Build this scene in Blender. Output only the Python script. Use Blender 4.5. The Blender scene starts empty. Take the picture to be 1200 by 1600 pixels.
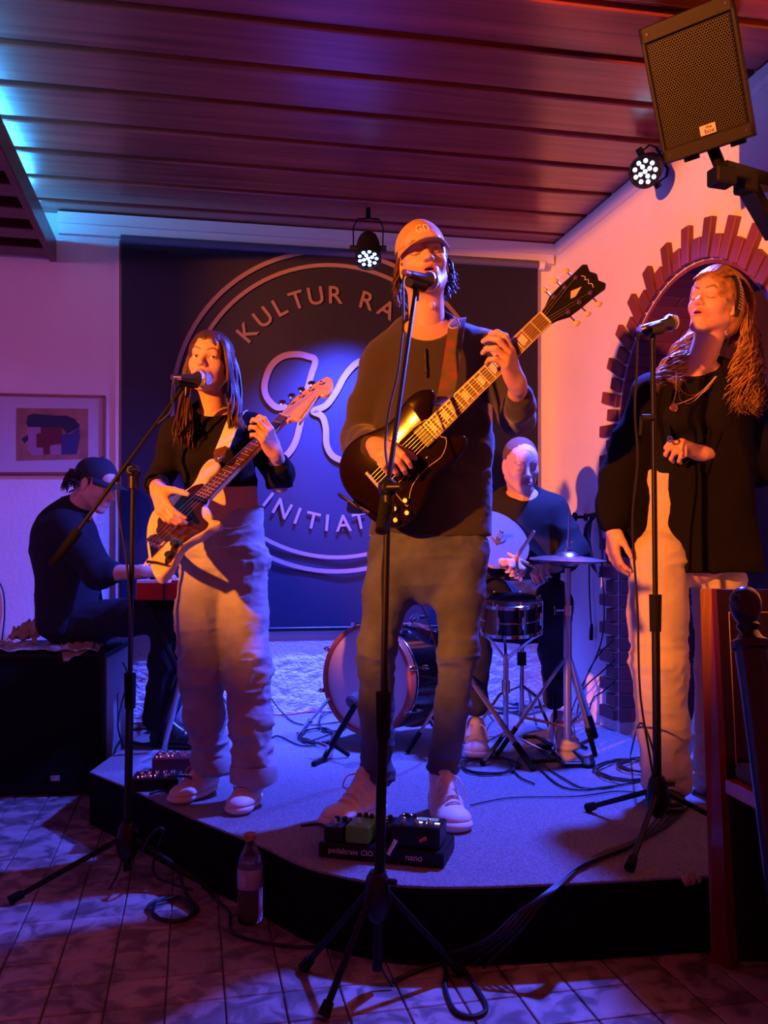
import bpy, bmesh, math, random
import numpy as np
from mathutils import Vector, Matrix, noise as mnoise

random.seed(7)
scene = bpy.context.scene
C = scene.collection

# ------------------------------------------------------------------ camera
F = 1380.0          # focal length in pixels of the 1200x1600 frame
HZ = 858.0          # horizon row
CH = 1.05           # camera height (m)
cam_d = bpy.data.cameras.new('camera')
cam = bpy.data.objects.new('camera', cam_d)
C.objects.link(cam)
cam.location = (0, 0, CH)
cam.rotation_euler = (math.pi / 2, 0, 0)
cam_d.sensor_fit = 'VERTICAL'
cam_d.sensor_height = 36.0
cam_d.lens = 36.0 * F / 1600.0
cam_d.shift_y = (HZ - 800.0) / 1600.0
cam_d.clip_start = 0.05
scene.camera = cam

# ------------------------------------------------------------------ world, view
world = bpy.data.worlds.new('room_ambient')
scene.world = world
world.use_nodes = True
world.node_tree.nodes['Background'].inputs[0].default_value = (0.65, 0.05, 0.11, 1)
world.node_tree.nodes['Background'].inputs[1].default_value = 0.33
scene.view_settings.view_transform = 'Standard'
scene.view_settings.look = 'None'
scene.view_settings.gamma = 1.0
scene.view_settings.exposure = 0.0
scene.view_settings.use_curve_mapping = False


def P(px, py, d):
    """photo pixel + distance -> place in the room (metres)"""
    return np.array([(px - 600.0) / F * d, d, CH + (HZ - py) / F * d])


def V(*a):
    return np.array(a, dtype=float)


def unit(v):
    v = np.asarray(v, dtype=float)
    return v / (np.linalg.norm(v) + 1e-12)


# ------------------------------------------------------------------ stage lighting
def aim(o, target):
    d = Vector(target) - o.location
    o.rotation_euler = d.to_track_quat('-Z', 'Y').to_euler()


def spot(name, loc, target, color, power, angle, blend=0.4, size=0.05):
    l = bpy.data.lights.new(name, 'SPOT')
    l.color = color
    l.energy = power
    l.spot_size = math.radians(angle)
    l.spot_blend = blend
    l.shadow_soft_size = size
    o = bpy.data.objects.new(name, l)
    C.objects.link(o)
    o.location = loc
    aim(o, target)
    return o


# warm front light (hangs over the audience, left of the camera)
spot('front_warm_light', (-3.25, -1.15, 2.28), (0.42, 3.1, 2.24), (1.0, 0.225, 0.013), 3000, 39, 0.38, 0.06)
# added magenta fill, not a lamp of the room, brightens the left wall
spot('added_magenta_fill', (-1.3, -0.6, 2.45), (-2.0, 4.3, 1.75), (0.85, 0.20, 0.70), 170, 44, 0.9, 0.08)
# blue LED cans on the stage (fixtures themselves are built further down)
PAR_R = P(1008, 268, 3.55)
PAR_M = P(575, 404, 4.20)
spot('blue_par_light', PAR_R + V(-0.021, -0.037, -0.026), (-0.45, 2.75, 0.2), (0.055, 0.085, 1.0), 1000, 112, 0.55, 0.06)
spot('blue_banner_light', PAR_M + V(0, -0.025, -0.043), (-0.28, 4.50, 1.0), (0.055, 0.085, 1.0), 1500, 84, 1.0, 0.06)

# ------------------------------------------------------------------ materials
MATS = {}


def mat(name, col, rough=0.6, metal=0.0, bump=0.0, bscale=60.0, var=0.0, vscale=8.0, stretch=(1, 1, 1),
        coat=0.0, spec=0.5, attr=False, emit=None, estr=0.0, trans=0.0, sheen=0.0, sub=0.0, col2=None, ior=1.45):
    if name in MATS:
        return MATS[name]
    m = bpy.data.materials.new(name)
    m.use_nodes = True
    nt = m.node_tree
    b = nt.nodes['Principled BSDF']
    b.inputs['Base Color'].default_value = (*col, 1)
    b.inputs['Roughness'].default_value = rough
    b.inputs['Metallic'].default_value = metal
    b.inputs['Specular IOR Level'].default_value = spec
    b.inputs['Coat Weight'].default_value = coat
    b.inputs['Transmission Weight'].default_value = trans
    b.inputs['IOR'].default_value = ior
    b.inputs['Sheen Weight'].default_value = sheen
    if sub:
        b.inputs['Subsurface Weight'].default_value = sub
        b.inputs['Subsurface Radius'].default_value = (0.012, 0.005, 0.003)
        b.inputs['Subsurface Scale'].default_value = 0.5
    if emit:
        b.inputs['Emission Color'].default_value = (*emit, 1)
        b.inputs['Emission Strength'].default_value = estr
    src = None
    if attr:
        a = nt.nodes.new('ShaderNodeVertexColor')
        a.layer_name = 'Col'
        src = a.outputs['Color']
    tc = nt.nodes.new('ShaderNodeTexCoord')
    mp = nt.nodes.new('ShaderNodeMapping')
    mp.inputs['Scale'].default_value = stretch
    nt.links.new(tc.outputs['Object'], mp.inputs['Vector'])
    if var > 0:
        n = nt.nodes.new('ShaderNodeTexNoise')
        n.inputs['Scale'].default_value = vscale
        n.inputs['Detail'].default_value = 5
        nt.links.new(mp.outputs[0], n.inputs['Vector'])
        mx = nt.nodes.new('ShaderNodeMix')
        mx.data_type = 'RGBA'
        c2 = col2 if col2 else tuple(c * (1 - var) for c in col)
        if src is not None:
            nt.links.new(src, mx.inputs[6])
            c2 = col2 if col2 else (0.3, 0.1, 0.06)
        else:
            mx.inputs[6].default_value = (*col, 1)
        mx.inputs[7].default_value = (*c2, 1)
        cr = nt.nodes.new('ShaderNodeMapRange')
        cr.inputs[1].default_value = 0.35
        cr.inputs[2].default_value = 0.68
        cr.inputs[4].default_value = 1.0 if src is None else var
        nt.links.new(n.outputs['Fac'], cr.inputs[0])
        nt.links.new(cr.outputs[0], mx.inputs[0])
        src = mx.outputs[2]
    if src is not None:
        nt.links.new(src, b.inputs['Base Color'])
    if bump > 0:
        n2 = nt.nodes.new('ShaderNodeTexNoise')
        n2.inputs['Scale'].default_value = bscale
        n2.inputs['Detail'].default_value = 4
        nt.links.new(mp.outputs[0], n2.inputs['Vector'])
        bp = nt.nodes.new('ShaderNodeBump')
        bp.inputs['Strength'].default_value = bump
        bp.inputs['Distance'].default_value = 0.01
        nt.links.new(n2.outputs['Fac'], bp.inputs['Height'])
        nt.links.new(bp.outputs[0], b.inputs['Normal'])
    MATS[name] = m
    return m


# ------------------------------------------------------------------ objects
def tag(o, label=None, cat=None, group=None, kind=None):
    if label:
        o['label'] = label
    if cat:
        o['category'] = cat
    if group:
        o['group'] = group
    if kind:
        o['kind'] = kind
    return o


def thing(name, label, cat, loc, group=None):
    o = bpy.data.objects.new(name, None)
    C.objects.link(o)
    o.location = tuple(float(v) for v in loc)
    o.empty_display_size = 0.05
    return tag(o, label, cat, group)


def root_loc(o):
    l = Vector((0, 0, 0))
    while o is not None:
        l = l + o.location
        o = o.parent
    return np.array(l)


def mesh_obj(name, verts, faces, material, parent=None, smooth=True, cols=None, loc=None):
    """verts are room coordinates; faces list of tuples or (n,4)/(n,3) array"""
    verts = np.asarray(verts, dtype=float)
    off = root_loc(parent) if parent is not None else (np.asarray(loc, float) if loc is not None else np.zeros(3))
    me = bpy.data.meshes.new(name)
    vv = (verts - off).astype(np.float32)
    if isinstance(faces, np.ndarray):
        n, k = faces.shape
        me.vertices.add(len(vv))
        me.vertices.foreach_set('co', vv.ravel())
        me.loops.add(n * k)
        me.loops.foreach_set('vertex_index', faces.astype(np.int32).ravel())
        me.polygons.add(n)
        me.polygons.foreach_set('loop_start', np.arange(0, n * k, k, dtype=np.int32))
        me.update(calc_edges=True)
        me.validate()
    else:
        me.from_pydata([tuple(v) for v in vv], [], [tuple(int(i) for i in f) for f in faces])
        me.update()
    if smooth:
        me.polygons.foreach_set('use_smooth', np.ones(len(me.polygons), dtype=bool))
    if cols is not None:
        ca = me.color_attributes.new('Col', 'FLOAT_COLOR', 'POINT')
        cc = np.ones((len(vv), 4), dtype=np.float32)
        cc[:, :3] = cols
        ca.data.foreach_set('color', cc.ravel())
    if material is not None:
        me.materials.append(material)
    o = bpy.data.objects.new(name, me)
    C.objects.link(o)
    if parent is not None:
        o.parent = parent
    elif loc is not None:
        o.location = tuple(float(v) for v in off)
    return o


def frame(d, hint=(0, 0, 1)):
    d = unit(d)
    h = np.asarray(hint, float)
    if abs(np.dot(d, unit(h))) > 0.97:
        h = V(1, 0, 0) if abs(d[0]) < 0.9 else V(0, 1, 0)
    a = unit(np.cross(h, d))
    b = np.cross(d, a)
    return a, b, d


class MB:
    """collects shapes in room coordinates, then becomes ONE mesh object"""

    def __init__(self):
        self.v = []
        self.f = []

    def add(self, vs, fs):
        n = len(self.v)
        self.v.extend([tuple(map(float, p)) for p in vs])
        self.f.extend([tuple(i + n for i in f) for f in fs])
        return self

    def box(self, c, s, rz=0.0, ax=None, bev=0.0):
        c = np.asarray(c, float)
        if ax is None:
            ca, sa = math.cos(rz), math.sin(rz)
            ax = (V(ca, sa, 0), V(-sa, ca, 0), V(0, 0, 1))
        h = [s[0] / 2, s[1] / 2, s[2] / 2]
        b = min(bev, min(h) * 0.9)
        if b <= 0:
            vs = []
            for z in (-1, 1):
                for y in (-1, 1):
                    for x in (-1, 1):
                        vs.append(c + ax[0] * x * h[0] + ax[1] * y * h[1] + ax[2] * z * h[2])
            fs = [(0, 2, 3, 1), (4, 5, 7, 6), (0, 1, 5, 4), (2, 6, 7, 3), (0, 4, 6, 2), (1, 3, 7, 5)]
            return self.add(vs, fs)
        # chamfered box
        vs = []
        idx = {}
        for z in (-1, 1):
            for y in (-1, 1):
                for x in (-1, 1):
                    for k in range(3):
                        e = [h[0] - b, h[1] - b, h[2] - b]
                        e[k] = h[k]
                        idx[(x, y, z, k)] = len(vs)
                        vs.append(c + ax[0] * x * e[0] + ax[1] * y * e[1] + ax[2] * z * e[2])
        fs = []
        for k in range(3):
            o = [i for i in range(3) if i != k]
            for sgn in (-1, 1):
                q = []
                for (p, r) in ((-1, -1), (1, -1), (1, 1), (-1, 1)):
                    t = [0, 0, 0]
                    t[k] = sgn
                    t[o[0]] = p
                    t[o[1]] = r
                    q.append(idx[(*t, k)])
                fs.append(tuple(q))
        for k in range(3):
            o = [i for i in range(3) if i != k]
            for p in (-1, 1):
                for r in (-1, 1):
                    q = []
                    for t_ in (-1, 1):
                        t = [0, 0, 0]
                        t[k] = t_
                        t[o[0]] = p
                        t[o[1]] = r
                        q.append((idx[(*t, o[0])], idx[(*t, o[1])]))
                    fs.append((q[0][0], q[0][1], q[1][1], q[1][0]))
        for z in (-1, 1):
            for y in (-1, 1):
                for x in (-1, 1):
                    fs.append((idx[(x, y, z, 0)], idx[(x, y, z, 1)], idx[(x, y, z, 2)]))
        return self.add(vs, fs)

    def tube(self, pts, r, n=8, caps=True, flat=None):
        pts = [np.asarray(p, float) for p in pts]
        m = len(pts)
        rs = r if hasattr(r, '__len__') else [r] * m
        vs = []
        a = None
        for i, p in enumerate(pts):
            d = pts[min(i + 1, m - 1)] - pts[max(i - 1, 0)]
            if np.linalg.norm(d) < 1e-9:
                d = V(0, 0, 1)
            d = unit(d)
            if a is None:
                a, b, _ = frame(d)
            else:
                a = a - d * np.dot(a, d)
                if np.linalg.norm(a) < 1e-6:
                    a, b, _ = frame(d)
                a = unit(a)
                b = np.cross(d, a)
            for k in range(n):
                t = 2 * math.pi * k / n
                fl = flat if flat else 1.0
                vs.append(p + (a * math.cos(t) + b * math.sin(t) * fl) * rs[i])
        fs = []
        for i in range(m - 1):
            for k in range(n):
                k2 = (k + 1) % n
                fs.append((i * n + k, i * n + k2, (i + 1) * n + k2, (i + 1) * n + k))
        if caps:
            fs.append(tuple(range(n - 1, -1, -1)))
            fs.append(tuple((m - 1) * n + k for k in range(n)))
        return self.add(vs, fs)

    def cyl(self, a, b, r, r2=None, n=16):
        return self.tube([a, b], [r, r if r2 is None else r2], n)

    def lathe(self, base, axis, prof, n=24, hint=(0, 0, 1)):
        """prof: list of (radius, height along axis)"""
        a, b, d = frame(axis, hint)
        base = np.asarray(base, float)
        vs = []
        for (r, h) in prof:
            for k in range(n):
                t = 2 * math.pi * k / n
                vs.append(base + d * h + (a * math.cos(t) + b * math.sin(t)) * r)
        fs = []
        for i in range(len(prof) - 1):
            for k in range(n):
                k2 = (k + 1) % n
                fs.append((i * n + k, i * n + k2, (i + 1) * n + k2, (i + 1) * n + k))
        fs.append(tuple(range(n - 1, -1, -1)))
        m = len(prof) - 1
        fs.append(tuple(m * n + k for k in range(n)))
        return self.add(vs, fs)

    def torus(self, c, axis, R, r, n=32, k=8):
        a, b, d = frame(axis)
        pts = [np.asarray(c) + (a * math.cos(2 * math.pi * i / n) + b * math.sin(2 * math.pi * i / n)) * R for i in range(n)]
        vs = []
        for i in range(n):
            o = unit(pts[i] - np.asarray(c))
            for j in range(k):
                t = 2 * math.pi * j / k
                vs.append(pts[i] + (o * math.cos(t) + d * math.sin(t)) * r)
        fs = [(i * k + j, ((i + 1) % n) * k + j, ((i + 1) % n) * k + (j + 1) % k, i * k + (j + 1) % k) for i in range(n) for j in range(k)]
        return self.add(vs, fs)

    def prism(self, outline, ext, bev=0.0, seg=2):
        """outline: planar loop of 3D points; ext: extrusion vector; rounded rims"""
        o = np.asarray(outline, float)
        e = np.asarray(ext, float)
        L = np.linalg.norm(e)
        n = len(o)
        c = o.mean(0)
        nrm = unit(e)
        rings = []
        if bev > 0:
            # inward offsets
            tang = np.roll(o, -1, 0) - np.roll(o, 1, 0)
            inw = np.cross(nrm[None, :], tang)
            inw /= (np.linalg.norm(inw, axis=1)[:, None] + 1e-12)
            area = 0
            a, b, _ = frame(nrm)
            x, y = (o - c) @ a, (o - c) @ b
            area = np.sum(x * np.roll(y, -1) - np.roll(x, -1) * y)
            if area < 0:
                inw = -inw
            st = [(bev * (1 - math.cos(t)), bev * (1 - math.sin(t))) for t in np.linspace(0, math.pi / 2, seg + 1)]
            # st: (inset, depth): at t=0 inset 0, depth bev ; t=pi/2 inset bev, depth 0
            for (ins, dep) in reversed(st):
                rings.append(o + inw * ins + nrm * dep)
            for (ins, dep) in st:
                rings.append(o + inw * ins + nrm * (L - dep))
        else:
            rings = [o, o + e]
        vs = np.concatenate(rings)
        fs = []
        for i in range(len(rings) - 1):
            for k in range(n):
                k2 = (k + 1) % n
                fs.append((i * n + k, i * n + k2, (i + 1) * n + k2, (i + 1) * n + k))
        fs.append(tuple(range(n - 1, -1, -1)))
        m = len(rings) - 1
        fs.append(tuple(m * n + k for k in range(n)))
        return self.add(vs, fs)

    def sphere(self, c, r, n=12, m=8, sc=(1, 1, 1), ax=None):
        c = np.asarray(c, float)
        if ax is None:
            ax = (V(1, 0, 0), V(0, 1, 0), V(0, 0, 1))
        vs = []
        for i in range(m + 1):
            ph = math.pi * i / m
            for k in range(n):
                t = 2 * math.pi * k / n
                q = (math.sin(ph) * math.cos(t) * sc[0], math.sin(ph) * math.sin(t) * sc[1], math.cos(ph) * sc[2])
                vs.append(c + r * (ax[0] * q[0] + ax[1] * q[1] + ax[2] * q[2]))
        fs = [(i * n + k, (i + 1) * n + k, (i + 1) * n + (k + 1) % n, i * n + (k + 1) % n) for i in range(m) for k in range(n)]
        return self.add(vs, fs)

    def build(self, name, material, parent=None, smooth=False, loc=None):
        o = mesh_obj(name, self.v, self.f, material, parent, smooth=False, loc=loc)
        if smooth:
            me = o.data
            me.polygons.foreach_set('use_smooth', np.ones(len(me.polygons), dtype=bool))
            try:
                me.set_sharp_from_angle(angle=math.radians(40))
            except Exception:
                pass
        bm = bmesh.new()
        bm.from_mesh(o.data)
        bmesh.ops.recalc_face_normals(bm, faces=bm.faces)
        bm.to_mesh(o.data)
        bm.free()
        return o


def spline(pts, n=8, closed=False):
    """Catmull-Rom through the points"""
    p = [np.asarray(q, float) for q in pts]
    m = len(p)
    out = []
    rng = range(m) if closed else range(m - 1)
    for i in rng:
        if closed:
            p0, p1, p2, p3 = p[(i - 1) % m], p[i], p[(i + 1) % m], p[(i + 2) % m]
        else:
            p0, p1, p2, p3 = p[max(i - 1, 0)], p[i], p[i + 1], p[min(i + 2, m - 1)]
        for k in range(n):
            t = k / n
            out.append(0.5 * ((2 * p1) + (-p0 + p2) * t + (2 * p0 - 5 * p1 + 4 * p2 - p3) * t * t + (-p0 + 3 * p1 - 3 * p2 + p3) * t ** 3))
    if not closed:
        out.append(p[-1])
    return out


def text_mesh(s, size=1.0, extrude=0.0, space=1.0, shear=0.0, bold=0.0):
    cu = bpy.data.curves.new('txt', 'FONT')
    cu.body = s
    cu.size = size
    cu.extrude = extrude
    cu.space_character = space
    cu.shear = shear
    cu.offset = bold * size
    cu.align_x = 'CENTER'
    cu.align_y = 'CENTER'
    cu.resolution_u = 3
    o = bpy.data.objects.new('txt', cu)
    C.objects.link(o)
    dg = bpy.context.evaluated_depsgraph_get()
    me = bpy.data.meshes.new_from_object(o.evaluated_get(dg))
    vs = np.array([v.co for v in me.vertices]).reshape(-1, 3)
    fs = [tuple(p.vertices) for p in me.polygons]
    bpy.data.objects.remove(o)
    bpy.data.curves.remove(cu)
    bpy.data.meshes.remove(me)
    return vs, fs


def put_text(name, s, size, origin, xax, yax, material, parent, lift=0.0008, extrude=0.0004, space=1.0, shear=0.0, bold=0.0):
    vs, fs = text_mesh(s, size, extrude, space, shear, bold)
    xax, yax = unit(xax), unit(yax)
    n = np.cross(xax, yax)
    w = np.asarray(origin) + vs[:, :1] * xax + vs[:, 1:2] * yax + (vs[:, 2:3] + lift) * n
    return mesh_obj(name, w, fs, material, parent, smooth=False)


# ------------------------------------------------------------------ implicit surfaces (people, clothes, shoes)
def cap(a, b, ra, rb=None):
    a, b = np.asarray(a, float), np.asarray(b, float)
    rb = ra if rb is None else rb
    R = max(ra, rb)
    lo, hi = np.minimum(a, b) - R, np.maximum(a, b) + R
    ba = b - a
    L = float(ba @ ba) + 1e-12

    def fn(x, y, z):
        px, py, pz = x - a[0], y - a[1], z - a[2]
        t = np.clip((px * ba[0] + py * ba[1] + pz * ba[2]) / L, 0, 1)
        return np.sqrt((px - ba[0] * t) ** 2 + (py - ba[1] * t) ** 2 + (pz - ba[2] * t) ** 2) - (ra + (rb - ra) * t)
    return lo, hi, fn


def ecap(a, b, ra, rb, axis, flat):
    """capsule whose section is squashed along axis"""
    a, b = np.asarray(a, float), np.asarray(b, float)
    n = unit(axis)
    s = 1.0 / flat - 1.0
    R = max(ra, rb)
    lo, hi = np.minimum(a, b) - R, np.maximum(a, b) + R
    ba = b - a
    ba = ba + n * (ba @ n) * s
    L = float(ba @ ba) + 1e-12

    def fn(x, y, z):
        px, py, pz = x - a[0], y - a[1], z - a[2]
        q = (px * n[0] + py * n[1] + pz * n[2]) * s
        px, py, pz = px + n[0] * q, py + n[1] * q, pz + n[2] * q
        t = np.clip((px * ba[0] + py * ba[1] + pz * ba[2]) / L, 0, 1)
        return (np.sqrt((px - ba[0] * t) ** 2 + (py - ba[1] * t) ** 2 + (pz - ba[2] * t) ** 2) - (ra + (rb - ra) * t)) * (0.5 + 0.5 * flat)
    return lo, hi, fn


def ell(c, r, R=None):
    c = np.asarray(c, float)
    r = np.asarray(r, float)
    R = np.eye(3) if R is None else np.asarray(R, float)   # columns = axes
    ext = np.sqrt(((R * r[None, :]) ** 2).sum(1))
    lo, hi = c - ext, c + ext

    def fn(x, y, z):
        px, py, pz = x - c[0], y - c[1], z - c[2]
        u = px * R[0, 0] + py * R[1, 0] + pz * R[2, 0]
        v = px * R[0, 1] + py * R[1, 1] + pz * R[2, 1]
        w = px * R[0, 2] + py * R[1, 2] + pz * R[2, 2]
        k0 = np.sqrt((u / r[0]) ** 2 + (v / r[1]) ** 2 + (w / r[2]) ** 2)
        k1 = np.sqrt((u / r[0] ** 2) ** 2 + (v / r[1] ** 2) ** 2 + (w / r[2] ** 2) ** 2) + 1e-9
        return k0 * (k0 - 1.0) / k1
    return lo, hi, fn


class Field:
    def __init__(self, res):
        self.res = res
        self.ops = []

    def add(self, prim, k=0.02):
        self.ops.append(('+', prim, k))
        return self

    def sub(self, prim, k=0.01):
        self.ops.append(('-', prim, k))
        return self

    def clip(self, pt, nrm):
        self.ops.append(('c', np.asarray(pt, float), unit(nrm)))
        return self

    def mesh(self, smooth=1):
        res = self.res
        los = [p[0] for o, p, k in self.ops if o == '+']
        his = [p[1] for o, p, k in self.ops if o == '+']
        lo = np.min(los, 0) - res * 3
        hi = np.max(his, 0) + res * 3
        n = np.ceil((hi - lo) / res).astype(int) + 1
        D = np.full(n, 0.25, dtype=np.float32)
        ax = [lo[i] + np.arange(n[i]) * res for i in range(3)]
        for op in self.ops:
            if op[0] == 'c':
                pt, nr = op[1], op[2]
                d = ((ax[0] - pt[0]) * nr[0])[:, None, None] + ((ax[1] - pt[1]) * nr[1])[None, :, None] + ((ax[2] - pt[2]) * nr[2])[None, None, :]
                D = np.maximum(D, d.astype(np.float32))
                continue
            o, (l, h, fn), k = op
            mg = k + res * 3
            i0 = np.clip(np.floor((l - mg - lo) / res).astype(int), 0, n - 1)
            i1 = np.clip(np.ceil((h + mg - lo) / res).astype(int) + 1, 1, n)
            if np.any(i1 <= i0):
                continue
            sl = tuple(slice(i0[i], i1[i]) for i in range(3))
            X = ax[0][sl[0]][:, None, None]
            Y = ax[1][sl[1]][None, :, None]
            Z = ax[2][sl[2]][None, None, :]
            d = fn(X, Y, Z).astype(np.float32)
            cur = D[sl]
            if o == '+':
                if k > 0:
                    hh = np.maximum(k - np.abs(cur - d), 0) / k
                    D[sl] = np.minimum(cur, d) - hh * hh * k * 0.25
                else:
                    D[sl] = np.minimum(cur, d)
            else:
                d = -d
                if k > 0:
                    hh = np.maximum(k - np.abs(cur - d), 0) / k
                    D[sl] = np.maximum(cur, d) + hh * hh * k * 0.25
                else:
                    D[sl] = np.maximum(cur, d)
        return surface_nets(D, lo, res, smooth)


def surface_nets(D, lo, res, smooth):
    ins = D < 0
    nx, ny, nz = D.shape
    cnt = np.zeros((nx - 1, ny - 1, nz - 1), dtype=np.int8)
    for dx in (0, 1):
        for dy in (0, 1):
            for dz in (0, 1):
                cnt += ins[dx:nx - 1 + dx, dy:ny - 1 + dy, dz:nz - 1 + dz]
    act = (cnt > 0) & (cnt < 8)
    ci = np.argwhere(act)
    idx = np.full(act.shape, -1, dtype=np.int32)
    idx[act] = np.arange(len(ci))
    acc = np.zeros((len(ci), 3))
    num = np.zeros(len(ci))
    corners = [(x, y, z) for x in (0, 1) for y in (0, 1) for z in (0, 1)]
    for a in corners:
        for axis in range(3):
            if a[axis]:
                continue
            b = list(a)
            b[axis] = 1
            da = D[ci[:, 0] + a[0], ci[:, 1] + a[1], ci[:, 2] + a[2]]
            db = D[ci[:, 0] + b[0], ci[:, 1] + b[1], ci[:, 2] + b[2]]
            cr = (da < 0) != (db < 0)
            t = np.where(cr, da / np.where(cr, da - db, 1), 0)
            p = np.tile(np.array(a, float), (len(ci), 1))
            p[:, axis] = t
            acc += p * cr[:, None]
            num += cr
    verts = lo + (ci + acc / num[:, None]) * res
    faces = []
    for axis in range(3):
        s0 = [slice(None)] * 3
        s1 = [slice(None)] * 3
        s0[axis] = slice(0, -1)
        s1[axis] = slice(1, None)
        a, b = ins[tuple(s0)], ins[tuple(s1)]
        e = np.argwhere(a != b)
        u, v = (axis + 1) % 3, (axis + 2) % 3
        e = e[(e[:, u] > 0) & (e[:, v] > 0) & (e[:, u] < D.shape[u] - 1) & (e[:, v] < D.shape[v] - 1)]
        if len(e) == 0:
            continue
        flip = ins[tuple(e.T)]
        q = []
        for (du, dv) in ((-1, -1), (0, -1), (0, 0), (-1, 0)):
            c = e.copy()
            c[:, u] += du
            c[:, v] += dv
            q.append(idx[tuple(c.T)])
        q = np.stack(q, 1)
        q[~flip] = q[~flip][:, ::-1]
        faces.append(q)
    faces = np.concatenate(faces)
    faces = faces[(faces >= 0).all(1)]
    for _ in range(smooth):
        verts = laplace(verts, faces, 0.5)
    return verts, faces


def laplace(verts, faces, w):
    s = np.zeros_like(verts)
    n = np.zeros(len(verts))
    for i in range(4):
        a, b = faces[:, i], faces[:, (i + 1) % 4]
        for k in range(3):
            s[:, k] += np.bincount(a, verts[b, k], len(verts)) + np.bincount(b, verts[a, k], len(verts))
        n += np.bincount(a, minlength=len(verts)) + np.bincount(b, minlength=len(verts))
    n = np.maximum(n, 1)
    return verts * (1 - w) + s / n[:, None] * w


def vnormals(verts, faces):
    fn = np.cross(verts[faces[:, 2]] - verts[faces[:, 0]], verts[faces[:, 3]] - verts[faces[:, 1]])
    n = np.zeros_like(verts)
    for i in range(4):
        for k in range(3):
            n[:, k] += np.bincount(faces[:, i], fn[:, k], len(verts))
    return n / (np.linalg.norm(n, axis=1)[:, None] + 1e-12)


def vnoise(p, seed=0):
    """smooth value noise in [-1,1], p (n,3)"""
    i = np.floor(p).astype(np.int64)
    f = p - i
    f = f * f * f * (f * (f * 6 - 15) + 10)
    out = np.zeros(len(p))
    for dx in (0, 1):
        for dy in (0, 1):
            for dz in (0, 1):
                h = ((i[:, 0] + dx) * 73856093) ^ ((i[:, 1] + dy) * 19349663) ^ ((i[:, 2] + dz) * 83492791) ^ (seed * 2654435761)
                h = (h ^ (h >> 13)) * 1274126177
                h = (h ^ (h >> 16)) & 0xFFFF
                w = (f[:, 0] if dx else 1 - f[:, 0]) * (f[:, 1] if dy else 1 - f[:, 1]) * (f[:, 2] if dz else 1 - f[:, 2])
                out += w * (h / 32767.5 - 1.0)
    return out


def folds(verts, faces, amp, freq, dirs=None, seed=0, sharp=True, mask=None):
    """push cloth vertices in and out along their normals"""
    n = vnormals(verts, faces)
    q = verts * freq if np.isscalar(freq) else verts * np.asarray(freq)[None, :]
    q = q + 0.6 * np.stack([vnoise(q * 0.5 + 9, seed + 5), vnoise(q * 0.5 + 31, seed + 6), vnoise(q * 0.5 + 57, seed + 7)], 1)
    v = vnoise(q, seed)
    if sharp:
        v = 1 - 2 * np.abs(v) ** 0.7
    v = v + 0.4 * vnoise(q * 2.1 + 11, seed + 1)
    if mask is not None:
        v = v * mask
    return verts + n * (v * amp)[:, None]


def joinmesh(parts):
    vs, fs, cs, o = [], [], [], 0
    for p in parts:
        vs.append(p[0])
        fs.append(p[1] + o)
        if len(p) > 2:
            cs.append(p[2])
        o += len(p[0])
    return np.concatenate(vs), np.concatenate(fs), (np.concatenate(cs) if cs else None)

# ------------------------------------------------------------------ room shell
BA = math.atan(0.1853)                      # back wall runs 10.5 deg off the camera's cross axis
WX, WY = V(math.cos(BA), math.sin(BA), 0), V(-math.sin(BA), math.cos(BA), 0)
RA = math.atan(0.2137)                      # depth lines of the room


def bw(x):
    return 4.54 + 0.1853 * (x + 0.59)


CORNER = V(0.929, 4.821, 0)
RD = unit(V(0.2137, -1, 0))                 # along the right wall towards the camera
RN = unit(V(-1, -0.2137, 0))                # right wall normal into the room
CEIL = 2.71
STAGE = 0.204


def rw(s, z, out=0.0):
    return CORNER + RD * s + RN * out + V(0, 0, z)


def back(x, z, out=0.0):
    return V(x, bw(x), z) - WY * out


M_plaster = mat('white_plaster', (0.78, 0.74, 0.74), 0.85, bump=0.25, bscale=55, var=0.06, vscale=3)
M_trim = mat('white_painted_wood', (0.8, 0.77, 0.75), 0.45, bump=0.03, bscale=30)
M_stone = mat('rough_whitewash', (0.78, 0.76, 0.78), 0.9, bump=0.9, bscale=45, stretch=(1, 1, 1.6))


def struct(o):
    o['kind'] = 'structure'
    return o


# back wall (plaster) and its rough whitewashed foot
m = MB()
a, b = -3.8, CORNER[0]
o4 = [back(a, 0), back(b, 0), back(b, 0, -0.2), back(a, 0, -0.2)]
m.prism(o4, (0, 0, 2.78))
struct(m.build('wall_back', M_plaster))
m = MB()
nx, nz = 120, 34
vs, fs = [], []
for j in range(nz + 1):
    z = STAGE - 0.02 + 0.40 * j / nz
    for i in range(nx + 1):
        x = -1.28 + 2.19 * i / nx
        e = 0.016 * min(1, (nz - j) / 8.0) * min(1, i / 6, (nx - i) / 6)
        h = mnoise.fractal(Vector((x * 34, z * 50, 0.3)), 0.6, 2.0, 4) * 0.5 + 0.5
        vs.append(back(x, z, 0.001 + e * (0.25 + 0.9 * h)))
for j in range(nz):
    for i in range(nx):
        k = j * (nx + 1) + i
        fs.append((k, k + 1, k + nx + 2, k + nx + 1))
struct(mesh_obj('trim_5', vs, fs, M_stone))

# left wall (outside the picture, closes the room)
m = MB().box(V(-3.75, 2.9, 1.39), (0.1, 3.4, 2.78), RA)
struct(m.build('wall_left', M_plaster))

# right wall with the arched niche
SC, AR, AZ, ND = 1.351, 0.60, 1.57, 0.42
S0, S1 = SC - AR, SC + AR
vs, fs = [], []


def quad(p):
    n = len(vs)
    vs.extend(p)
    fs.append(tuple(range(n, n + len(p))))


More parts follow.
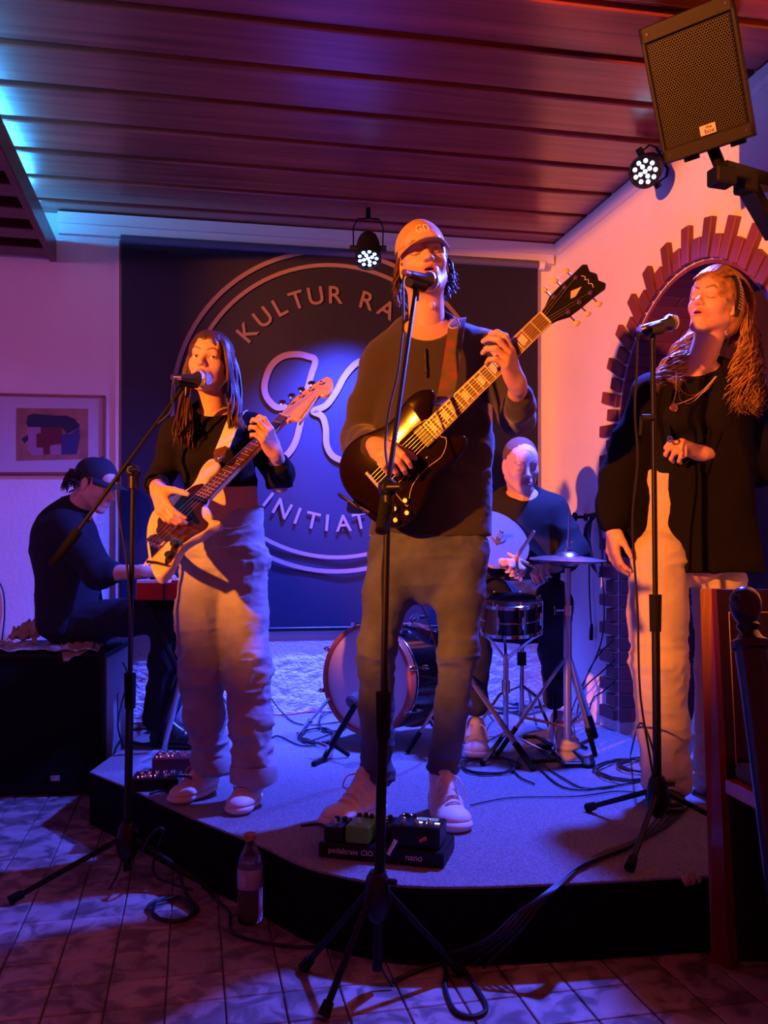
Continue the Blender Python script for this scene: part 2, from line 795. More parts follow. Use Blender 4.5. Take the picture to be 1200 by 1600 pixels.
SEND = 3.3
quad([rw(0, 0), rw(S0, 0), rw(S0, 2.78), rw(0, 2.78)])
quad([rw(S1, 0), rw(SEND, 0), rw(SEND, 2.78), rw(S1, 2.78)])
N = 36
arch = [(SC - AR * math.cos(math.pi * i / N), AZ + AR * math.sin(math.pi * i / N)) for i in range(N + 1)]
for i in range(N):
    (s0, z0), (s1, z1) = arch[i], arch[i + 1]
    quad([rw(s0, z0), rw(s1, z1), rw(s1, 2.78), rw(s0, 2.78)])
# reveal
prof = [(S0, 0.0)] + arch + [(S1, 0.0)]
for i in range(len(prof) - 1):
    (s0, z0), (s1, z1) = prof[i], prof[i + 1]
    quad([rw(s0, z0), rw(s1, z1), rw(s1, z1, -ND), rw(s0, z0, -ND)])
# outside of the wall, so that it has thickness
quad([rw(0, 0, -ND - .05), rw(SEND, 0, -ND - .05), rw(SEND, 2.78, -ND - .05), rw(0, 2.78, -ND - .05)])
quad([rw(0, 2.78), rw(SEND, 2.78), rw(SEND, 2.78, -ND - .05), rw(0, 2.78, -ND - .05)])
quad([rw(SEND, 0), rw(SEND, 2.78), rw(SEND, 2.78, -ND - .05), rw(SEND, 0, -ND - .05)])
wall_right = struct(mesh_obj('wall_right', vs, fs, M_plaster, smooth=False))
# niche back: a dark boarded door
M_door = mat('dark_stained_door', (0.045, 0.02, 0.018), 0.35, bump=0.1, bscale=20, stretch=(4, 4, 0.6), var=0.4, vscale=6)
m = MB()
m.box(rw(SC, 1.1, -ND + 0.01), (0.03, 2 * AR + 0.04, 2.2), RA)
dr = struct(m.build('door_1', M_door))
for k in range(6):
    s = S0 + 0.02 + (k + 0.5) * (2 * AR - 0.04) / 6
    pb = MB().box(rw(s, 1.09, -ND + 0.032), (0.016, (2 * AR - 0.04) / 6 - 0.008, 2.16), RA, bev=0.004)
    pb.build('plank', M_door, dr)

# bricks of the arch: each its own piece
M_brick = bpy.data.materials.new('red_brick')
M_brick.use_nodes = True
nt = M_brick.node_tree
bs = nt.nodes['Principled BSDF']
oi = nt.nodes.new('ShaderNodeObjectInfo')
nz_ = nt.nodes.new('ShaderNodeTexNoise')
nz_.inputs['Scale'].default_value = 24
mxa = nt.nodes.new('ShaderNodeMix')
mxa.data_type = 'RGBA'
mxa.inputs[6].default_value = (0.20, 0.040, 0.045, 1)
mxa.inputs[7].default_value = (0.12, 0.030, 0.042, 1)
mxb = nt.nodes.new('ShaderNodeMix')
mxb.data_type = 'RGBA'
mxb.inputs[7].default_value = (0.26, 0.07, 0.06, 1)
nt.links.new(oi.outputs['Random'], mxa.inputs[0])
nt.links.new(mxa.outputs[2], mxb.inputs[6])
mr = nt.nodes.new('ShaderNodeMapRange')
mr.inputs[1].default_value = 0.5
mr.inputs[2].default_value = 0.8
mr.inputs[4].default_value = 0.6
nt.links.new(nz_.outputs['Fac'], mr.inputs[0])
nt.links.new(mr.outputs[0], mxb.inputs[0])
nt.links.new(mxb.outputs[2], bs.inputs['Base Color'])
bs.inputs['Roughness'].default_value = 0.55
bpn = nt.nodes.new('ShaderNodeBump')
bpn.inputs['Strength'].default_value = 0.3
bpn.inputs['Distance'].default_value = 0.004
nt.links.new(nz_.outputs['Fac'], bpn.inputs['Height'])
nt.links.new(bpn.outputs[0], bs.inputs['Normal'])


def shared_brick(sx, sy, sz, nm, bev=0.003):
    m = MB().box((0, 0, 0), (sx, sy, sz), bev=bev)
    o = m.build(nm, M_brick)
    me = o.data
    bpy.data.objects.remove(o)
    return me


brick_long = shared_brick(0.150, 0.054, 0.040, 'brick')
brick_short = shared_brick(0.086, 0.054, 0.040, 'brick')
brick_reveal = shared_brick(0.195, 0.0615, 0.020, 'brick', .002)
brick_half = shared_brick(0.095, 0.0615, 0.020, 'brick', .002)


def place_piece(name, me, parent, pos, ax):
    o = bpy.data.objects.new(name, me)
    C.objects.link(o)
    o.parent = parent
    M = Matrix.Identity(4)
    for c in range(3):
        for r in range(3):
            M[r][c] = ax[c][r]
    for r in range(3):
        M[r][3] = pos[r]
    o.matrix_local = M
    return o


UPZ = V(0, 0, 1)
nb = 29
for i in range(nb):
    th = math.pi * (i + 0.5) / nb
    lng = (i % 2 == 0)
    L = 0.150 if lng else 0.086
    rad = -RD * math.cos(th) + UPZ * math.sin(th)
    tan = RD * math.sin(th) + UPZ * math.cos(th)
    pos = rw(SC, AZ) + rad * (AR + 0.004 + L / 2) + RN * (0.004 if lng else 0.0)
    place_piece('brick', brick_long if lng else brick_short, wall_right, pos, (rad, tan, np.cross(rad, tan)))
for side in (-1, 1):
    for i in range(20):
        z = AZ - 0.034 - 0.066 * i
        if z < 0.24 or (side > 0 and i > 6):
            continue
        lng = (i % 2 == 1)
        L = 0.150 if lng else 0.086
        rad = RD * side
        pos = rw(SC + side * (AR + 0.004 + L / 2), z) + RN * (0.004 if lng else 0.0)
        place_piece('brick', brick_long if lng else brick_short, wall_right, pos, (rad, UPZ, np.cross(rad, UPZ)))
# bricks lining the reveal, two courses deep, half-lapped
for i in range(nb):
    th = math.pi * (i + 0.5) / nb
    rad = -RD * math.cos(th) + UPZ * math.sin(th)
    tan = RD * math.sin(th) + UPZ * math.cos(th)
    for (dep, me_) in (((0.098, brick_reveal), (0.298, brick_reveal)) if i % 2 else ((0.048, brick_half), (0.198, brick_reveal), (0.348, brick_half))):
        pos = rw(SC, AZ) + rad * (AR - 0.006) - RN * dep
        place_piece('brick', me_, wall_right, pos, (RN, tan, np.cross(RN, tan)))
for side in (-1, 1):
    for i in range(20):
        z = AZ - 0.034 - 0.066 * i
        if z < 0.24 or side > 0:
            continue
        for (dep, me_) in (((0.098, brick_reveal), (0.298, brick_reveal)) if i % 2 else ((0.048, brick_half), (0.198, brick_reveal), (0.348, brick_half))):
            pos = rw(SC + side * (AR - 0.006), z) - RN * dep
            place_piece('brick', me_, wall_right, pos, (RN, UPZ, np.cross(RN, UPZ)))

# ------------------------------------------------------------------ wooden ceiling
M_wood = bpy.data.materials.new('red_lacquered_pine')
M_wood.use_nodes = True
nt = M_wood.node_tree
bs = nt.nodes['Principled BSDF']
tc = nt.nodes.new('ShaderNodeTexCoord')
mp = nt.nodes.new('ShaderNodeMapping')
mp.inputs['Scale'].default_value = (0.35, 9.0, 9.0)
nt.links.new(tc.outputs['Object'], mp.inputs[0])
oi = nt.nodes.new('ShaderNodeObjectInfo')
ad = nt.nodes.new('ShaderNodeVectorMath')
ad.operation = 'ADD'
sc_ = nt.nodes.new('ShaderNodeVectorMath')
sc_.operation = 'SCALE'
sc_.inputs[0].default_value = (1, 1, 1)
ml = nt.nodes.new('ShaderNodeMath')
ml.operation = 'MULTIPLY'
ml.inputs[1].default_value = 37.0
nt.links.new(oi.outputs['Random'], ml.inputs[0])
nt.links.new(ml.outputs[0], sc_.inputs['Scale'])
nt.links.new(mp.outputs[0], ad.inputs[0])
nt.links.new(sc_.outputs[0], ad.inputs[1])
n1 = nt.nodes.new('ShaderNodeTexNoise')
n1.inputs['Scale'].default_value = 3.0
n1.inputs['Detail'].default_value = 8
n1.inputs['Distortion'].default_value = 0.6
nt.links.new(ad.outputs[0], n1.inputs['Vector'])
cr = nt.nodes.new('ShaderNodeValToRGB')
cr.color_ramp.elements[0].position = 0.3
cr.color_ramp.elements[0].color = (0.20, 0.030, 0.022, 1)
cr.color_ramp.elements[1].position = 0.72
cr.color_ramp.elements[1].color = (0.44, 0.095, 0.065, 1)
nt.links.new(n1.outputs['Fac'], cr.inputs[0])
nt.links.new(cr.outputs[0], bs.inputs['Base Color'])
bs.inputs['Roughness'].default_value = 0.3
bs.inputs['Coat Weight'].default_value = 0.5
bs.inputs['Coat Roughness'].default_value = 0.22
bp = nt.nodes.new('ShaderNodeBump')
bp.inputs['Strength'].default_value = 0.12
bp.inputs['Distance'].default_value = 0.004
nt.links.new(n1.outputs['Fac'], bp.inputs['Height'])
nt.links.new(bp.outputs[0], bs.inputs['Normal'])

m = MB()
cx, cy = -0.9, 3.0
m.box(V(-0.95, 3.05, CEIL + 0.050), (5.6, 4.2, 0.05), BA)
ceiling = struct(m.build('ceiling', M_wood))
PITCH, BWID = 0.275, 0.226
d0 = 4.62                    # middle of the last board, measured where X = 0
for k in range(13):
    d = d0 - PITCH * k
    x0 = -2.75
    x1 = CORNER[0] + 0.2137 * (CORNER[1] - d) + 0.05
    pc = V(0, d, CEIL)
    L = (x1 - x0) / math.cos(BA)
    xm = (x0 + x1) / 2
    mb = MB().box((0, 0, 0), (L, BWID, 0.030), bev=0.005)
    o = mb.build('board', M_wood)
    o.parent = ceiling
    o.location = (xm, d + 0.1853 * xm, CEIL + 0.010)
    o.rotation_euler = (0, 0, BA)
    # thin cover moulding in the joint
    mb = MB().box((0, 0, 0), (L, 0.012, 0.014), bev=0.003)
    o = mb.build('moulding', M_wood)
    o.parent = ceiling
    o.location = (xm, d + 0.1853 * xm - PITCH / 2 / math.cos(BA), CEIL + 0.014)
    o.rotation_euler = (0, 0, BA)

# lowered soffit on the left (open on top, LED strip lies on it)
M_darkwood = mat('dark_stained_wood', (0.11, 0.024, 0.02), 0.4, bump=0.1, bscale=14, stretch=(1, 1, 1), var=0.5, vscale=5, coat=0.2)
E0 = V(-1.612, 4.351, 0)                       # soffit edge at the back wall
ED = unit(V(0.2137, -1, 0))
ZS0, ZS1 = 2.462, 2.572


def sof(t, w, z):                              # t along the edge to the camera, w to the left
    return E0 + ED * t + V(-math.cos(RA), -math.sin(RA), 0) * w + V(0, 0, z)


m = MB()
m.box(sof(1.6, 0.016, (ZS0 + ZS1) / 2), (0.032, 3.18, ZS1 - ZS0), RA, bev=0.003)
m.box(sof(1.6, 0.55, ZS1 - 0.012), (1.05, 3.15, 0.018), RA)
so = struct(m.build('trim_3', M_darkwood))
for k in range(13):
    mb = MB().box(sof(0.10 + 0.25 * k, 0.55, ZS0 + 0.04), (1.04, 0.13, 0.055), RA, bev=0.004)
    mb.build('board', M_darkwood, so)

# white mouldings under the ceiling
m = MB()
xl, xr = -1.60, CORNER[0] - 0.012
for (z0, z1, dep) in ((2.645, 2.698, 0.050), (2.598, 2.645, 0.032)):
    m.prism([back(xl, z0), back(xr, z0), back(xr, z0, dep), back(xl, z0, dep)], (0, 0, z1 - z0))
struct(m.build('trim_1', M_trim))
m = MB()
m.prism([rw(0.03, 2.66), rw(3.2, 2.66), rw(3.2, 2.66, 0.018), rw(0.03, 2.66, 0.018)], (0, 0, 0.04))
m.prism([rw(0.03, 2.635), rw(3.2, 2.635), rw(3.2, 2.635, 0.009), rw(0.03, 2.635, 0.009)], (0, 0, 0.025))
struct(m.build('trim_2', M_trim))
# casing to the left of the banner
m = MB()
m.prism([back(-1.335, 0.2), back(-1.318, 0.2), back(-1.318, 0.2, 0.02), back(-1.335, 0.2, 0.02)], (0, 0, 2.39))
struct(m.build('trim_4', M_trim))

# ------------------------------------------------------------------ floor of stone-patterned square tiles
M_tile = bpy.data.materials.new('stone_tile')
M_tile.use_nodes = True
nt = M_tile.node_tree
bs = nt.nodes['Principled BSDF']
ge = nt.nodes.new('ShaderNodeNewGeometry')
n1 = nt.nodes.new('ShaderNodeTexNoise')
n1.inputs['Scale'].default_value = 13
n1.inputs['Detail'].default_value = 6
n1.inputs['Distortion'].default_value = 0.9
nt.links.new(ge.outputs['Position'], n1.inputs['Vector'])
cr = nt.nodes.new('ShaderNodeValToRGB')
e = cr.color_ramp.elements
e[0].position = 0.34
e[0].color = (0.15, 0.115, 0.115, 1)
e[1].position = 0.66
e[1].color = (0.46, 0.39, 0.38, 1)
x = cr.color_ramp.elements.new(0.46)
x.color = (0.24, 0.19, 0.18, 1)
x = cr.color_ramp.elements.new(0.52)
x.color = (0.38, 0.31, 0.30, 1)
nt.links.new(n1.outputs['Fac'], cr.inputs[0])
oi = nt.nodes.new('ShaderNodeObjectInfo')
mx = nt.nodes.new('ShaderNodeMix')
mx.data_type = 'RGBA'
mx.blend_type = 'MULTIPLY'
mr = nt.nodes.new('ShaderNodeMapRange')
mr.inputs[3].default_value = 0.7
nt.links.new(oi.outputs['Random'], mr.inputs[0])
mx.inputs[0].default_value = 1
nt.links.new(cr.outputs[0], mx.inputs[6])
nt.links.new(mr.outputs[0], mx.inputs[7])
nt.links.new(mx.outputs[2], bs.inputs['Base Color'])
bs.inputs['Roughness'].default_value = 0.36
bp = nt.nodes.new('ShaderNodeBump')
bp.inputs['Strength'].default_value = 0.35
bp.inputs['Distance'].default_value = 0.004
nt.links.new(n1.outputs['Fac'], bp.inputs['Height'])
nt.links.new(bp.outputs[0], bs.inputs['Normal'])
M_grout = mat('grey_grout', (0.20, 0.16, 0.16), 0.9)

m = MB().box(V(-0.4, 2.2, -0.03), (5.6, 6.6, 0.052), RA)
floor = struct(m.build('floor', M_grout))
TS = 0.135
tme = MB().box((0, 0, 0), (TS - 0.004, TS - 0.004, 0.006), bev=0.0022).build('tile', M_tile)
tile_mesh = tme.data
bpy.data.objects.remove(tme)
FX, FY = V(math.cos(RA), math.sin(RA), 0), V(-math.sin(RA), math.cos(RA), 0)
stage_pts = [(-1.10, 4.46), (-1.12, 3.36), (-0.876, 3.10), (-0.60, 2.78), (-0.368, 2.54), (-0.20, 2.35), (-0.02, 2.245), (0.16, 2.215), (0.456, 2.238), (0.83, 2.29), (1.44, 2.35)]


def on_stage(x, y):
    if x < -1.12 or y < 2.2:
        return False
    pts = stage_pts[2:]
    if y > 3.1 and x > -1.1:
        return True
    for (a, b) in zip(pts[:-1], pts[1:]):
        if a[0] <= x <= b[0]:
            t = (x - a[0]) / (b[0] - a[0])
            return y > a[1] + (b[1] - a[1]) * t
    return False


cand = []
for i in range(-24, 16):
    for j in range(2, 34):
        p = FX * (i * TS) + FY * (j * TS)
        x, y = p[0], p[1]
        if y < 1.5 or on_stage(x - 0.1, y - 0.16) and on_stage(x + 0.1, y - 0.16):
            continue
        u = 600 + F * x / y
        v = HZ + F * CH / y
        if -140 < u < 1330 and v < 1760 and y < bw(x) - 0.05:
            cand.append((y, x))
cand.sort()
for (y, x) in cand[:298]:
    o = bpy.data.objects.new('tile', tile_mesh)
    C.objects.link(o)
    o.parent = floor
    o.location = (x, y, 0.0)
    o.rotation_euler = (0, 0, RA)

# ------------------------------------------------------------------ stage with blue-grey carpet
M_carpet = mat('grey_carpet', (0.34, 0.34, 0.40), 0.95, bump=1.0, bscale=260, var=0.6, vscale=170, sheen=0.2)
M_skirt = mat('black_stage_skirt', (0.005, 0.005, 0.006), 0.95, bump=0.3, bscale=120, spec=0.1)
front = spline([V(p[0], p[1], 0) for p in stage_pts[2:]], 6)
outl = [V(-1.10, bw(-1.10) - 0.002, 0), V(-1.12, 3.36, 0)] + front + [V(0.929 + 0.2137 * (4.821 - 2.37) - 0.003, 2.37, 0), CORNER - V(0.003, 0.003, 0)]
m = MB().prism([p + V(0, 0, 0.005) for p in outl], (0, 0, STAGE - 0.013))
stage = struct(m.build('trim_6', M_skirt))
stage.name = 'floor_stage'
m = MB().prism([p + V(0, 0, STAGE - 0.008) for p in outl], (0, 0, 0.008), bev=0.003)
m.build('carpet', M_carpet, stage)

# ------------------------------------------------------------------ people: anatomy helpers
def hframe(fwd, up):
    f = unit(fwd)
    u = np.asarray(up, float)
    u = unit(u - f * (u @ f))
    x = np.cross(f, u)
    return np.stack([x, f, u], 1)            # columns: right, forward, up


def chain(f, pts, k=0.02, off=0.0):
    for a, b in zip(pts[:-1], pts[1:]):
        f.add(cap(P(*a[:3]), P(*b[:3]), a[3] + off, b[3] + off), k)


class Head:
    def __init__(self, hc, fwd, up, s=1.0):
        self.c = np.asarray(hc, float)
        self.R = hframe(fwd, up)
        self.s = s

    def L(self, x, y, z):
        return self.c + self.R @ (V(x, y, z) * self.s)

    def E(self, x, y, z, rx, ry=None, rz=None):
        ry = rx if ry is None else ry
        rz = rx if rz is None else rz
        return ell(self.L(x, y, z), V(rx, ry, rz) * self.s, self.R)

    def K(self, a, b, ra, rb=None):
        return cap(self.L(*a), self.L(*b), ra * self.s, (ra if rb is None else rb) * self.s)

    def local(self, v):
        return (v - self.c) @ self.R / self.s

    def mesh(self, neck=None, nr=0.055, male=True, mouth=0.0, eyes='closed', skin=(0.62, 0.36, 0.27), lip=(0.5, 0.16, 0.14),
             brow=(0.10, 0.05, 0.03), stubble=0.0, res=0.0023, nape=None):
        s = self.s
        f = Field(res)
        E, K = self.E, self.K
        jd = -0.008 * mouth
        f.add(E(0, -.014, .036, .073, .094, .084), 0)
        f.add(E(0, .026, -.010, .061, .066, .090), .03 * s)
        jw = .050 if male else .044
        for sg in (-1, 1):
            f.add(K((sg * jw, -.004, -.052), (sg * .017, .064, -.097 + jd), .021, .017), .03 * s)
            f.add(E(sg * .040, .055, -.022, .019), .03 * s)
        f.add(E(0, .074, -.098 + jd, .021 if male else .017, .017, .016), .02 * s)
        f.add(K((-.036, .079, .021), (.036, .079, .021), .0115 if male else .009), .018 * s)
        f.add(E(0, .066, .052, .05, .026, .03), .03 * s)
        f.add(E(0, .082, -.064, .027, .018, .022), .02 * s)
        for sg in (-1, 1):
            f.sub(E(sg * .0325, .106, .003, .020, .022, .0125), .013 * s)
            f.add(E(sg * .0325, .0742, .002, .0138), .004 * s)
        nw = 1.0 if male else .85
        f.add(K((0, .085, .016), (0, .107, -.024), .0075 * nw, .0105 * nw), .012 * s)
        f.add(E(0, .1085, -.028, .0115 * nw, .0115, .0100), .007 * s)
        for sg in (-1, 1):
            f.add(E(sg * .0125 * nw, .098, -.031, .0072, .010, .0072), .006 * s)
            f.sub(E(sg * .0062, .105, -.0385, .0036, .005, .0042), .002 * s)
            f.add(K((sg * .020, .088, -.0605), (sg * .003, .0985, -.0555), .0038, .0058), .005 * s)
        f.add(K((-.016, .0895, -.068 + jd), (.016, .0895, -.068 + jd), .0052), .005 * s)
        f.add(K((-.007, .0955, -.069 + jd), (.007, .0955, -.069 + jd), .0062), .005 * s)
        if mouth > 0.2:
            f.sub(E(0, .100, -.0625 + jd * .5, .0165, .022, .0035 + .0045 * mouth), .003 * s)
        else:
            f.sub(K((-.021, .0985, -.0622), (.021, .0985, -.0622), .0026), .002 * s)
        if eyes == 'open':
            for sg in (-1, 1):
                f.sub(E(sg * .0325, .093, .001, .0135, .012, .0056), .0015 * s)
        else:
            for sg in (-1, 1):
                f.sub(K((sg * .021, .0905, -.0035), (sg * .0325, .0915, -.0065), .0014), .002 * s)
                f.sub(K((sg * .0325, .0915, -.0065), (sg * .045, .0855, -.0035), .0014), .002 * s)
        # ears
        for sg in (-1, 1):
            f.add(E(sg * .0745, -.012, -.004, .0085, .0175, .0300), .007 * s)
            f.sub(E(sg * .0830, -.006, .000, .0060, .0100, .0170), .004 * s)
            f.add(E(sg * .0745, -.004, -.030, .006, .008, .010), .005 * s)
        if neck is not None:
            na = self.L(0, -.022, -.045)
            f.add(cap(na, neck, nr * s * .96, nr * s), .03 * s)
            f.add(cap(self.L(0, -.02, -.09), neck + V(0, -.022, .0), nr * s * .7, nr * s * .6), .03 * s)
            if male:
                f.add(E(0, .030, -.155, .011, .014, .014), .02 * s)
        v, fa = f.mesh(1)
        q = self.local(v)
        col = np.tile(np.array(skin, float), (len(v), 1))
        x, y, z = np.abs(q[:, 0]), q[:, 1], q[:, 2]

        def paint(mask, c, a=1.0):
            m_ = np.clip(mask, 0, 1)[:, None] * a
            col[:] = col * (1 - m_) + np.array(c)[None, :] * m_
        if stubble > 0:
            m_ = np.clip((-.035 - z) / .02, 0, 1) * np.clip((y - .0) / .03, 0, 1) * np.clip((z + .13) / .02, 0, 1)
            paint(m_ * stubble, brow)
        lipd = (x / .0235) ** 2 + ((z + .0630 - jd * .5) / (.0125 + .006 * mouth)) ** 2
        paint(np.clip((1.25 - lipd) * 3, 0, 1) * (y > .078), lip)
        if mouth > 0.2:
            paint(((x / .016) ** 2 + ((z + .0625 - jd * .5) / (.003 + .0045 * mouth)) ** 2 < 1.1) * (y < .0935) * (y > .06), (0.05, 0.012, 0.01))
        bz = .0265 + .010 * np.clip((x - .012) / .024, 0, 1) - .011 * np.clip((x - .036) / .018, 0, 1)
        paint(np.clip((.0046 - np.abs(z - bz)) / .002, 0, 1) * (x > .011) * (x < .054) * (y > .05), brow, 0.85)
        if eyes == 'open':
            lz = .0015 + .0062 * (1 - ((x - .0325) / .0155) ** 2)
            paint((np.abs(z - lz) < .0020) * (np.abs(x - .0325) < .0165) * (y > .06), brow, .95)
            lz = .0005 - .0055 * (1 - ((x - .0325) / .0155) ** 2)
            paint((np.abs(z - lz) < .0012) * (np.abs(x - .0325) < .0150) * (y > .06), brow, .5)
        else:
            lz = -.0025 - .0048 * (1 - ((x - .0325) / .0155) ** 2)
            paint((np.abs(z - lz) < .0021) * (np.abs(x - .0325) < .0155) * (y > .06), brow, .95)
        return v, fa, col

    def eyeballs(self, parent, gaze, iris=(0.05, 0.03, 0.02)):
        for sg in (-1, 1):
            m = MB().sphere(self.L(sg * .0325, .0742, .0015), .0131 * self.s, 20, 14)
            o = mesh_obj('eye', m.v, m.f, mat('eyeball', (1, 1, 1), 0.15, attr=True), parent)
            vs = np.array(m.v)
            g = unit(self.R @ unit(gaze))
            dt = (vs - self.L(sg * .0325, .0742, .0015)) @ g / (.0131 * self.s)
            cols = np.ones((len(vs), 4), dtype=np.float32)
            cols[:, :3] = (0.75, 0.7, 0.66)
            cols[dt > .86, :3] = iris
            ca = o.data.color_attributes.new('Col', 'FLOAT_COLOR', 'POINT')
            ca.data.foreach_set('color', cols.ravel())


def rot_toward(a, b, ang):
    """rotate unit a towards unit b (perpendicular)"""
    return a * math.cos(ang) + b * math.sin(ang)


FL = [(.042, .026, .020), (.046, .029, .021), (.042, .027, .020), (.033, .020, .018)]


def hand_ops(f, wrist, d, n, right, s=1.0, curls=((20, 30, 15),) * 4, spread=(6, 1, -4, -10), thumb=(40, 30, 15, 10), fore=None, fr=0.030):
    """d fingers' direction, n out of the palm, curls in degrees; thumb=(out, toward palm, bend1, bend2)"""
    d = unit(d)
    n = np.asarray(n, float)
    n = unit(n - d * (n @ d))
    t = np.cross(d, n) * (1 if right else -1)
    w = np.asarray(wrist, float)

    def p(a, b, c):
        return w + (d * a + t * b + n * c) * s
    bases = [(.090, .027), (.094, .0085), (.089, -.0105), (.080, -.0275)]
    f.add(cap(p(-.01, 0, 0), p(.015, 0, 0), .023 * s, .024 * s), .012)
    for (a, b) in bases:
        f.add(cap(p(.012, b * .55, 0), p(a, b, -.001), .0145 * s, .0110 * s), .014 * s)
    f.add(ell(p(.035, .022, .010), V(.030, .016, .014) * s, np.stack([unit(d + t * .5), unit(t - d * .5), n], 1)), .014 * s)
    f.add(ell(p(.045, -.022, .007), V(.034, .013, .012) * s, np.stack([d, t, n], 1)), .014 * s)
    nails = []
    for i in range(4):
        a, b = bases[i]
        sp = math.radians(spread[i])
        dd = rot_toward(d, t, sp)
        q = p(a, b, -.001)
        ang = 0.0
        rr = [.0098, .0090, .0082, .0070]
        if i == 3:
            rr = [.0085, .0078, .0070, .0062]
        for j in range(3):
            ang += math.radians(curls[i][j])
            dirv = rot_toward(dd, n, ang)
            q2 = q + dirv * FL[i][j] * s
            f.add(cap(q, q2, rr[j] * s, rr[j + 1] * s), .0035 if j else .009 * s)
            q = q2
    out, tow, b1, b2 = [math.radians(v) for v in thumb]
    q = p(.022, .026, .008)
    base = unit(rot_toward(rot_toward(d, t, out), n, tow))
    q2 = q + base * .040 * s
    f.add(cap(q, q2, .0145 * s, .0115 * s), .010 * s)
    bend = unit(d * .7 + n * .5 - t * .3)
    e = unit(base + bend * math.sin(b1))
    q3 = q2 + e * .033 * s
    f.add(cap(q2, q3, .0112 * s, .0100 * s), .004)
    e = unit(e + bend * math.sin(b2))
    f.add(cap(q3, q3 + e * .024 * s, .0100 * s, .0078 * s), .004)
    if fore is not None:
        f.add(cap(w - d * 0.0, fore, .0235 * s, fr), .014)


def skin_mesh(f, skin, smooth=1):
    v, fa = f.mesh(smooth)
    return v, fa, np.tile(np.array(skin, float), (len(v), 1))


def strand(mb, pts, r, n=5, flat=0.6):
    m_ = len(pts)
    rs = [max(r * min(1.0, 0.45 + 2.2 * i / m_) * (1 - max(0, (i / (m_ - 1) - .55) / .45) ** 2 * .9), 0.0006) for i in range(m_)]
    mb.tube(pts, rs, n, True, flat)


def curl_pts(guide, amp, turns, ph, m_=26, grow=True):
    g = spline(guide, 6)
    out = []
    L = len(g) - 1
    for i in range(m_):
        t = i / (m_ - 1)
        u = t * L
        k = min(int(u), L - 1)
        p = g[k] + (g[k + 1] - g[k]) * (u - k)
        d = unit(g[k + 1] - g[k])
        a, b, _ = frame(d, (0, 1, 0.1))
        am = amp * (min(1, t * 1.8) if grow else 1)
        out.append(p + (a * math.cos(ph + turns * 2 * math.pi * t) + b * math.sin(ph + turns * 2 * math.pi * t)) * am)
    return out


def sneaker(parent, heel, dirv, L, W, mats_, h=0.10, collar=None, laces=True, lace_m=None):
    """heel: ground point under the back of the heel"""
    d = unit(V(dirv[0], dirv[1], 0))
    x = V(d[1], -d[0], 0)
    z = V(0, 0, 1)
    g = np.asarray(heel, float)

    def p(a, b, c):
        return g + d * a + x * b + z * c
    k = L / .29
    f = Field(.004)
    f.add(ecap(p(.045 * k, 0, .016), p(.13 * k, 0, .016), W * .42, W * .40, z, .45), 0)
    f.add(ecap(p(.13 * k, 0, .016), p(L - .055, .004, .017), W * .42, W * .52, z, .42), .03)
    f.clip(p(0, 0, .032), (0, 0, 1))
    f.clip(p(0, 0, .001), (0, 0, -1))
    sv, sf = f.mesh(0)
    f = Field(.004)
    f.add(ecap(p(.045 * k, 0, .035), p(.12 * k, 0, .04), W * .37, W * .37, z, .8), 0)
    f.add(ecap(p(.12 * k, 0, .045), p(L - .075, .003, .028), W * .38, W * .43, z, .58), .04)
    f.add(ell(p(L - .066, .003, .028), V(.052, W * .44, .027), np.stack([d, x, z], 1)), .03)
    f.add(cap(p(.055 * k, 0, .05), p(.05 * k, 0, h - .012), W * .37, W * .36), .03)
    f.add(cap(p(.09 * k, 0, .07), p(.07 * k, 0, h - .006), W * .33, W * .33), .03)
    f.add(cap(p(.17 * k, 0, .055), p(.10 * k, 0, h + .006), W * .20, W * .22), .025)   # tongue
    f.clip(p(0, 0, .028), (0, 0, -1))
    uv, uf = f.mesh(1)
    sh = mesh_obj('shoe', uv, uf, mats_[0], parent)
    mesh_obj('sole', sv, sf, mats_[1], sh)
    if laces:
        lm = MB()
        for i in range(5):
            t = i / 4
            a = (.185 - .085 * t) * k
            c = .062 + (h - .064) * t * .95
            lm.tube(spline([p(a + .006, W * .30, c - .018), p(a + .012, W * .15, c + .006), p(a + .010, -W * .15, c + .007), p(a - .006, -W * .30, c - .018)], 4), .0028, 5)
        lm.tube(spline([p(.105 * k, 0, h + .01), p(.14 * k, W * .3, h + .004), p(.15 * k, W * .42, h - .03), p(.11 * k, W * .46, h - .05)], 5), .0026, 5)
        lm.tube(spline([p(.105 * k, 0, h + .01), p(.14 * k, -W * .3, h + .004), p(.16 * k, -W * .42, h - .03), p(.15 * k, -W * .47, h - .06)], 5), .0026, 5)
        lm.build('laces', lace_m or mats_[1], sh, True)
    return sh


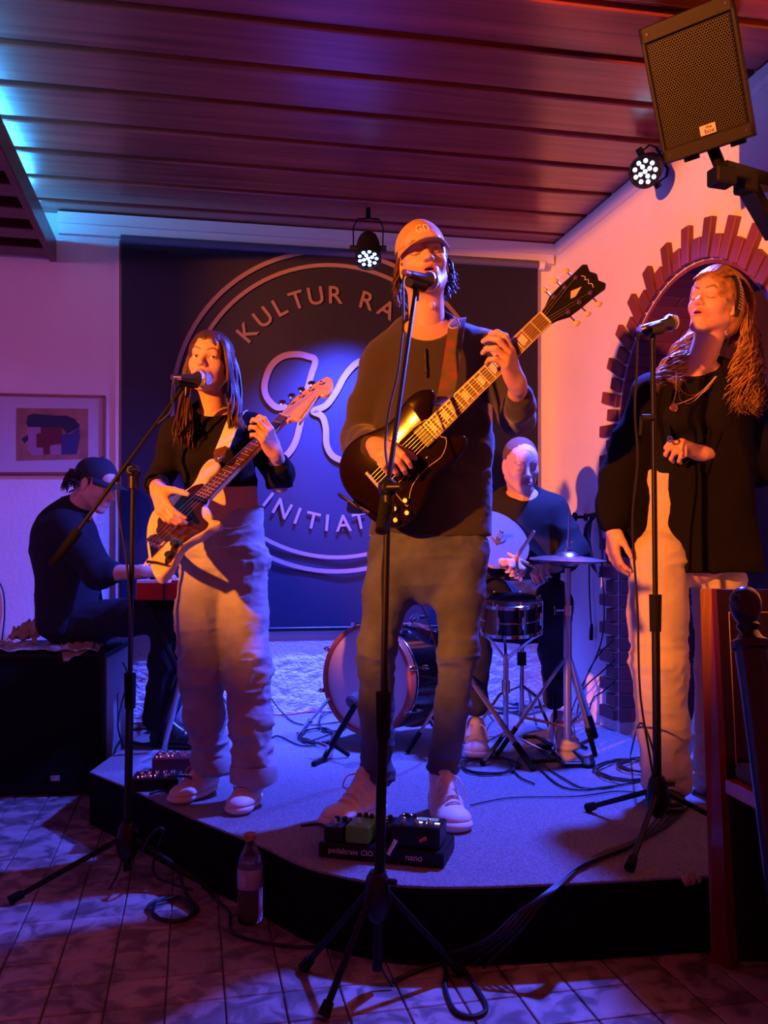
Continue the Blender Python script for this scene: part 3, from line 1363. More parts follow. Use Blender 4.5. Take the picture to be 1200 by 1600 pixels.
def cap_hat(parent, H, material, dark, tilt=0.0, z0=.040, grow=1.0, text=None, text_m=None, brim=.078):
    """baseball cap in the head's own frame"""
    R, s = H.R, H.s * grow
    n, mm = 40, 10
    vs, fs = [], []

    def el(th, zz):
        k = math.sqrt(max(0, 1 - ((zz) / .088) ** 2))
        return (.0815 * k * math.sin(th), -.012 + (.104 * k) * math.cos(th))

    def W(x, y, z):
        y2 = y * math.cos(tilt) - z * math.sin(tilt)
        z2 = y * math.sin(tilt) + z * math.cos(tilt)
        return H.c + R @ (V(x, y2, z2 + z0) * s)
    for j in range(mm + 1):
        zz = .086 * math.sin(math.pi / 2 * j / mm)
        for i in range(n):
            x, y = el(2 * math.pi * i / n, zz)
            # slightly squared crown front
            vs.append(W(x, y, zz * (1.0 + .06 * math.cos(2 * math.pi * i / n))))
    for j in range(mm):
        for i in range(n):
            fs.append((j * n + i, j * n + (i + 1) % n, (j + 1) * n + (i + 1) % n, (j + 1) * n + i))
    fs.append(tuple(mm * n + i for i in range(n)))
    # inner wall
    base = len(vs)
    for j, (zz, k) in enumerate(((-.004, 1.0), (-.004, .94), (.03, .92))):
        for i in range(n):
            x, y = el(2 * math.pi * i / n, 0)
            vs.append(W(x * k, -.012 + (y + .012) * k, zz))
    for i in range(n):
        i2 = (i + 1) % n
        fs.append((i2, i, base + i, base + i2))
        for r in range(2):
            fs.append((base + r * n + i2, base + r * n + i, base + (r + 1) * n + i, base + (r + 1) * n + i2))
    hat = mesh_obj('cap', vs, fs, material, parent)
    # brim
    m = MB()
    nb_, nr_ = 25, 6
    top, bot = [], []
    for i in range(nb_):
        th = math.radians(-72 + 144 * i / (nb_ - 1))
        x0, y0 = el(th, 0)
        ext = brim * max(0.0, math.cos(th * 1.2)) ** .6
        for j in range(nr_):
            t = j / (nr_ - 1)
            x = x0 * (1 + .06 * t)
            y = y0 + ext * t
            z = -.004 - .020 * (abs(x) / .08) ** 2 * t - .006 * t
            top.append(W(x, y, z + .002))
            bot.append(W(x, y, z - .0025))
    vv = top + bot
    nn = len(top)
    ff = []
    for i in range(nb_ - 1):
        for j in range(nr_ - 1):
            a = i * nr_ + j
            ff.append((a, a + nr_, a + nr_ + 1, a + 1))
            ff.append((nn + a + 1, nn + a + nr_ + 1, nn + a + nr_, nn + a))
        a = i * nr_ + nr_ - 1
        ff.append((a, a + nr_, nn + a + nr_, nn + a))
        a = i * nr_
        ff.append((a + nr_, a, nn + a, nn + a + nr_))
    mesh_obj('brim', vv, ff, material, hat)
    MB().sphere(W(0, -.012, .088), .007 * s, 10, 6, (1, 1, .6)).build('button', material, hat, True)
    if text:
        tv, tf = text_mesh(text, .038 * s, .0012 * s, 1.1)
        out = []
        for (a, b, c) in tv:
            th = -a / (.095 * s)
            zz = .036 + b / s * .95
            x, y = el(th, zz)
            nx, ny = math.sin(th), math.cos(th)
            k = .0025 + c / s
            out.append(W(x + nx * k, y + ny * k, zz * (1 + .06 * math.cos(th)) + .001))
        mesh_obj('lettering', out, tf, text_m, hat, smooth=False)
    return hat

# ------------------------------------------------------------------ people
SKIN = (0.60, 0.35, 0.26)
M_skin = mat('skin', (0.6, 0.35, 0.26), 0.5, attr=True, bump=0.06, bscale=260, sub=0.12, var=0.08, vscale=25)
M_olive = mat('dark_olive_jersey', (0.030, 0.024, 0.018), 0.9, bump=0.15, bscale=300, sheen=0.25)
M_black = mat('black_cloth', (0.009, 0.008, 0.009), 0.95, bump=0.15, bscale=250, spec=0.15)
M_blazer = mat('black_wool', (0.007, 0.006, 0.007), 0.95, bump=0.2, bscale=320, spec=0.12)
M_navy = mat('navy_cloth', (0.006, 0.006, 0.016), 0.95, bump=0.15, bscale=250)
M_dtee = mat('charcoal_tee', (0.014, 0.011, 0.012), 0.9, bump=0.12, bscale=260)
M_denim_l = mat('light_denim', (0.40, 0.41, 0.43), 0.85, bump=0.25, bscale=500, var=0.25, vscale=14)
M_denim_d = mat('worn_blue_denim', (0.085, 0.105, 0.165), 0.85, bump=0.25, bscale=500, var=0.5, vscale=9)
M_denim_n = mat('dark_denim', (0.022, 0.028, 0.055), 0.85, bump=0.25, bscale=500, var=0.4, vscale=9)
M_cream = mat('cream_denim', (0.55, 0.47, 0.36), 0.85, bump=0.2, bscale=420, var=0.12, vscale=12)
M_wshoe = mat('white_leather', (0.72, 0.68, 0.64), 0.55, bump=0.1, bscale=90, var=0.15, vscale=20)
M_rubber = mat('off_white_rubber', (0.66, 0.62, 0.57), 0.6)
M_bshoe = mat('black_leather', (0.012, 0.011, 0.012), 0.3)
M_tan = mat('tan_corduroy', (0.42, 0.27, 0.13), 0.9, bump=0.2, bscale=300)
M_white = mat('white_thread', (0.8, 0.76, 0.7), 0.7)
M_hbrown = mat('brown_hair', (0.075, 0.030, 0.016), 0.42, bump=0.1, bscale=200, var=0.4, vscale=30)
M_hdark = mat('black_hair', (0.012, 0.009, 0.009), 0.45, bump=0.1, bscale=200)
M_hblond = mat('blond_hair', (0.44, 0.22, 0.075), 0.42, var=0.6, vscale=45)
M_hfair = mat('short_fair_hair', (0.17, 0.105, 0.06), 0.7, bump=0.8, bscale=500)
M_silver = mat('polished_silver', (0.8, 0.78, 0.76), 0.2, 1.0)
M_gold = mat('gold_chain', (0.8, 0.55, 0.25), 0.25, 1.0)
M_brass = mat('brass', (0.7, 0.45, 0.18), 0.3, 1.0)


def garment(name, f, material, parent, amp=0.004, freq=(9, 9, 14), seed=0, smooth=1, mask=None, fine=0.0):
    v, fa = f.mesh(smooth)
    if amp:
        mk = None if mask is None else mask(v)
        v = folds(v, fa, amp, freq, seed=seed, mask=mk)
        if fine:
            v = folds(v, fa, fine, (20, 20, 44), seed=seed + 3, mask=mk)
    return mesh_obj(name, v, fa, material, parent)


def snap(o, px, py, out=0.0):
    """front-most point of a garment near a photo pixel"""
    me = o.data
    co = np.empty(len(me.vertices) * 3, dtype=np.float32)
    me.vertices.foreach_get('co', co)
    co = co.reshape(-1, 3) + root_loc(o)
    u = 600 + F * co[:, 0] / co[:, 1]
    v = HZ - F * (co[:, 2] - CH) / co[:, 1]
    near = (u - px) ** 2 + (v - py) ** 2 < 7 ** 2
    if not near.any():
        near = (u - px) ** 2 + (v - py) ** 2 < 20 ** 2
    d = co[near, 1].min() if near.any() else 2.8
    return P(px, py, d - out)


# ---------- guitarist in the middle
g = thing('person', 'tall person in a tan cap and dark henley shirt singing and playing a guitar', 'person', P(640, 1272, 2.80) * V(1, 1, 0) + V(0, 0, STAGE))
H = Head(P(661, 412, 2.80), (.07, -1, .13), (-.15, .13, .97), .99)
neck = P(668, 522, 2.86)
body = [H.mesh(neck, .058, True, 0.35, 'closed', SKIN, (0.45, 0.15, 0.12), (0.07, 0.035, 0.02), .30)]
f = Field(.008)
f.add(ecap(P(670, 565, 2.86), P(672, 700, 2.84), .145, .135, (0, 1, 0), .62), 0)
f.add(ecap(P(672, 700, 2.84), P(668, 840, 2.82), .135, .15, (0, 1, 0), .62), .04)
f.add(cap(P(600, 560, 2.86), P(762, 543, 2.86), .05), .05)
f.add(cap(P(668, 560, 2.87), neck, .06, .05), .04)
chain(f, [(596, 566, 2.86, .047), (560, 684, 2.88, .038), (592, 702, 2.62, .028)])
chain(f, [(764, 548, 2.85, .042), (806, 650, 2.74, .032), (808, 612, 2.52, .027)])
chain(f, [(622, 858, 2.82, .075), (590, 1012, 2.78, .048), (592, 1215, 2.84, .038)])
chain(f, [(718, 858, 2.82, .075), (716, 1020, 2.78, .048), (694, 1205, 2.84, .038)])
body.append(skin_mesh(f, SKIN))
# right hand picks over the strings, left hand closes round the neck
f = Field(.0027)
hand_ops(f, P(588, 697, 2.595), unit(P(612, 712, 2.47) - P(588, 697, 2.595)), (.35, .75, -.55), True, 1.0,
         ((35, 45, 25), (42, 50, 30), (48, 55, 30), (52, 55, 30)), thumb=(38, 38, 18, 12), fore=P(572, 690, 2.72), fr=.031)
body.append(skin_mesh(f, SKIN))
f = Field(.0027)
wl = P(808, 600, 2.490)
hand_ops(f, wl, unit(P(790, 548, 2.425) - wl), (-.80, .45, .10), False, 1.02,
         ((12, 45, 38), (20, 52, 40), (26, 58, 42), (32, 58, 42)), spread=(14, 3, -6, -15), thumb=(22, 40, 10, 8), fore=P(812, 640, 2.60), fr=.032)
body.append(skin_mesh(f, SKIN))
v, fa, co = joinmesh(body)
mesh_obj('body', v, fa, M_skin, g, cols=co)
# henley shirt
f = Field(.0065)
f.add(ecap(P(671, 575, 2.86), P(674, 700, 2.84), .182, .180, (0, 1, 0), .62), 0)
f.add(ecap(P(674, 700, 2.84), P(672, 850, 2.83), .182, .198, (0, 1, 0), .64), .05)
f.add(cap(P(598, 566, 2.86), P(764, 549, 2.86), .064), .06)
f.add(cap(P(668, 548, 2.87), P(668, 520, 2.87), .085, .066), .06)
chain(f, [(596, 572, 2.86, .068), (575, 640, 2.88, .062), (560, 686, 2.87, .056), (578, 698, 2.70, .048), (583, 698, 2.65, .041)], .025)
chain(f, [(766, 556, 2.85, .068), (792, 610, 2.80, .058), (808, 652, 2.73, .050), (812, 634, 2.60, .045), (812, 622, 2.555, .042)], .025)
f.sub(ell(P(668, 502, 2.80), V(.082, .11, .072)), .012)
f.sub(cap(P(664, 520, 2.735), P(664, 541, 2.715), .020, .006), .008)
f.clip(P(672, 838, 2.8), (0, 0, -1))
f.clip(P(586, 698, 2.62), unit(P(586, 700, 2.60) - P(575, 696, 2.70))) if False else None


def m1(v):
    return np.clip(.35 + 1.2 * np.abs(vnoise(v * 3.1, 4)), 0, 1.3)


shirt = garment('henley_shirt', f, M_olive, g, .0075, (7, 7, 10), 3, mask=m1, fine=.0016)
# placket with buttons, collar band
pk = MB()
pl = [snap(shirt, x_, y_, .0) for x_, y_ in ((664, 545), (665, 556), (665, 567), (666, 579), (666, 590))]
pk.tube(pl, .012, 8, True, .25)
plo = pk.build('placket', M_olive, shirt, True)
for p in (snap(shirt, 664.5, 549, .003), snap(shirt, 665, 566, .003), snap(shirt, 666, 583, .003)):
    MB().lathe(p, (0, -1, .1), [(.0055, 0), (.0058, .002), (.004, .0034), (.0015, .0030)], 12).build('button', M_bshoe, shirt, True)
# strap ends rest on the shoulder: see guitar
# jeans
f = Field(.0065)
f.add(ecap(P(669, 815, 2.83), P(668, 862, 2.825), .165, .172, (0, 1, 0), .66), 0)
chain(f, [(622, 860, 2.82, .094), (604, 930, 2.80, .072), (588, 1012, 2.775, .056), (588, 1100, 2.80, .053), (591, 1205, 2.835, .050)], .03)
chain(f, [(718, 860, 2.82, .094), (718, 930, 2.80, .076), (716, 1015, 2.765, .057), (707, 1100, 2.79, .052), (694, 1196, 2.835, .049)], .03)
f.clip(P(600, 806, 2.8), (0, 0, 1))


def m2(v):
    z = v[:, 2] - STAGE
    return .35 + 1.1 * np.clip((.26 - z) / .12, 0, 1) + .8 * np.exp(-((z - .50) / .07) ** 2) + .5 * np.exp(-((z - .88) / .06) ** 2)


garment('jeans', f, M_denim_d, g, .0062, (10, 10, 26), 8, mask=m2, fine=.0028)
sneaker(g, V(-.005, 2.885, STAGE), (-.62, -.80), .285, .105, (M_wshoe, M_rubber), .125)
sneaker(g, V(.178, 2.90, STAGE), (.17, -1), .290, .107, (M_wshoe, M_rubber), .125)
cap_hat(g, H, M_tan, None, -.19, .050, 1.0, 'GD', M_white, .082)
# hair over the ears
hb = MB()
rnd = random.Random(3)
f = Field(.005)
f.add(H.E(0, -.022, .030, .0785, .094, .088), 0)
f.sub(H.E(0, .085, -.03, .075, .075, .10), .01)
f.clip(H.L(0, 0, -.050), -H.R[:, 2] if False else -H.R[:, 2])
hv, hf = f.mesh(1)
hv = folds(hv, hf, .003, 40, seed=2)
for sg in (-1, 1):
    for i in range(64):
        a = rnd.uniform(-1.9, .28)
        x0 = sg * .074 * math.cos(a * .55)
        y0 = -.012 + .09 * math.sin(a)
        z0 = rnd.uniform(.02, .05)
        ln = rnd.uniform(.075, .135)
        fl = rnd.uniform(.006, .026)
        gd = [H.L(x0 * .97, y0, z0), H.L(x0 * 1.12, y0 - .004, z0 - ln * .35), H.L(x0 * 1.14 + sg * fl * .3, y0 - .008, z0 - ln * .7), H.L(x0 * 1.14 + sg * fl, y0 - .006, z0 - ln)]
        strand(hb, curl_pts(gd, .006, rnd.uniform(.8, 1.6), rnd.uniform(0, 6), 14), rnd.uniform(.003, .0052))
n0 = len(hv)
allv = np.concatenate([hv, np.array(hb.v)])
allf = [tuple(q) for q in hf] + [tuple(i + n0 for i in q) for q in hb.f]
mesh_obj('hair', allv, allf, M_hbrown, g)

# ---------- bassist
w = thing('person', 'person with long brown hair in a black crop top playing a cream bass', 'person', P(350, 1248, 2.98) * V(1, 1, 0) + V(0, 0, STAGE))
H = Head(P(329, 569, 2.96), (-.10, -1, .10), (.12, .12, 1), .885)
neck = P(334, 650, 3.00)
wskin = (0.63, 0.36, 0.26)
body = [H.mesh(neck, .050, False, 0.45, 'open', wskin, (0.52, 0.17, 0.15), (0.06, 0.03, 0.018))]
f = Field(.006)
f.add(ecap(P(335, 690, 3.01), P(352, 775, 3.00), .115, .096, (.1, 1, 0), .68), 0)
f.add(ecap(P(352, 775, 3.00), P(352, 840, 3.00), .096, .125, (.1, 1, 0), .7), .05)
f.add(cap(P(278, 670, 3.00), P(392, 664, 3.02), .036), .05)
f.add(cap(P(334, 672, 3.01), neck, .052, .044), .04)
chain(f, [(272, 675, 3.00, .036), (252, 752, 3.03, .031), (246, 764, 2.70, .024)])
chain(f, [(396, 668, 3.02, .036), (436, 756, 3.08, .031), (430, 708, 2.91, .024)])
chain(f, [(322, 870, 3.0, .07), (318, 1045, 2.98, .046), (322, 1195, 3.06, .036)])
chain(f, [(380, 870, 3.0, .07), (386, 1045, 2.95, .046), (393, 1205, 2.94, .036)])
body.append(skin_mesh(f, wskin))
f = Field(.0026)
wr = P(247, 766, 2.685)
hand_ops(f, wr, unit(P(258, 803, 2.62) - wr), (.55, .75, .05), True, .90,
         ((18, 26, 18), (26, 36, 22), (30, 40, 22), (32, 40, 22)), spread=(6, 1, -4, -8), thumb=(45, 22, 12, 8), fore=P(246, 758, 2.80), fr=.027)
body.append(skin_mesh(f, wskin))
f = Field(.0026)
wl = P(430, 708, 2.90)
hand_ops(f, wl, unit(P(415, 676, 2.845) - wl), (-.75, .50, .25), False, .90,
         ((22, 55, 40), (28, 58, 42), (34, 60, 42), (38, 60, 42)), spread=(8, 2, -5, -11), thumb=(20, 45, 8, 8), fore=P(439, 730, 2.985), fr=.027)
body.append(skin_mesh(f, wskin))
v, fa, co = joinmesh(body)
mesh_obj('body', v, fa, M_skin, w, cols=co)
H.eyeballs(w, (-.30, 1, .10))
# crop top with long sleeves
f = Field(.006)
f.add(ecap(P(334, 692, 3.01), P(346, 765, 3.00), .136, .122, (.1, 1, 0), .70), 0)
f.add(cap(P(276, 674, 3.00), P(394, 668, 3.02), .048), .05)
f.add(ell(P(312, 712, 2.93), V(.06, .05, .055)), .04)
f.add(ell(P(356, 712, 2.93), V(.06, .05, .055)), .04)
f.add(cap(P(334, 668, 3.02), P(334, 648, 3.02), .07, .058), .05)
chain(f, [(272, 680, 3.00, .050), (258, 735, 3.03, .045), (248, 756, 2.97, .042), (245, 759, 2.78, .034)], .02)
chain(f, [(398, 674, 3.02, .050), (424, 725, 3.06, .047), (437, 754, 3.08, .045), (440, 738, 3.01, .041), (438, 727, 2.965, .036)], .02)
f.sub(ell(P(334, 634, 2.97), V(.062, .08, .048)), .01)
f.clip(P(350, 764, 3.0), (.05, 0, -1))
top = None
f2 = f
v, fa = f2.mesh(1)
v = folds(v, fa, .0045, (9, 9, 12), seed=12)
mesh_obj('crop_top', v, fa, M_black, w)
# wide jeans with rolled cuffs
f = Field(.0065)
f.add(ecap(P(364, 806, 3.0), P(352, 862, 3.0), .104, .146, (.1, 1, 0), .72), 0)
chain(f, [(324, 868, 2.99, .086), (312, 960, 2.97, .080), (314, 1050, 2.96, .072), (321, 1120, 3.00, .066), (331, 1196, 3.05, .064)], .03)
chain(f, [(376, 868, 3.0, .088), (380, 960, 2.97, .078), (386, 1050, 2.93, .074), (392, 1130, 2.92, .068), (397, 1212, 2.92, .067)], .03)
f.clip(P(364, 798, 3.0), (-.12, 0, 1))
f.clip(P(331, 1208, 3.05) - V(0, 0, .0), (0, 0, -1))


def m3(v):
    z = v[:, 2] - STAGE
    return .5 + .5 * np.clip((.35 - z) / .15, 0, 1) + .8 * np.exp(-((z - .46) / .08) ** 2) + .5 * np.exp(-((z - .80) / .07) ** 2)


jn = garment('jeans', f, M_denim_l, w, .0070, (10, 10, 24), 21, mask=m3, fine=.0028)
for (c, r, zz) in ((P(333, 1188, 3.05), .070, 0), (P(398, 1206, 2.92), .074, 0)):
    cf = MB()
    cf.lathe(c - V(0, 0, .028), (0, 0, 1), [(r - .004, 0), (r + .004, -.002), (r + .006, .02), (r + .006, .045), (r + .002, .056), (r - .006, .054)], 28)
    vv = np.array(cf.v)
    nn = np.stack([vnoise(vv * 16 + k * 7, 5 + k) for k in range(3)], 1) * .007
    cf.v = [tuple(q) for q in vv + nn * np.array([1, 1, .5])]
    cf.build('cuff', M_denim_l, jn, True)
bt = MB()
bt.tube(spline([P(338, 818, 2.865), P(352, 826, 2.862), P(375, 824, 2.875), P(398, 812, 2.925)], 5), .0022, 5)
bt.build('pocket_seam', mat('seam_thread', (0.35, 0.25, 0.13), 0.8), jn, True)
MB().lathe(P(343, 806, 2.875), (0, -1, 0), [(.007, 0), (.007, .004), (.003, .006)], 12).build('button', M_brass, jn, True)
sneaker(w, P(334, 1200, 3.10) * V(1, 1, 0) + V(0, .02, STAGE), (-.42, -.95), .245, .088, (M_wshoe, M_rubber), .095)
sneaker(w, P(398, 1225, 3.02) * V(1, 1, 0) + V(0, 0, STAGE), (-.10, -1), .245, .090, (M_wshoe, M_rubber), .095)
# long wavy hair
hb = MB()
rnd = random.Random(11)
f = Field(.005)
f.add(H.E(0, -.006, .034, .0830, .110, .094), 0)
f.add(H.E(0, -.040, -.03, .080, .075, .10), .03)
f.sub(H.E(-.004, .120, -.024, .060, .078, .092), .010)
hv, hf = f.mesh(1)
hv = folds(hv, hf, .003, (40, 40, 14), seed=2)
D0 = 2.96
for i in range(150):
    left = i % 2 == 0
    u = rnd.random()                      # 0 front .. 1 back
    e = rnd.uniform(-1, 1)
    if left:
        pts = [(331 - 6 * u, 523 + 3 * u, -.02 + .05 * u), (306 - 5 * u, 541, -.030 + .09 * u), (294 - 5 * u + 2 * e, 575, -.030 + .10 * u), (294 - 5 * u + 5 * e, 612, -.04 + .10 * u), (289 + 9 * e, 645, -.08 + .10 * u), (286 + 13 * e, 672, -.10 + .06 * u), (288 + 13 * e, 676 + 30 * rnd.random(), -.105 + .05 * u)]
    else:
        pts = [(335 + 4 * u, 523 + 3 * u, -.02 + .05 * u), (350 + 6 * u, 540, -.075 + .13 * u), (357 + 15 * u + 2 * e, 575, -.075 + .15 * u), (360 + 14 * u + 4 * e, 610, -.06 + .12 * u), (363 + 8 * u + 6 * e, 640, -.08 + .10 * u), (367 + 9 * e, 656, -.10 + .07 * u), (373 + 14 * e, 662 + 12 * rnd.random(), -.095 + .06 * u)]
    gd = [P(a, b, D0 + c) for a, b, c in pts]
    strand(hb, curl_pts(gd, .008 if u < .7 else .004, rnd.uniform(1.0, 2.0), rnd.uniform(0, 1.4) + (0 if left else 2), 26), rnd.uniform(.0035, .0065))
n0 = len(hv)
mesh_obj('hair', np.concatenate([hv, np.array(hb.v)]), [tuple(q) for q in hf] + [tuple(i + n0 for i in q) for q in hb.f], M_hbrown, w)

# ---------- singer on the right
s_ = thing('person', 'person with curly blond hair and black blazer singing with closed eyes', 'person', P(1050, 1255, 2.93) * V(1, 1, 0) + V(0, 0, STAGE))
H = Head(P(1116, 479, 2.92), (-.70, -.64, .22), (.30, .12, .94), .93)
neck = P(1092, 574, 2.95)
body = [H.mesh(neck, .050, False, 0.25, 'closed', wskin, (0.50, 0.16, 0.14), (0.10, 0.05, 0.03))]
f = Field(.006)
f.add(ecap(P(1092, 625, 2.97), P(1085, 740, 2.97), .13, .11, (.3, 1, 0), .66), 0)
f.add(ecap(P(1085, 740, 2.97), P(1080, 850, 2.97), .11, .14, (.3, 1, 0), .7), .05)
f.add(cap(P(1024, 606, 2.96), P(1160, 606, 3.04), .040), .05)
f.add(cap(P(1092, 595, 2.97), neck, .055, .046), .04)
chain(f, [(1020, 612, 2.96, .04), (972, 735, 3.00, .034), (958, 822, 2.95, .025)])
chain(f, [(1164, 612, 3.04, .04), (1184, 726, 3.02, .034), (1098, 708, 2.86, .025)])
chain(f, [(1035, 880, 2.96, .07), (1035, 1050, 2.94, .05), (1035, 1235, 2.95, .036)])
chain(f, [(1120, 880, 3.0, .07), (1110, 1050, 3.02, .05), (1100, 1225, 3.05, .036)])
body.append(skin_mesh(f, wskin))
f = Field(.0026)
wl = P(1100, 709, 2.855)
hand_ops(f, wl, unit(P(1050, 692, 2.80) - wl), (.10, .62, -.55), False, .93,
         ((30, 62, 40), (36, 66, 42), (42, 68, 42), (46, 68, 42)), thumb=(20, 50, 25, 20), fore=P(1128, 714, 2.92), fr=.029)
body.append(skin_mesh(f, wskin))
f = Field(.0028)
hand_ops(f, P(958, 826, 2.945), (-.02, -.1, -1), (.9, .3, 0), True, .90,
         ((20, 26, 15),) * 4, thumb=(25, 15, 10, 10), fore=P(963, 790, 2.965), fr=.028)
body.append(skin_mesh(f, wskin))
v, fa, co = joinmesh(body)
mesh_obj('body', v, fa, M_skin, s_, cols=co)
# black top
f = Field(.0065)
f.add(ecap(P(1090, 630, 2.96), P(1070, 735, 2.955), .142, .128, (.3, 1, 0), .68), 0)
f.add(cap(P(1030, 610, 2.96), P(1150, 610, 3.02), .05), .05)
f.add(ell(P(1060, 650, 2.88), V(.065, .055, .06)), .04)
f.add(ell(P(1112, 655, 2.90), V(.065, .055, .06)), .04)
f.sub(ell(P(1088, 562, 2.885), V(.085, .09, .052)), .012)
f.clip(P(1050, 742, 2.95), (0, 0, -1))
garment('top', f, M_black, s_, .003, 9, 31)
# blazer, open at the front
f = Field(.007)
f.add(ecap(P(1094, 632, 2.985), P(1088, 740, 2.99), .172, .160, (.3, 1, 0), .70), 0)
f.add(ecap(P(1088, 740, 2.99), P(1102, 900, 2.99), .165, .185, (.3, 1, 0), .84), .06)
f.add(cap(P(1022, 612, 2.97), P(1164, 610, 3.04), .058), .06)
chain(f, [(1018, 618, 2.97, .066), (990, 690, 3.00, .066), (970, 745, 3.00, .066), (962, 790, 2.97, .058), (959, 812, 2.955, .050)], .03)
chain(f, [(1004, 680, 3.00, .07), (992, 780, 3.00, .06), (988, 850, 3.0, .055)], .03)
chain(f, [(1168, 620, 3.04, .068), (1186, 700, 3.03, .062), (1184, 732, 3.00, .060), (1140, 722, 2.93, .050), (1122, 716, 2.90, .043)], .03)
# front opening: from collar to waist, swinging out to the left leg
f.sub(ell(P(1088, 560, 2.87), V(.11, .14, .12)), .015)
f.sub(cap(P(1078, 620, 2.80), P(1032, 740, 2.80), .075, .050), .012)
f.sub(cap(P(1032, 740, 2.83), P(1024, 830, 2.83), .050, .060), .012)
f.sub(cap(P(1024, 830, 2.83), P(1006, 930, 2.83), .062, .110), .012)
f.clip(P(1100, 894, 2.95), (.0, 0, -1))
bz = garment('blazer', f, M_blazer, s_, .005, (7, 7, 6), 33)
# lapels
lp = MB()
lp.prism([P(1036, 590, 2.868), P(1024, 640, 2.850), P(1040, 720, 2.848), P(1050, 716, 2.843), P(1046, 640, 2.842), P(1052, 600, 2.852)], (0, .008, 0))
lp.build('lapel', M_blazer, bz)
lp = MB()
lp.prism([P(1120, 585, 2.875), P(1140, 640, 2.862), P(1105, 740, 2.838), P(1094, 735, 2.838), P(1112, 640, 2.852), P(1110, 596, 2.868)], (0, .008, 0))
lp.build('lapel', M_blazer, bz)
MB().lathe(P(1101, 806, 2.852), (0, -1, 0), [(.010, 0), (.010, .003), (.006, .005)], 14).build('button', M_bshoe, bz, True)
# cream jeans
f = Field(.0065)
f.add(ecap(P(1052, 748, 2.96), P(1068, 850, 2.98), .108, .145, (.3, 1, 0), .62), 0)
chain(f, [(1032, 872, 2.95, .098), (1028, 960, 2.94, .094), (1030, 1040, 2.935, .090), (1036, 1140, 2.94, .080), (1042, 1228, 2.945, .080)], .03)
chain(f, [(1118, 872, 3.01, .092), (1128, 960, 3.02, .088), (1128, 1040, 3.03, .080), (1120, 1140, 3.05, .074), (1114, 1212, 3.06, .074)], .03)
f.clip(P(1030, 734, 2.95), (0, 0, 1))
f.clip(P(1042, 1238, 2.945), (0, 0, -1))
sj = garment('jeans', f, M_cream, s_, .0050, (8, 8, 18), 41, mask=m3, fine=.0022)
sm = MB()
sm.tube(spline([P(1062, 850, 2.878), P(1066, 950, 2.868), P(1062, 1060, 2.86), P(1064, 1150, 2.872), P(1070, 1232, 2.878)], 6), .0018, 5)
sm.build('side_seam', mat('pale_seam', (0.5, 0.4, 0.28), 0.8), sj, True)
sneaker(s_, P(1052, 1240, 3.02) * V(1, 1, 0) + V(0, 0, STAGE), (-.35, -.9), .25, .09, (M_bshoe, M_bshoe), .075, laces=False)
sneaker(s_, P(1112, 1230, 3.12) * V(1, 1, 0) + V(0, 0, STAGE), (-.1, -1), .25, .09, (M_bshoe, M_bshoe), .075, laces=False)
# blond curls and a dark beaded headband
hb = MB()
rnd = random.Random(23)
f = Field(.005)
f.add(H.E(0, -.006, .034, .0830, .110, .094), 0)
f.add(H.E(0, -.050, -.02, .082, .070, .09), .03)
f.sub(H.E(0, .120, -.022, .064, .080, .092), .010)
hv, hf = f.mesh(1)
hv = folds(hv, hf, .003, 38, seed=5)
hd = 2.93
for i in range(460):
    e, h2 = rnd.uniform(-1, 1), rnd.uniform(-1, 1)
    u = rnd.random()
    if i % 4 != 0:          # mass behind and to the right of the face
        pts = [(1140 + 10 * u, 432 + 10 * u, .00 + .06 * u), (1160 + 8 * u + 4 * e, 470 + 12 * u, -.02 + .12 * u), (1166 + 14 * u + 6 * e, 525, -.03 + .14 * u + .02 * h2), (1160 + 20 * u + 12 * e, 570, -.05 + .13 * u), (1154 + 22 * u + 20 * e, 608, -.07 + .12 * u), (1160 + 12 * u + 24 * e, 625 + 26 * rnd.random(), -.08 + .10 * u)]
    else:                   # curls showing on the left of the neck
        pts = [(1128, 450, .10), (1102 + 6 * e, 500, .10 + .03 * u), (1072 + 9 * e, 535, .06 + .04 * u), (1060 + 14 * e, 562, .01 + .03 * u), (1046 + 20 * e, 588, -.03 + .02 * u), (1042 + 22 * e, 594 + 18 * rnd.random(), -.06)]
    gd = [P(a, b, hd + c) for a, b, c in pts]
    strand(hb, curl_pts(gd, rnd.uniform(.006, .020), rnd.uniform(2.0, 5.5), rnd.uniform(0, 6.3), 44), rnd.uniform(.0014, .0032), 5, .7)
for i in range(150):
    x = rnd.uniform(-.070, .070)
    c = math.sqrt(max(.05, 1 - (x / .086) ** 2))
    q = rnd.uniform(-.006, .006)
    gd = [H.L(x * .82, .070 + .022 * c, .052 + .030 * c + q), H.L(x * 1.02, .045 * c, .040 + .096 * c), H.L(x * 1.14, -.040, .040 + .098 * c), H.L(x * 1.22, -.105, .020 + .060 * c), H.L(x * 1.25, -.120, -.040 + q * 4), H.L(x * 1.3, -.115, -.085 + q * 5)]
    strand(hb, curl_pts(gd, .003, rnd.uniform(1, 3), rnd.uniform(0, 6.3), 26), rnd.uniform(.0024, .0044), 5, .5)
n0 = len(hv)
mesh_obj('hair', np.concatenate([hv, np.array(hb.v)]), [tuple(q) for q in hf] + [tuple(i + n0 for i in q) for q in hb.f], M_hblond, s_)
hbnd = MB()
arc = [H.L(.089 * math.cos(t), -.002 + .034 * math.sin(t), .022 + .108 * math.sin(t)) for t in np.linspace(-.55, math.pi + .55, 30)]
hbnd.tube(arc, .013, 8, True, .5)
hbo = hbnd.build('headband', M_bshoe, s_, True)
bd = MB()
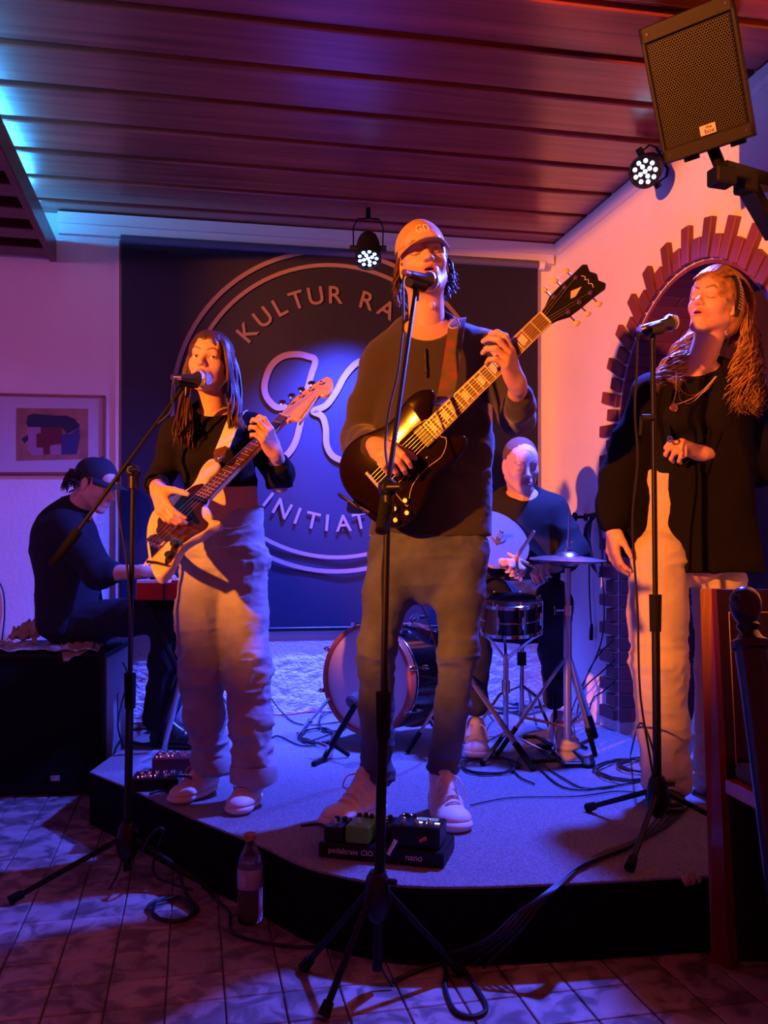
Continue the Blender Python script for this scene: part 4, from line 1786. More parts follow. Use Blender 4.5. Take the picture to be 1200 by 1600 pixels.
for t in np.linspace(-.3, math.pi + .3, 44):
    for k in (-1, 0, 1):
        q = H.L(.096 * math.cos(t), -.002 + .036 * math.sin(t) + .008 * k, .022 + .115 * math.sin(t))
        bd.sphere(q, .0024, 6, 4)
bd.build('beads', M_silver, hbo, True)
# necklaces, earring and ring
for (pts, r, mt) in (([(1058, 580, 2.868), (1066, 612, 2.845), (1090, 616, 2.838), (1118, 588, 2.872)], .0018, M_gold),
                     ([(1056, 580, 2.868), (1060, 612, 2.846), (1066, 628, 2.828), (1085, 626, 2.825), (1120, 588, 2.872)], .0014, M_silver),
                     ([(1056, 582, 2.866), (1056, 612, 2.846), (1055, 632, 2.826), (1100, 612, 2.842), (1118, 590, 2.87)], .0016, M_gold)):
    MB().tube(spline([P(*q) for q in pts], 6), r, 5).build('necklace', mt, s_, True)
MB().lathe(P(1053, 637, 2.822), (0, -1, .1), [(.003, .003), (.012, .003), (.014, .001), (.014, -.002)], 18).build('pendant', M_gold, s_, True)
MB().torus(P(1047, 686, 2.800), (1, .3, .2), .010, .0035, 16, 6).build('ring', M_silver, s_, True)
MB().torus(P(1136, 520, 2.845), (0, 1, 0), .007, .0018, 14, 5).build('earring', M_silver, s_, True)

# ---------- drummer
d_ = thing('person', 'person with short fair hair in a dark crew-neck shirt seated at the drums', 'person', P(815, 1100, 3.98) * V(1, 1, 0) + V(0, 0, STAGE))
H = Head(P(814, 727, 3.88), (.14, -.94, -.26), (-.02, -.25, .96), .98)
neck = P(815, 776, 3.95)
dskin = (0.66, 0.40, 0.32)
body = [H.mesh(neck, .060, True, 0.0, 'closed', dskin, (0.52, 0.20, 0.18), (0.30, 0.18, 0.11), .06)]
f = Field(.008)
f.add(ecap(P(815, 815, 3.96), P(815, 930, 3.99), .145, .14, (0, 1, 0), .66), 0)
f.add(cap(P(775, 795, 3.96), P(862, 795, 3.95), .05), .05)
f.add(cap(P(815, 795, 3.97), neck, .06, .055), .04)
chain(f, [(772, 798, 3.95, .047), (744, 864, 3.86, .040), (772, 879, 3.71, .028)])
chain(f, [(864, 798, 3.94, .047), (896, 858, 3.86, .040), (866, 886, 3.72, .028)])
chain(f, [(790, 940, 3.98, .08), (742, 950, 3.70, .055), (742, 1105, 3.72, .038)])
chain(f, [(838, 940, 3.98, .08), (866, 948, 3.70, .055), (868, 1095, 3.80, .038)])
body.append(skin_mesh(f, dskin))
f = Field(.003)
wr = P(776, 879, 3.695)
hand_ops(f, wr, unit(P(800, 878, 3.64) - wr), (.25, -.35, -.75), True, 1.0, ((40, 68, 45), (46, 72, 45), (50, 74, 45), (54, 74, 45)), thumb=(22, 40, 20, 20), fore=P(756, 874, 3.78), fr=.032)
body.append(skin_mesh(f, dskin))
f = Field(.003)
wl = P(868, 885, 3.715)
hand_ops(f, wl, unit(P(842, 886, 3.64) - wl), (-.25, -.35, -.75), False, 1.0, ((40, 68, 45), (46, 72, 45), (50, 74, 45), (54, 74, 45)), thumb=(22, 40, 20, 20), fore=P(882, 874, 3.78), fr=.032)
body.append(skin_mesh(f, dskin))
v, fa, co = joinmesh(body)
mesh_obj('body', v, fa, M_skin, d_, cols=co)
f = Field(.008)
f.add(ecap(P(815, 815, 3.96), P(815, 915, 3.985), .170, .168, (0, 1, 0), .70), 0)
f.add(cap(P(774, 799, 3.96), P(863, 798, 3.95), .064), .06)
f.add(cap(P(815, 793, 3.97), P(815, 777, 3.97), .085, .070), .05)
chain(f, [(770, 804, 3.95, .066), (742, 862, 3.87, .058), (752, 872, 3.80, .050), (757, 874, 3.785, .044)], .025)
chain(f, [(866, 804, 3.94, .066), (898, 858, 3.87, .058), (884, 874, 3.80, .048), (876, 880, 3.755, .041)], .025)
f.sub(ell(P(815, 762, 3.90), V(.082, .095, .060)), .01)
f.clip(P(815, 925, 3.98), (0, 0, -1))
garment('shirt', f, M_dtee, d_, .006, (8, 8, 9), 61)
f = Field(.008)
f.add(ecap(P(815, 922, 3.99), P(815, 950, 3.99), .155, .165, (0, 1, 0), .8), 0)
chain(f, [(792, 938, 3.97, .095), (764, 936, 3.82, .086), (744, 946, 3.70, .074), (742, 1020, 3.70, .062), (742, 1100, 3.73, .054)], .03)
chain(f, [(838, 938, 3.97, .095), (856, 934, 3.82, .086), (866, 944, 3.70, .074), (867, 1020, 3.72, .062), (868, 1090, 3.79, .054)], .03)
garment('jeans', f, M_denim_n, d_, .006, (9, 9, 14), 63)
sneaker(d_, P(742, 1105, 3.78) * V(1, 1, 0) + V(0, 0, STAGE + .01), (-.05, -1), .28, .10, (M_wshoe, M_rubber), .10)
sneaker(d_, P(868, 1100, 3.86) * V(1, 1, 0) + V(0, 0, STAGE + .02), (.05, -1), .28, .10, (M_wshoe, M_rubber), .10)
f = Field(.004)
f.add(H.E(0, -.018, .038, .0755, .0965, .0855), 0)
f.sub(H.E(0, .090, -.012, .078, .075, .112), .010)
f.clip(H.L(0, 0, -.045), -H.R[:, 2])
garment('hair', f, M_hfair, d_, .0012, 60, 3)

# ---------- keyboard player
k_ = thing('person', 'person in a dark cap and navy shirt seated sideways at the red keyboard', 'person', P(130, 1010, 3.95) * V(1, 1, 0) + V(0, 0, .62))
H = Head(P(149, 757, 3.90), (.86, -.22, -.36), (.36, -.08, .92), .94)
neck = P(116, 795, 3.94)
body = [H.mesh(neck, .056, True, 0.0, 'closed', SKIN, (0.45, 0.16, 0.13), (0.02, 0.015, 0.012), .15)]
f = Field(.008)
f.add(ecap(P(108, 850, 3.96), P(112, 965, 3.96), .145, .14, (1, 0, 0), .72), 0)
f.add(cap(P(106, 818, 3.85), P(110, 818, 4.07), .05), .05)
f.add(cap(P(108, 820, 3.95), neck, .06, .05), .04)
chain(f, [(106, 822, 3.83, .046), (152, 896, 3.75, .038), (218, 895, 3.70, .027)])
chain(f, [(116, 822, 4.09, .046), (162, 896, 4.10, .038), (222, 893, 3.98, .027)])
chain(f, [(125, 970, 3.90, .075), (262, 962, 3.80, .055), (242, 1130, 3.78, .038)])
chain(f, [(125, 970, 4.04, .075), (270, 962, 4.06, .055), (262, 1125, 4.08, .038)])
body.append(skin_mesh(f, SKIN))
f = Field(.003)
wr = P(220, 893, 3.70)
hand_ops(f, wr, (1, .05, -.08), (.1, 0, -1), True, 1.0, ((18, 32, 22),) * 4, thumb=(35, 15, 12, 10), fore=P(180, 896, 3.725), fr=.034)
body.append(skin_mesh(f, SKIN))
f = Field(.003)
hand_ops(f, P(224, 891, 3.96), (1, -.1, -.08), (.1, 0, -1), False, 1.0, ((18, 32, 22),) * 4, thumb=(35, 15, 12, 10), fore=P(186, 894, 4.04), fr=.034)
body.append(skin_mesh(f, SKIN))
v, fa, co = joinmesh(body)
mesh_obj('body', v, fa, M_skin, k_, cols=co)
f = Field(.008)
f.add(ecap(P(106, 848, 3.96), P(108, 960, 3.96), .178, .178, (1, 0, 0), .74), 0)
f.add(ell(P(86, 850, 3.96), V(.085, .15, .14)), .06)
f.add(cap(P(104, 822, 3.85), P(108, 822, 4.07), .066), .06)
f.add(cap(P(108, 812, 3.95), P(116, 796, 3.94), .082, .070), .05)
chain(f, [(106, 826, 3.83, .070), (128, 862, 3.78, .066), (152, 896, 3.74, .060), (170, 896, 3.73, .052)], .025)
chain(f, [(116, 826, 4.09, .070), (162, 896, 4.10, .060), (178, 895, 4.07, .052)], .025)
f.clip(P(110, 990, 3.95), (0, 0, -1))
sh = garment('shirt', f, M_navy, k_, .007, (8, 8, 8), 71)
cl = MB()
cl.tube(spline([P(100, 778, 3.98), P(98, 784, 3.90), P(112, 794, 3.865), P(132, 802, 3.875), P(136, 806, 3.93)], 5), .016, 8, True, .45)
cl.build('collar', M_navy, sh, True)
f = Field(.008)
f.add(ecap(P(112, 972, 3.96), P(125, 985, 3.96), .15, .15, (0, 0, 1), .55), 0)
chain(f, [(128, 972, 3.89, .088), (200, 964, 3.84, .080), (262, 966, 3.80, .072), (258, 1040, 3.79, .066), (244, 1122, 3.78, .058)], .03)
chain(f, [(128, 972, 4.04, .088), (200, 964, 4.05, .080), (270, 966, 4.06, .072), (268, 1040, 4.07, .066), (262, 1118, 4.08, .058)], .03)
f.clip(P(125, 1008, 3.96), (0, 0, -1)) if False else None
garment('trousers', f, M_navy, k_, .005, (9, 9, 12), 73)
M_kshoe = mat('grey_suede', (0.16, 0.16, 0.2), 0.8, bump=0.2, bscale=150)
sneaker(k_, P(234, 1140, 3.80) * V(1, 1, 0) + V(0, 0, STAGE), (1, -.25), .28, .10, (M_bshoe, M_bshoe), .09)
sneaker(k_, P(258, 1130, 4.10) * V(1, 1, 0) + V(0, 0, STAGE), (1, -.15), .28, .10, (M_kshoe, M_rubber), .09)
cap_hat(k_, H, mat('dark_navy_cap', (0.018, 0.018, 0.035), 0.85, bump=0.15, bscale=300), None, .02, .042, 1.0, None, None, .075)
hb = MB()
rnd = random.Random(5)
f = Field(.005)
f.add(H.E(0, -.024, .022, .0790, .094, .082), 0)
f.sub(H.E(0, .080, -.03, .085, .075, .12), .01)
f.clip(H.L(0, 0, -.055), -H.R[:, 2])
hv, hf = f.mesh(1)
for sg in (-1, 1):
    for i in range(60):
        a = rnd.uniform(-1.9, -.1)
        x0 = sg * .076 * math.cos(a * .6)
        y0 = -.012 + .092 * math.sin(a)
        z0 = rnd.uniform(-.03, .04)
        ln = rnd.uniform(.03, .06)
        o = unit(V(x0 * .8, y0 + .012, -.01))
        gd = [H.L(x0, y0, z0), H.L(*(V(x0, y0, z0) + o * .016 - V(0, 0, ln * .4))), H.L(*(V(x0, y0, z0) + o * .022 - V(0, 0, ln)))]
        strand(hb, curl_pts(gd, .007, rnd.uniform(1.2, 2.2), rnd.uniform(0, 6), 14), rnd.uniform(.003, .0045))
n0 = len(hv)
mesh_obj('hair', np.concatenate([hv, np.array(hb.v)]), [tuple(q) for q in hf] + [tuple(i + n0 for i in q) for q in hb.f], M_hdark, k_)

# ------------------------------------------------------------------ guitars
M_chrome = mat('chrome', (0.75, 0.75, 0.77), 0.12, 1.0)
M_steel = mat('string_steel', (0.45, 0.38, 0.32), 0.4, 1.0)
M_blackpl = mat('black_plastic', (0.007, 0.007, 0.008), 0.35, spec=0.35)
M_blackmt = mat('black_powder_coat', (0.006, 0.006, 0.007), 0.45, 0.0, bump=0.02, bscale=300, spec=0.25)
M_rubberb = mat('black_rubber', (0.006, 0.006, 0.006), 0.8, spec=0.2)
M_sg = mat('dark_walnut_gloss', (0.010, 0.004, 0.003), 0.09, spec=0.2, var=0.4, vscale=5)
M_rosew = mat('rosewood', (0.085, 0.028, 0.016), 0.5, bump=0.1, bscale=80, var=0.4, vscale=14)
M_maple = mat('maple', (0.62, 0.36, 0.13), 0.3, coat=0.4, var=0.12, vscale=5)
M_pearl = mat('pearl_inlay', (0.55, 0.48, 0.38), 0.4)
M_bind = mat('cream_binding', (0.55, 0.44, 0.30), 0.5)
M_cream_body = mat('cream_lacquer', (0.66, 0.54, 0.40), 0.18, coat=0.6)
M_tort = mat('tortoiseshell', (0.035, 0.008, 0.006), 0.15, coat=0.6, var=0.5, vscale=18)
M_knob = mat('dark_knob', (0.02, 0.016, 0.014), 0.25)
M_knobtop = mat('knob_top', (0.7, 0.62, 0.5), 0.25, 0.8)


class Axes:
    def __init__(self, o, u, n):
        self.o = np.asarray(o, float)
        self.u = unit(u)
        n = np.asarray(n, float)
        self.n = unit(n - self.u * (n @ self.u))
        self.v = np.cross(self.n, self.u)

    def __call__(self, a, b, c=0.0):
        return self.o + self.u * a + self.v * b + self.n * c

    def at(self, px, py, c=0.0):
        """where the sight line of a photo pixel meets the face"""
        r = V((px - 600) / F, 1, (HZ - py) / F)
        e = V(0, 0, CH)
        t = ((self.o + self.n * c - e) @ self.n) / (r @ self.n)
        return e + r * t


def frets(A, parent, scale, u_nut, wn, wb, n, h, material, cut=None):
    for k in range(1, n + 1):
        u = u_nut - scale * (1 - 2 ** (-k / 12))
        t = (u_nut - u) / (scale * .75)
        w = wn + (wb - wn) * t
        MB().box(A(u, 0, h), (.0014, w, .0014), ax=(A.u, A.v, A.n)).build('fret', material, parent)


# ---- dark double-cutaway guitar
Bp, Np = P(605, 739, 2.60), P(852, 497, 2.44)
A = Axes(Bp, Np - Bp, (-.06, -1, .20))
sgt = thing('electric_guitar', 'dark double-cutaway electric guitar slung on the person in the tan cap', 'guitar', A(0, 0, -.03))
SCL = float(np.linalg.norm(Np - Bp))
up = [(-.135, 0), (-.13, .075), (-.10, .130), (-.05, .158), (.0, .156), (.05, .135), (.09, .118), (.13, .118), (.18, .128), (.222, .124), (.252, .104), (.258, .086), (.242, .068), (.215, .048), (.195, .028)]
lw = [(.195, -.028), (.205, -.050), (.225, -.068), (.238, -.085), (.230, -.102), (.20, -.118), (.16, -.118), (.12, -.113), (.09, -.114), (.05, -.132), (0, -.158), (-.05, -.162), (-.10, -.138), (-.13, -.080)]
loop = spline([V(*p, 0) for p in up + lw], 4, True)
bodyo = MB().prism([A(p[0], p[1] * .93, -.040) for p in loop], A.n * .036, bev=.009, seg=3).build('body', M_sg, sgt, True)
# pickguard with pale edge
pg = [(.188, .034), (.188, -.030), (.196, -.046), (.185, -.062), (.150, -.078), (.095, -.072), (.03, -.080), (-.015, -.112), (-.022, -.104), (-.015, -.05), (.045, -.036), (.05, .034)]
pl = spline([V(*p, 0) for p in pg], 3, True)
MB().prism([A(p[0], p[1], -.0042) for p in pl], A.n * .0022).build('pickguard', M_sg, sgt)
MB().tube([A(p[0], p[1], -.0018) for p in pl] + [A(pl[0][0], pl[0][1], -.0018)], .0011, 5).build('pickguard_edge', M_bind, sgt, True)
# neck, fretboard, binding, nut
nu = SCL
MB().prism([A(.12, -.026, -.004), A(.12, .026, -.004), A(nu, .021, -.004), A(nu, -.021, -.004)], A.n * -.018, bev=.007, seg=3).build('neck', M_sg, sgt, True)
fb = MB().prism([A(nu - SCL * .722, -.0275, -.004), A(nu - SCL * .722, .0275, -.004), A(nu, .0215, -.004), A(nu, -.0215, -.004)], A.n * .006).build('fretboard', M_rosew, sgt)
for sgn in (-1, 1):
    MB().tube([A(nu - SCL * .722, sgn * .028, .0005), A(nu, sgn * .022, .0005)], .0022, 6).build('binding', M_bind, fb, True)
MB().tube([A(nu - SCL * .722, -.028, .0005), A(nu - SCL * .722, .028, .0005)], .0022, 6).build('binding', M_bind, fb, True)
frets(A, fb, SCL, nu, .043, .055, 22, .0026, M_steel)


def fpos(k):
    return nu - SCL * (1 - 2 ** (-k / 12))


for k in (3, 5, 7, 9, 12, 15, 17, 19, 21):
    a, b = fpos(k) + .0, fpos(k - 1)
    L = b - a
    w = .0155
    MB().prism([A(a + L * .18, -w, .0018), A(a + L * .18, w * .75, .0018), A(b - L * .18, w, .0018), A(b - L * .18, -w * .75, .0018)], A.n * .0008).build('inlay', M_pearl, fb)
MB().box(A(nu + .002, 0, .001), (.005, .044, .010), ax=(A.u, A.v, A.n)).build('nut', M_bind, sgt)
# headstock leans back; traced crown with open-book top
hn = unit(A.n - A.u * -.0)
hx = unit(A.u - A.n * .25)
HB = Axes(A(nu, 0, -.006), hx, A.n)
hs = [(0, -.021), (.02, -.026), (.05, -.040), (.09, -.043), (.14, -.044), (.175, -.047), (.185, -.038), (.176, -.018), (.186, .0), (.176, .018), (.185, .038), (.175, .047), (.14, .044), (.09, .043), (.05, .040), (.02, .026), (0, .021)]
hd = MB().prism([HB(p[0], p[1], -.008) for p in hs], HB.n * .014, bev=.002, seg=1).build('headstock', M_blackpl, sgt, True)
MB().prism([HB(.085, -.006, .0062), HB(.10, -.010, .0062), HB(.118, -.004, .0062), HB(.13, 0, .0062), HB(.118, .004, .0062), HB(.10, .010, .0062)], HB.n * .0008).build('inlay', M_pearl, hd)
# wavy signature line near the tip
MB().tube(spline([HB(.150, .024, .0066), HB(.156, .014, .0066), HB(.150, .008, .0066), HB(.157, .002, .0066), HB(.150, -.006, .0066), HB(.156, -.014, .0066), HB(.151, -.024, .0066)], 4), .0012, 5).build('script', M_pearl, hd, True)
for sgn in (-1, 1):
    for k in range(3):
        u = .055 + .040 * k
        tn = MB()
        tn.cyl(HB(u, sgn * .030, .006), HB(u, sgn * .030, .016), .0040, .0036, 10)
        tn.cyl(HB(u, sgn * .030, .006), HB(u, sgn * .030, .008), .0065, n=12)
        tn.cyl(HB(u, sgn * .040, -.006), HB(u, sgn * .060, -.006), .0025, n=8)
        to = tn.build('tuner', M_chrome, hd, True)
        MB().sphere(HB(u, sgn * .066, -.006), .010, 12, 8, (1.0, .9, .45), (HB.u, HB.v, HB.n)).build('tuner_button', M_bind, to, True)
# pickups, bridge, tailpiece, knobs, jack plug
for u in (.155, .045):
    pu = MB().box(A(u, 0, .002), (.036, .068, .012), ax=(A.u, A.v, A.n), bev=.003).build('pickup', M_blackpl, sgt)
    for k in range(6):
        MB().cyl(A(u + .008, -.025 + .010 * k, .008), A(u + .008, -.025 + .010 * k, .0092), .0022, n=8).build('pole_screw', M_chrome, pu)
MB().box(A(0, 0, .004), (.012, .085, .014), ax=(A.u, A.v, A.n), bev=.003).build('bridge', M_chrome, sgt)
MB().box(A(-.045, 0, .004), (.016, .095, .013), ax=(A.u, A.v, A.n), bev=.004).build('tailpiece', M_chrome, sgt)
for (a, b) in ((-.012, -.100), (-.052, -.095), (-.032, -.130), (-.072, -.122)):
    kb = MB().lathe(A(a, b, -.005), A.n, [(.0125, 0), (.012, .004), (.0095, .012), (.009, .016), (.006, .017)], 18).build('knob', M_knob, sgt, True)
    MB().lathe(A(a, b, .0122), A.n, [(.0065, 0), (.0065, .0006)], 14).build('knob_cap', M_knobtop, kb)
MB().box(A(.118, -.050, -.001), (.006, .003, .006), ax=(A.u, A.v, A.n)).build('switch', M_bind, sgt)
ss = MB()
for k in range(6):
    ss.tube([A(-.045, -.0255 + .0102 * k, .0115), A(0, -.0255 + .0102 * k, .0118), A(nu, -.0175 + .007 * k, .0052), HB(.055 + .04 * (2 - abs(k - 2.5) + .5), (-.030 if k < 3 else .030), .013)], .0004 + .00004 * k, 5)
ss.build('strings', M_steel, sgt, True)
# strap over the left shoulder
M_strap = mat('patterned_strap', (0.20, 0.055, 0.03), 0.8, var=0.9, vscale=22, col2=(0.05, 0.09, 0.03), bump=0.3, bscale=200)


def ribbon(pts, wid, wdir, thick=.003):
    m_ = MB()
    vs = []
    for p, w_ in zip(pts, wdir):
        w_ = unit(w_)
        vs.append((p - w_ * wid / 2, p + w_ * wid / 2))
    v, fcs = [], []
    n = len(pts)
    for i in range(n):
        d = unit(pts[min(i + 1, n - 1)] - pts[max(i - 1, 0)])
        nn = unit(np.cross(d, unit(wdir[i])))
        for q in vs[i]:
            v.append(q - nn * thick / 2)
            v.append(q + nn * thick / 2)
    for i in range(n - 1):
        a, b = i * 4, (i + 1) * 4
        fcs += [(a + 1, a + 3, b + 3, b + 1), (a + 2, a, b, b + 2), (a, a + 1, b + 1, b), (a + 3, a + 2, b + 2, b + 3)]
    fcs += [(0, 2, 3, 1), (4 * n - 4, 4 * n - 3, 4 * n - 1, 4 * n - 2)]
    m_.add(v, fcs)
    return m_


stp = spline([P(692, 632, 2.585), P(698, 610, 2.655), P(704, 575, 2.672), P(710, 535, 2.695), P(714, 505, 2.765), P(716, 498, 2.85), P(716, 510, 2.95), P(712, 600, 2.99), P(680, 720, 2.99), P(610, 790, 2.93), P(560, 800, 2.80), P(556, 782, 2.66)], 5)
wd = [V(1, 0.02, .12)] * len(stp)
ribbon(stp, .052, wd).build('strap', M_strap, sgt, True)
MB().tube(spline([P(700, 508, 2.735), P(712, 498, 2.74), P(718, 510, 2.735), P(706, 513, 2.73), P(700, 508, 2.735)], 4), .0022, 5).build('strap_buckle', M_bind, sgt, True)

# ---- cream bass guitar
Bb = P(242.5, 850, 2.612)
nrm = unit(V(-.15, -.75, .62))
T0 = Axes(Bb, V(1, 0, 0), nrm)
Nb = T0.at(443.7, 652)
A = Axes(Bb, Nb - Bb, nrm)
SCB = float(np.linalg.norm(Nb - Bb))
bass = thing('bass_guitar', 'cream bass guitar with dark pickguard slung on the person in light jeans', 'guitar', A(0, 0, -.03))


def tz(x, y, c=0.0):
    return A.at(220 + x / 6.667, 700 + y / 6.667, c)


ol = [(765, 100), (690, 120), (620, 200), (575, 300), (530, 370), (470, 420), (400, 455), (330, 485), (210, 560), (110, 660), (65, 780), (52, 900), (60, 1030), (85, 1180), (120, 1290), (170, 1335), (235, 1318), (320, 1220), (390, 1080), (440, 1000), (540, 930), (640, 880), (720, 820), (815, 778), (832, 755), (800, 738), (752, 735), (748, 690), (700, 605), (660, 590), (690, 480), (700, 380), (725, 300), (795, 235), (830, 165)]
lp = spline([tz(*p) for p in ol], 3, True)
MB().prism([p - A.n * .040 for p in lp], A.n * .040, bev=.010, seg=3).build('body', M_cream_body, bass, True)
pgd = [(665, 392), (600, 385), (530, 412), (450, 480), (360, 590), (280, 670), (182, 740), (178, 820), (160, 870), (215, 960), (300, 975), (335, 965), (330, 1010), (300, 1090), (262, 1140), (255, 1215), (300, 1200), (350, 1120), (400, 1020), (440, 985), (540, 918), (640, 866), (705, 795), (650, 735), (632, 680), (642, 615), (700, 560)]
pl = spline([tz(*p) for p in pgd], 3, True)
MB().prism([p + A.n * .0002 for p in pl], A.n * .0022).build('pickguard', M_tort, bass)
wb_ = .047
nu = SCB
MB().prism([A(SCB * .36, -wb_ / 2, .002), A(SCB * .36, wb_ / 2, .002), A(nu, .016, .002), A(nu, -.016, .002)], A.n * -.020, bev=.007, seg=3).build('neck', M_maple, bass, True)
fb = MB().prism([A(SCB * .31, -wb_ / 2, .0025), A(SCB * .31, wb_ / 2, .0025), A(nu, .0165, .0025), A(nu, -.0165, .0025)], A.n * .005).build('fretboard', M_rosew, bass)
frets(A, fb, SCB, nu, .033, .046, 20, .0082, M_bind)
for k in (3, 5, 7, 9, 12, 15, 17):
    u = (nu - SCB * (1 - 2 ** (-k / 12)) + nu - SCB * (1 - 2 ** (-(k - 1) / 12))) / 2
    MB().cyl(A(u, 0, .0074), A(u, 0, .0080), .0032, n=12).build('inlay', M_pearl, fb)
MB().box(A(nu + .002, 0, .006), (.005, .036, .010), ax=(A.u, A.v, A.n)).build('nut', M_bind, bass)


def th(x, y, c=0.0):
    return A.at(400 + x / 8.571, 560 + y / 8.571, c)


hso = [(350, 730), (410, 660), (470, 580), (600, 470), (720, 385), (820, 320), (900, 272), (960, 252), (1010, 278), (1032, 340), (1018, 420), (965, 488), (900, 500), (850, 500), (790, 575), (595, 855), (560, 822), (480, 820), (410, 845)]
hp = spline([th(*p) for p in hso], 3, True)
hdb = MB().prism([p - A.n * .012 for p in hp], A.n * .014, bev=.002, seg=1).build('headstock', M_maple, bass, True)
for (px, py, kx, ky, dark) in ((480, 610, 0, 0, 0), (610, 520, 560, 440, 0), (740, 435, 700, 330, 1), (880, 350, 825, 255, 1)):
    tn = MB()
    c0 = th(px, py, .002)
    tn.cyl(c0, c0 + A.n * .014, .0048, .0042, 12)
    tn.cyl(c0, c0 + A.n * .003, .0080, n=14)
    k0 = c0 + A.v * .028 - A.n * .006
    tn.cyl(c0 - A.n * .006, k0, .003, n=8)
    to = tn.build('tuner', M_chrome, hdb, True)
    MB().sphere(c0 + A.v * .044 - A.n * .006, .015, 14, 8, (.85, 1.0, .25), (A.u, A.v, A.n)).build('tuner_button', M_chrome, to, True)
MB().tube(spline([th(590, 810, .0028), th(640, 740, .0028), th(680, 690, .0028), th(720, 630, .0028), th(800, 520, .0028)], 4), .0010, 5).build('script', M_blackpl, hdb, True)
bp_ = MB().prism([tz(80, 940), tz(165, 900), tz(235, 1035), tz(115, 1160)], A.n * .004).build('bridge', M_chrome, bass)
for k in range(4):
    MB().box(A(.004, -.022 + .0147 * k, .009), (.026, .010, .010), ax=(A.u, A.v, A.n), bev=.002).build('saddle', M_chrome, bp_)
for (x, y) in ((355, 1015), (298, 1130)):
    MB().lathe(tz(x, y, .002), A.n, [(.012, 0), (.012, .012), (.010, .014)], 18).build('knob', M_knob, bass, True)
MB().box(A(SCB * .19, 0, .006), (.026, .060, .010), ax=(A.u, A.v, A.n), bev=.003).build('pickup', M_blackpl, bass)
pb = MB()
pb.tube([tz(65, 1185, .006), tz(150, 1190, .012), tz(260, 1218, .010)], .004, 8)
pb.build('plug', M_blackpl, bass, True)
ss = MB()
for k in range(4):
    ss.tube([A(.0, -.021 + .014 * k, .014), A(nu, -.0125 + .0083 * k, .011), th(*((880, 350), (740, 435), (610, 520), (480, 610))[k], .012)], .0008 + .00012 * k, 5)
ss.build('strings', M_steel, bass, True)
M_wstrap = mat('white_strap', (0.75, 0.66, 0.58), 0.7, bump=0.1, bscale=200)
M_lstrap = mat('brown_leather', (0.10, 0.035, 0.02), 0.5, bump=0.2, bscale=120)
s0 = tz(820, 120, .012)
pts = spline([P(346, 705, 2.80), P(356, 680, 2.86), P(366, 655, 2.915), P(374, 645, 2.99), P(376, 655, 3.08), P(360, 720, 3.12), P(300, 800, 3.10), P(262, 840, 3.0), P(244, 868, 2.80), P(236, 880, 2.62)], 5)
ribbon(pts, .050, [V(1, .1, .32)] * len(pts)).build('strap', M_wstrap, bass, True)
se = MB().prism([P(335, 703, 2.79), P(353, 697, 2.80), P(356, 700, 2.80), P(350, 718, 2.78), P(345, 722, 2.772), P(337, 722, 2.77), P(334, 716, 2.775)], V(.0, -.004, .001), bev=.001).build('strap_end', M_lstrap, bass)
MB().sphere(P(342.5, 716, 2.766), .007, 12, 8, (1, .6, 1)).build('strap_pin', M_chrome, bass, True)

# ------------------------------------------------------------------ drum kit
M_dshell = mat('black_drum_lacquer', (0.012, 0.010, 0.016), 0.12, coat=0.5)
M_sparkle = mat('purple_sparkle', (0.16, 0.07, 0.16), 0.22, 0.35, coat=0.5, var=0.6, vscale=260)
M_hoop = mat('orange_wood_hoop', (0.42, 0.10, 0.05), 0.35, coat=0.3, var=0.2, vscale=6)
M_head = mat('drum_skin', (0.70, 0.62, 0.66), 0.5, var=0.06, vscale=3)
M_cym = mat('cymbal_bronze', (0.45, 0.42, 0.40), 0.35, 1.0, bump=0.12, bscale=90)
M_cym2 = mat('hammered_cymbal', (0.13, 0.14, 0.19), 0.75, 0.2, bump=0.5, bscale=150)


def ring_pts(c, ax, r, n):
    a, b, d = frame(ax)
    return [np.asarray(c) + (a * math.cos(2 * math.pi * k / n) + b * math.sin(2 * math.pi * k / n)) * r for k in range(n)]


# bass drum
kax = unit(V(-.585, -.81, .05))
kc = P(573, 1062, 3.76)
KR, KD = .222, .34
kick = thing('bass_drum', 'small bass drum with white front skin and orange wooden hoop', 'drum', kc - V(0, 0, kc[2] - STAGE))
MB().lathe(kc - kax * KD, kax, [(KR - .004, 0), (KR, .004), (KR, KD - .012), (KR - .004, KD - .008)], 48).build('shell', M_dshell, kick, True)
MB().lathe(kc - kax * .012, kax, [(KR - .002, 0), (KR - .004, .006), (.12, .008), (.001, .009)], 48).build('front_skin', M_head, kick, True)
for (off, nm) in ((-.030, 'front_hoop'), (-KD - .012, 'rear_hoop')):
    h = MB()
    h.lathe(kc + kax * off, kax, [(KR + .004, 0), (KR + .014, .002), (KR + .014, .036), (KR + .012, .040), (KR - .004, .040), (KR - .004, .026), (KR + .004, .024), (KR + .004, 0)], 48)
    h.build(nm, M_hoop, kick, True)
MB().torus(kc - kax * .055, kax, KR + .004, .004, 48, 6).build('rim', M_chrome, kick, True)
fr_ = frame(kax)
for k in range(8):
    t = 2 * math.pi * (k + .35) / 8
    o = fr_[0] * math.cos(t) + fr_[1] * math.sin(t)
    c = MB()
    c.box(kc + o * (KR + .020), (.020, .014, .050), ax=(np.cross(kax, o), o, kax), bev=.003)
    c.cyl(kc + o * (KR + .022) + kax * .005, kc + o * (KR + .022) - kax * .10, .0035, n=8)
    c.cyl(kc + o * (KR + .022) + kax * .018, kc + o * (KR + .022) + kax * .030, .006, n=8)
    c.box(kc + o * (KR + .012) - kax * .10, (.018, .022, .050), ax=(np.cross(kax, o), o, kax), bev=.004)
    c.build('claw', M_chrome, kick, True)
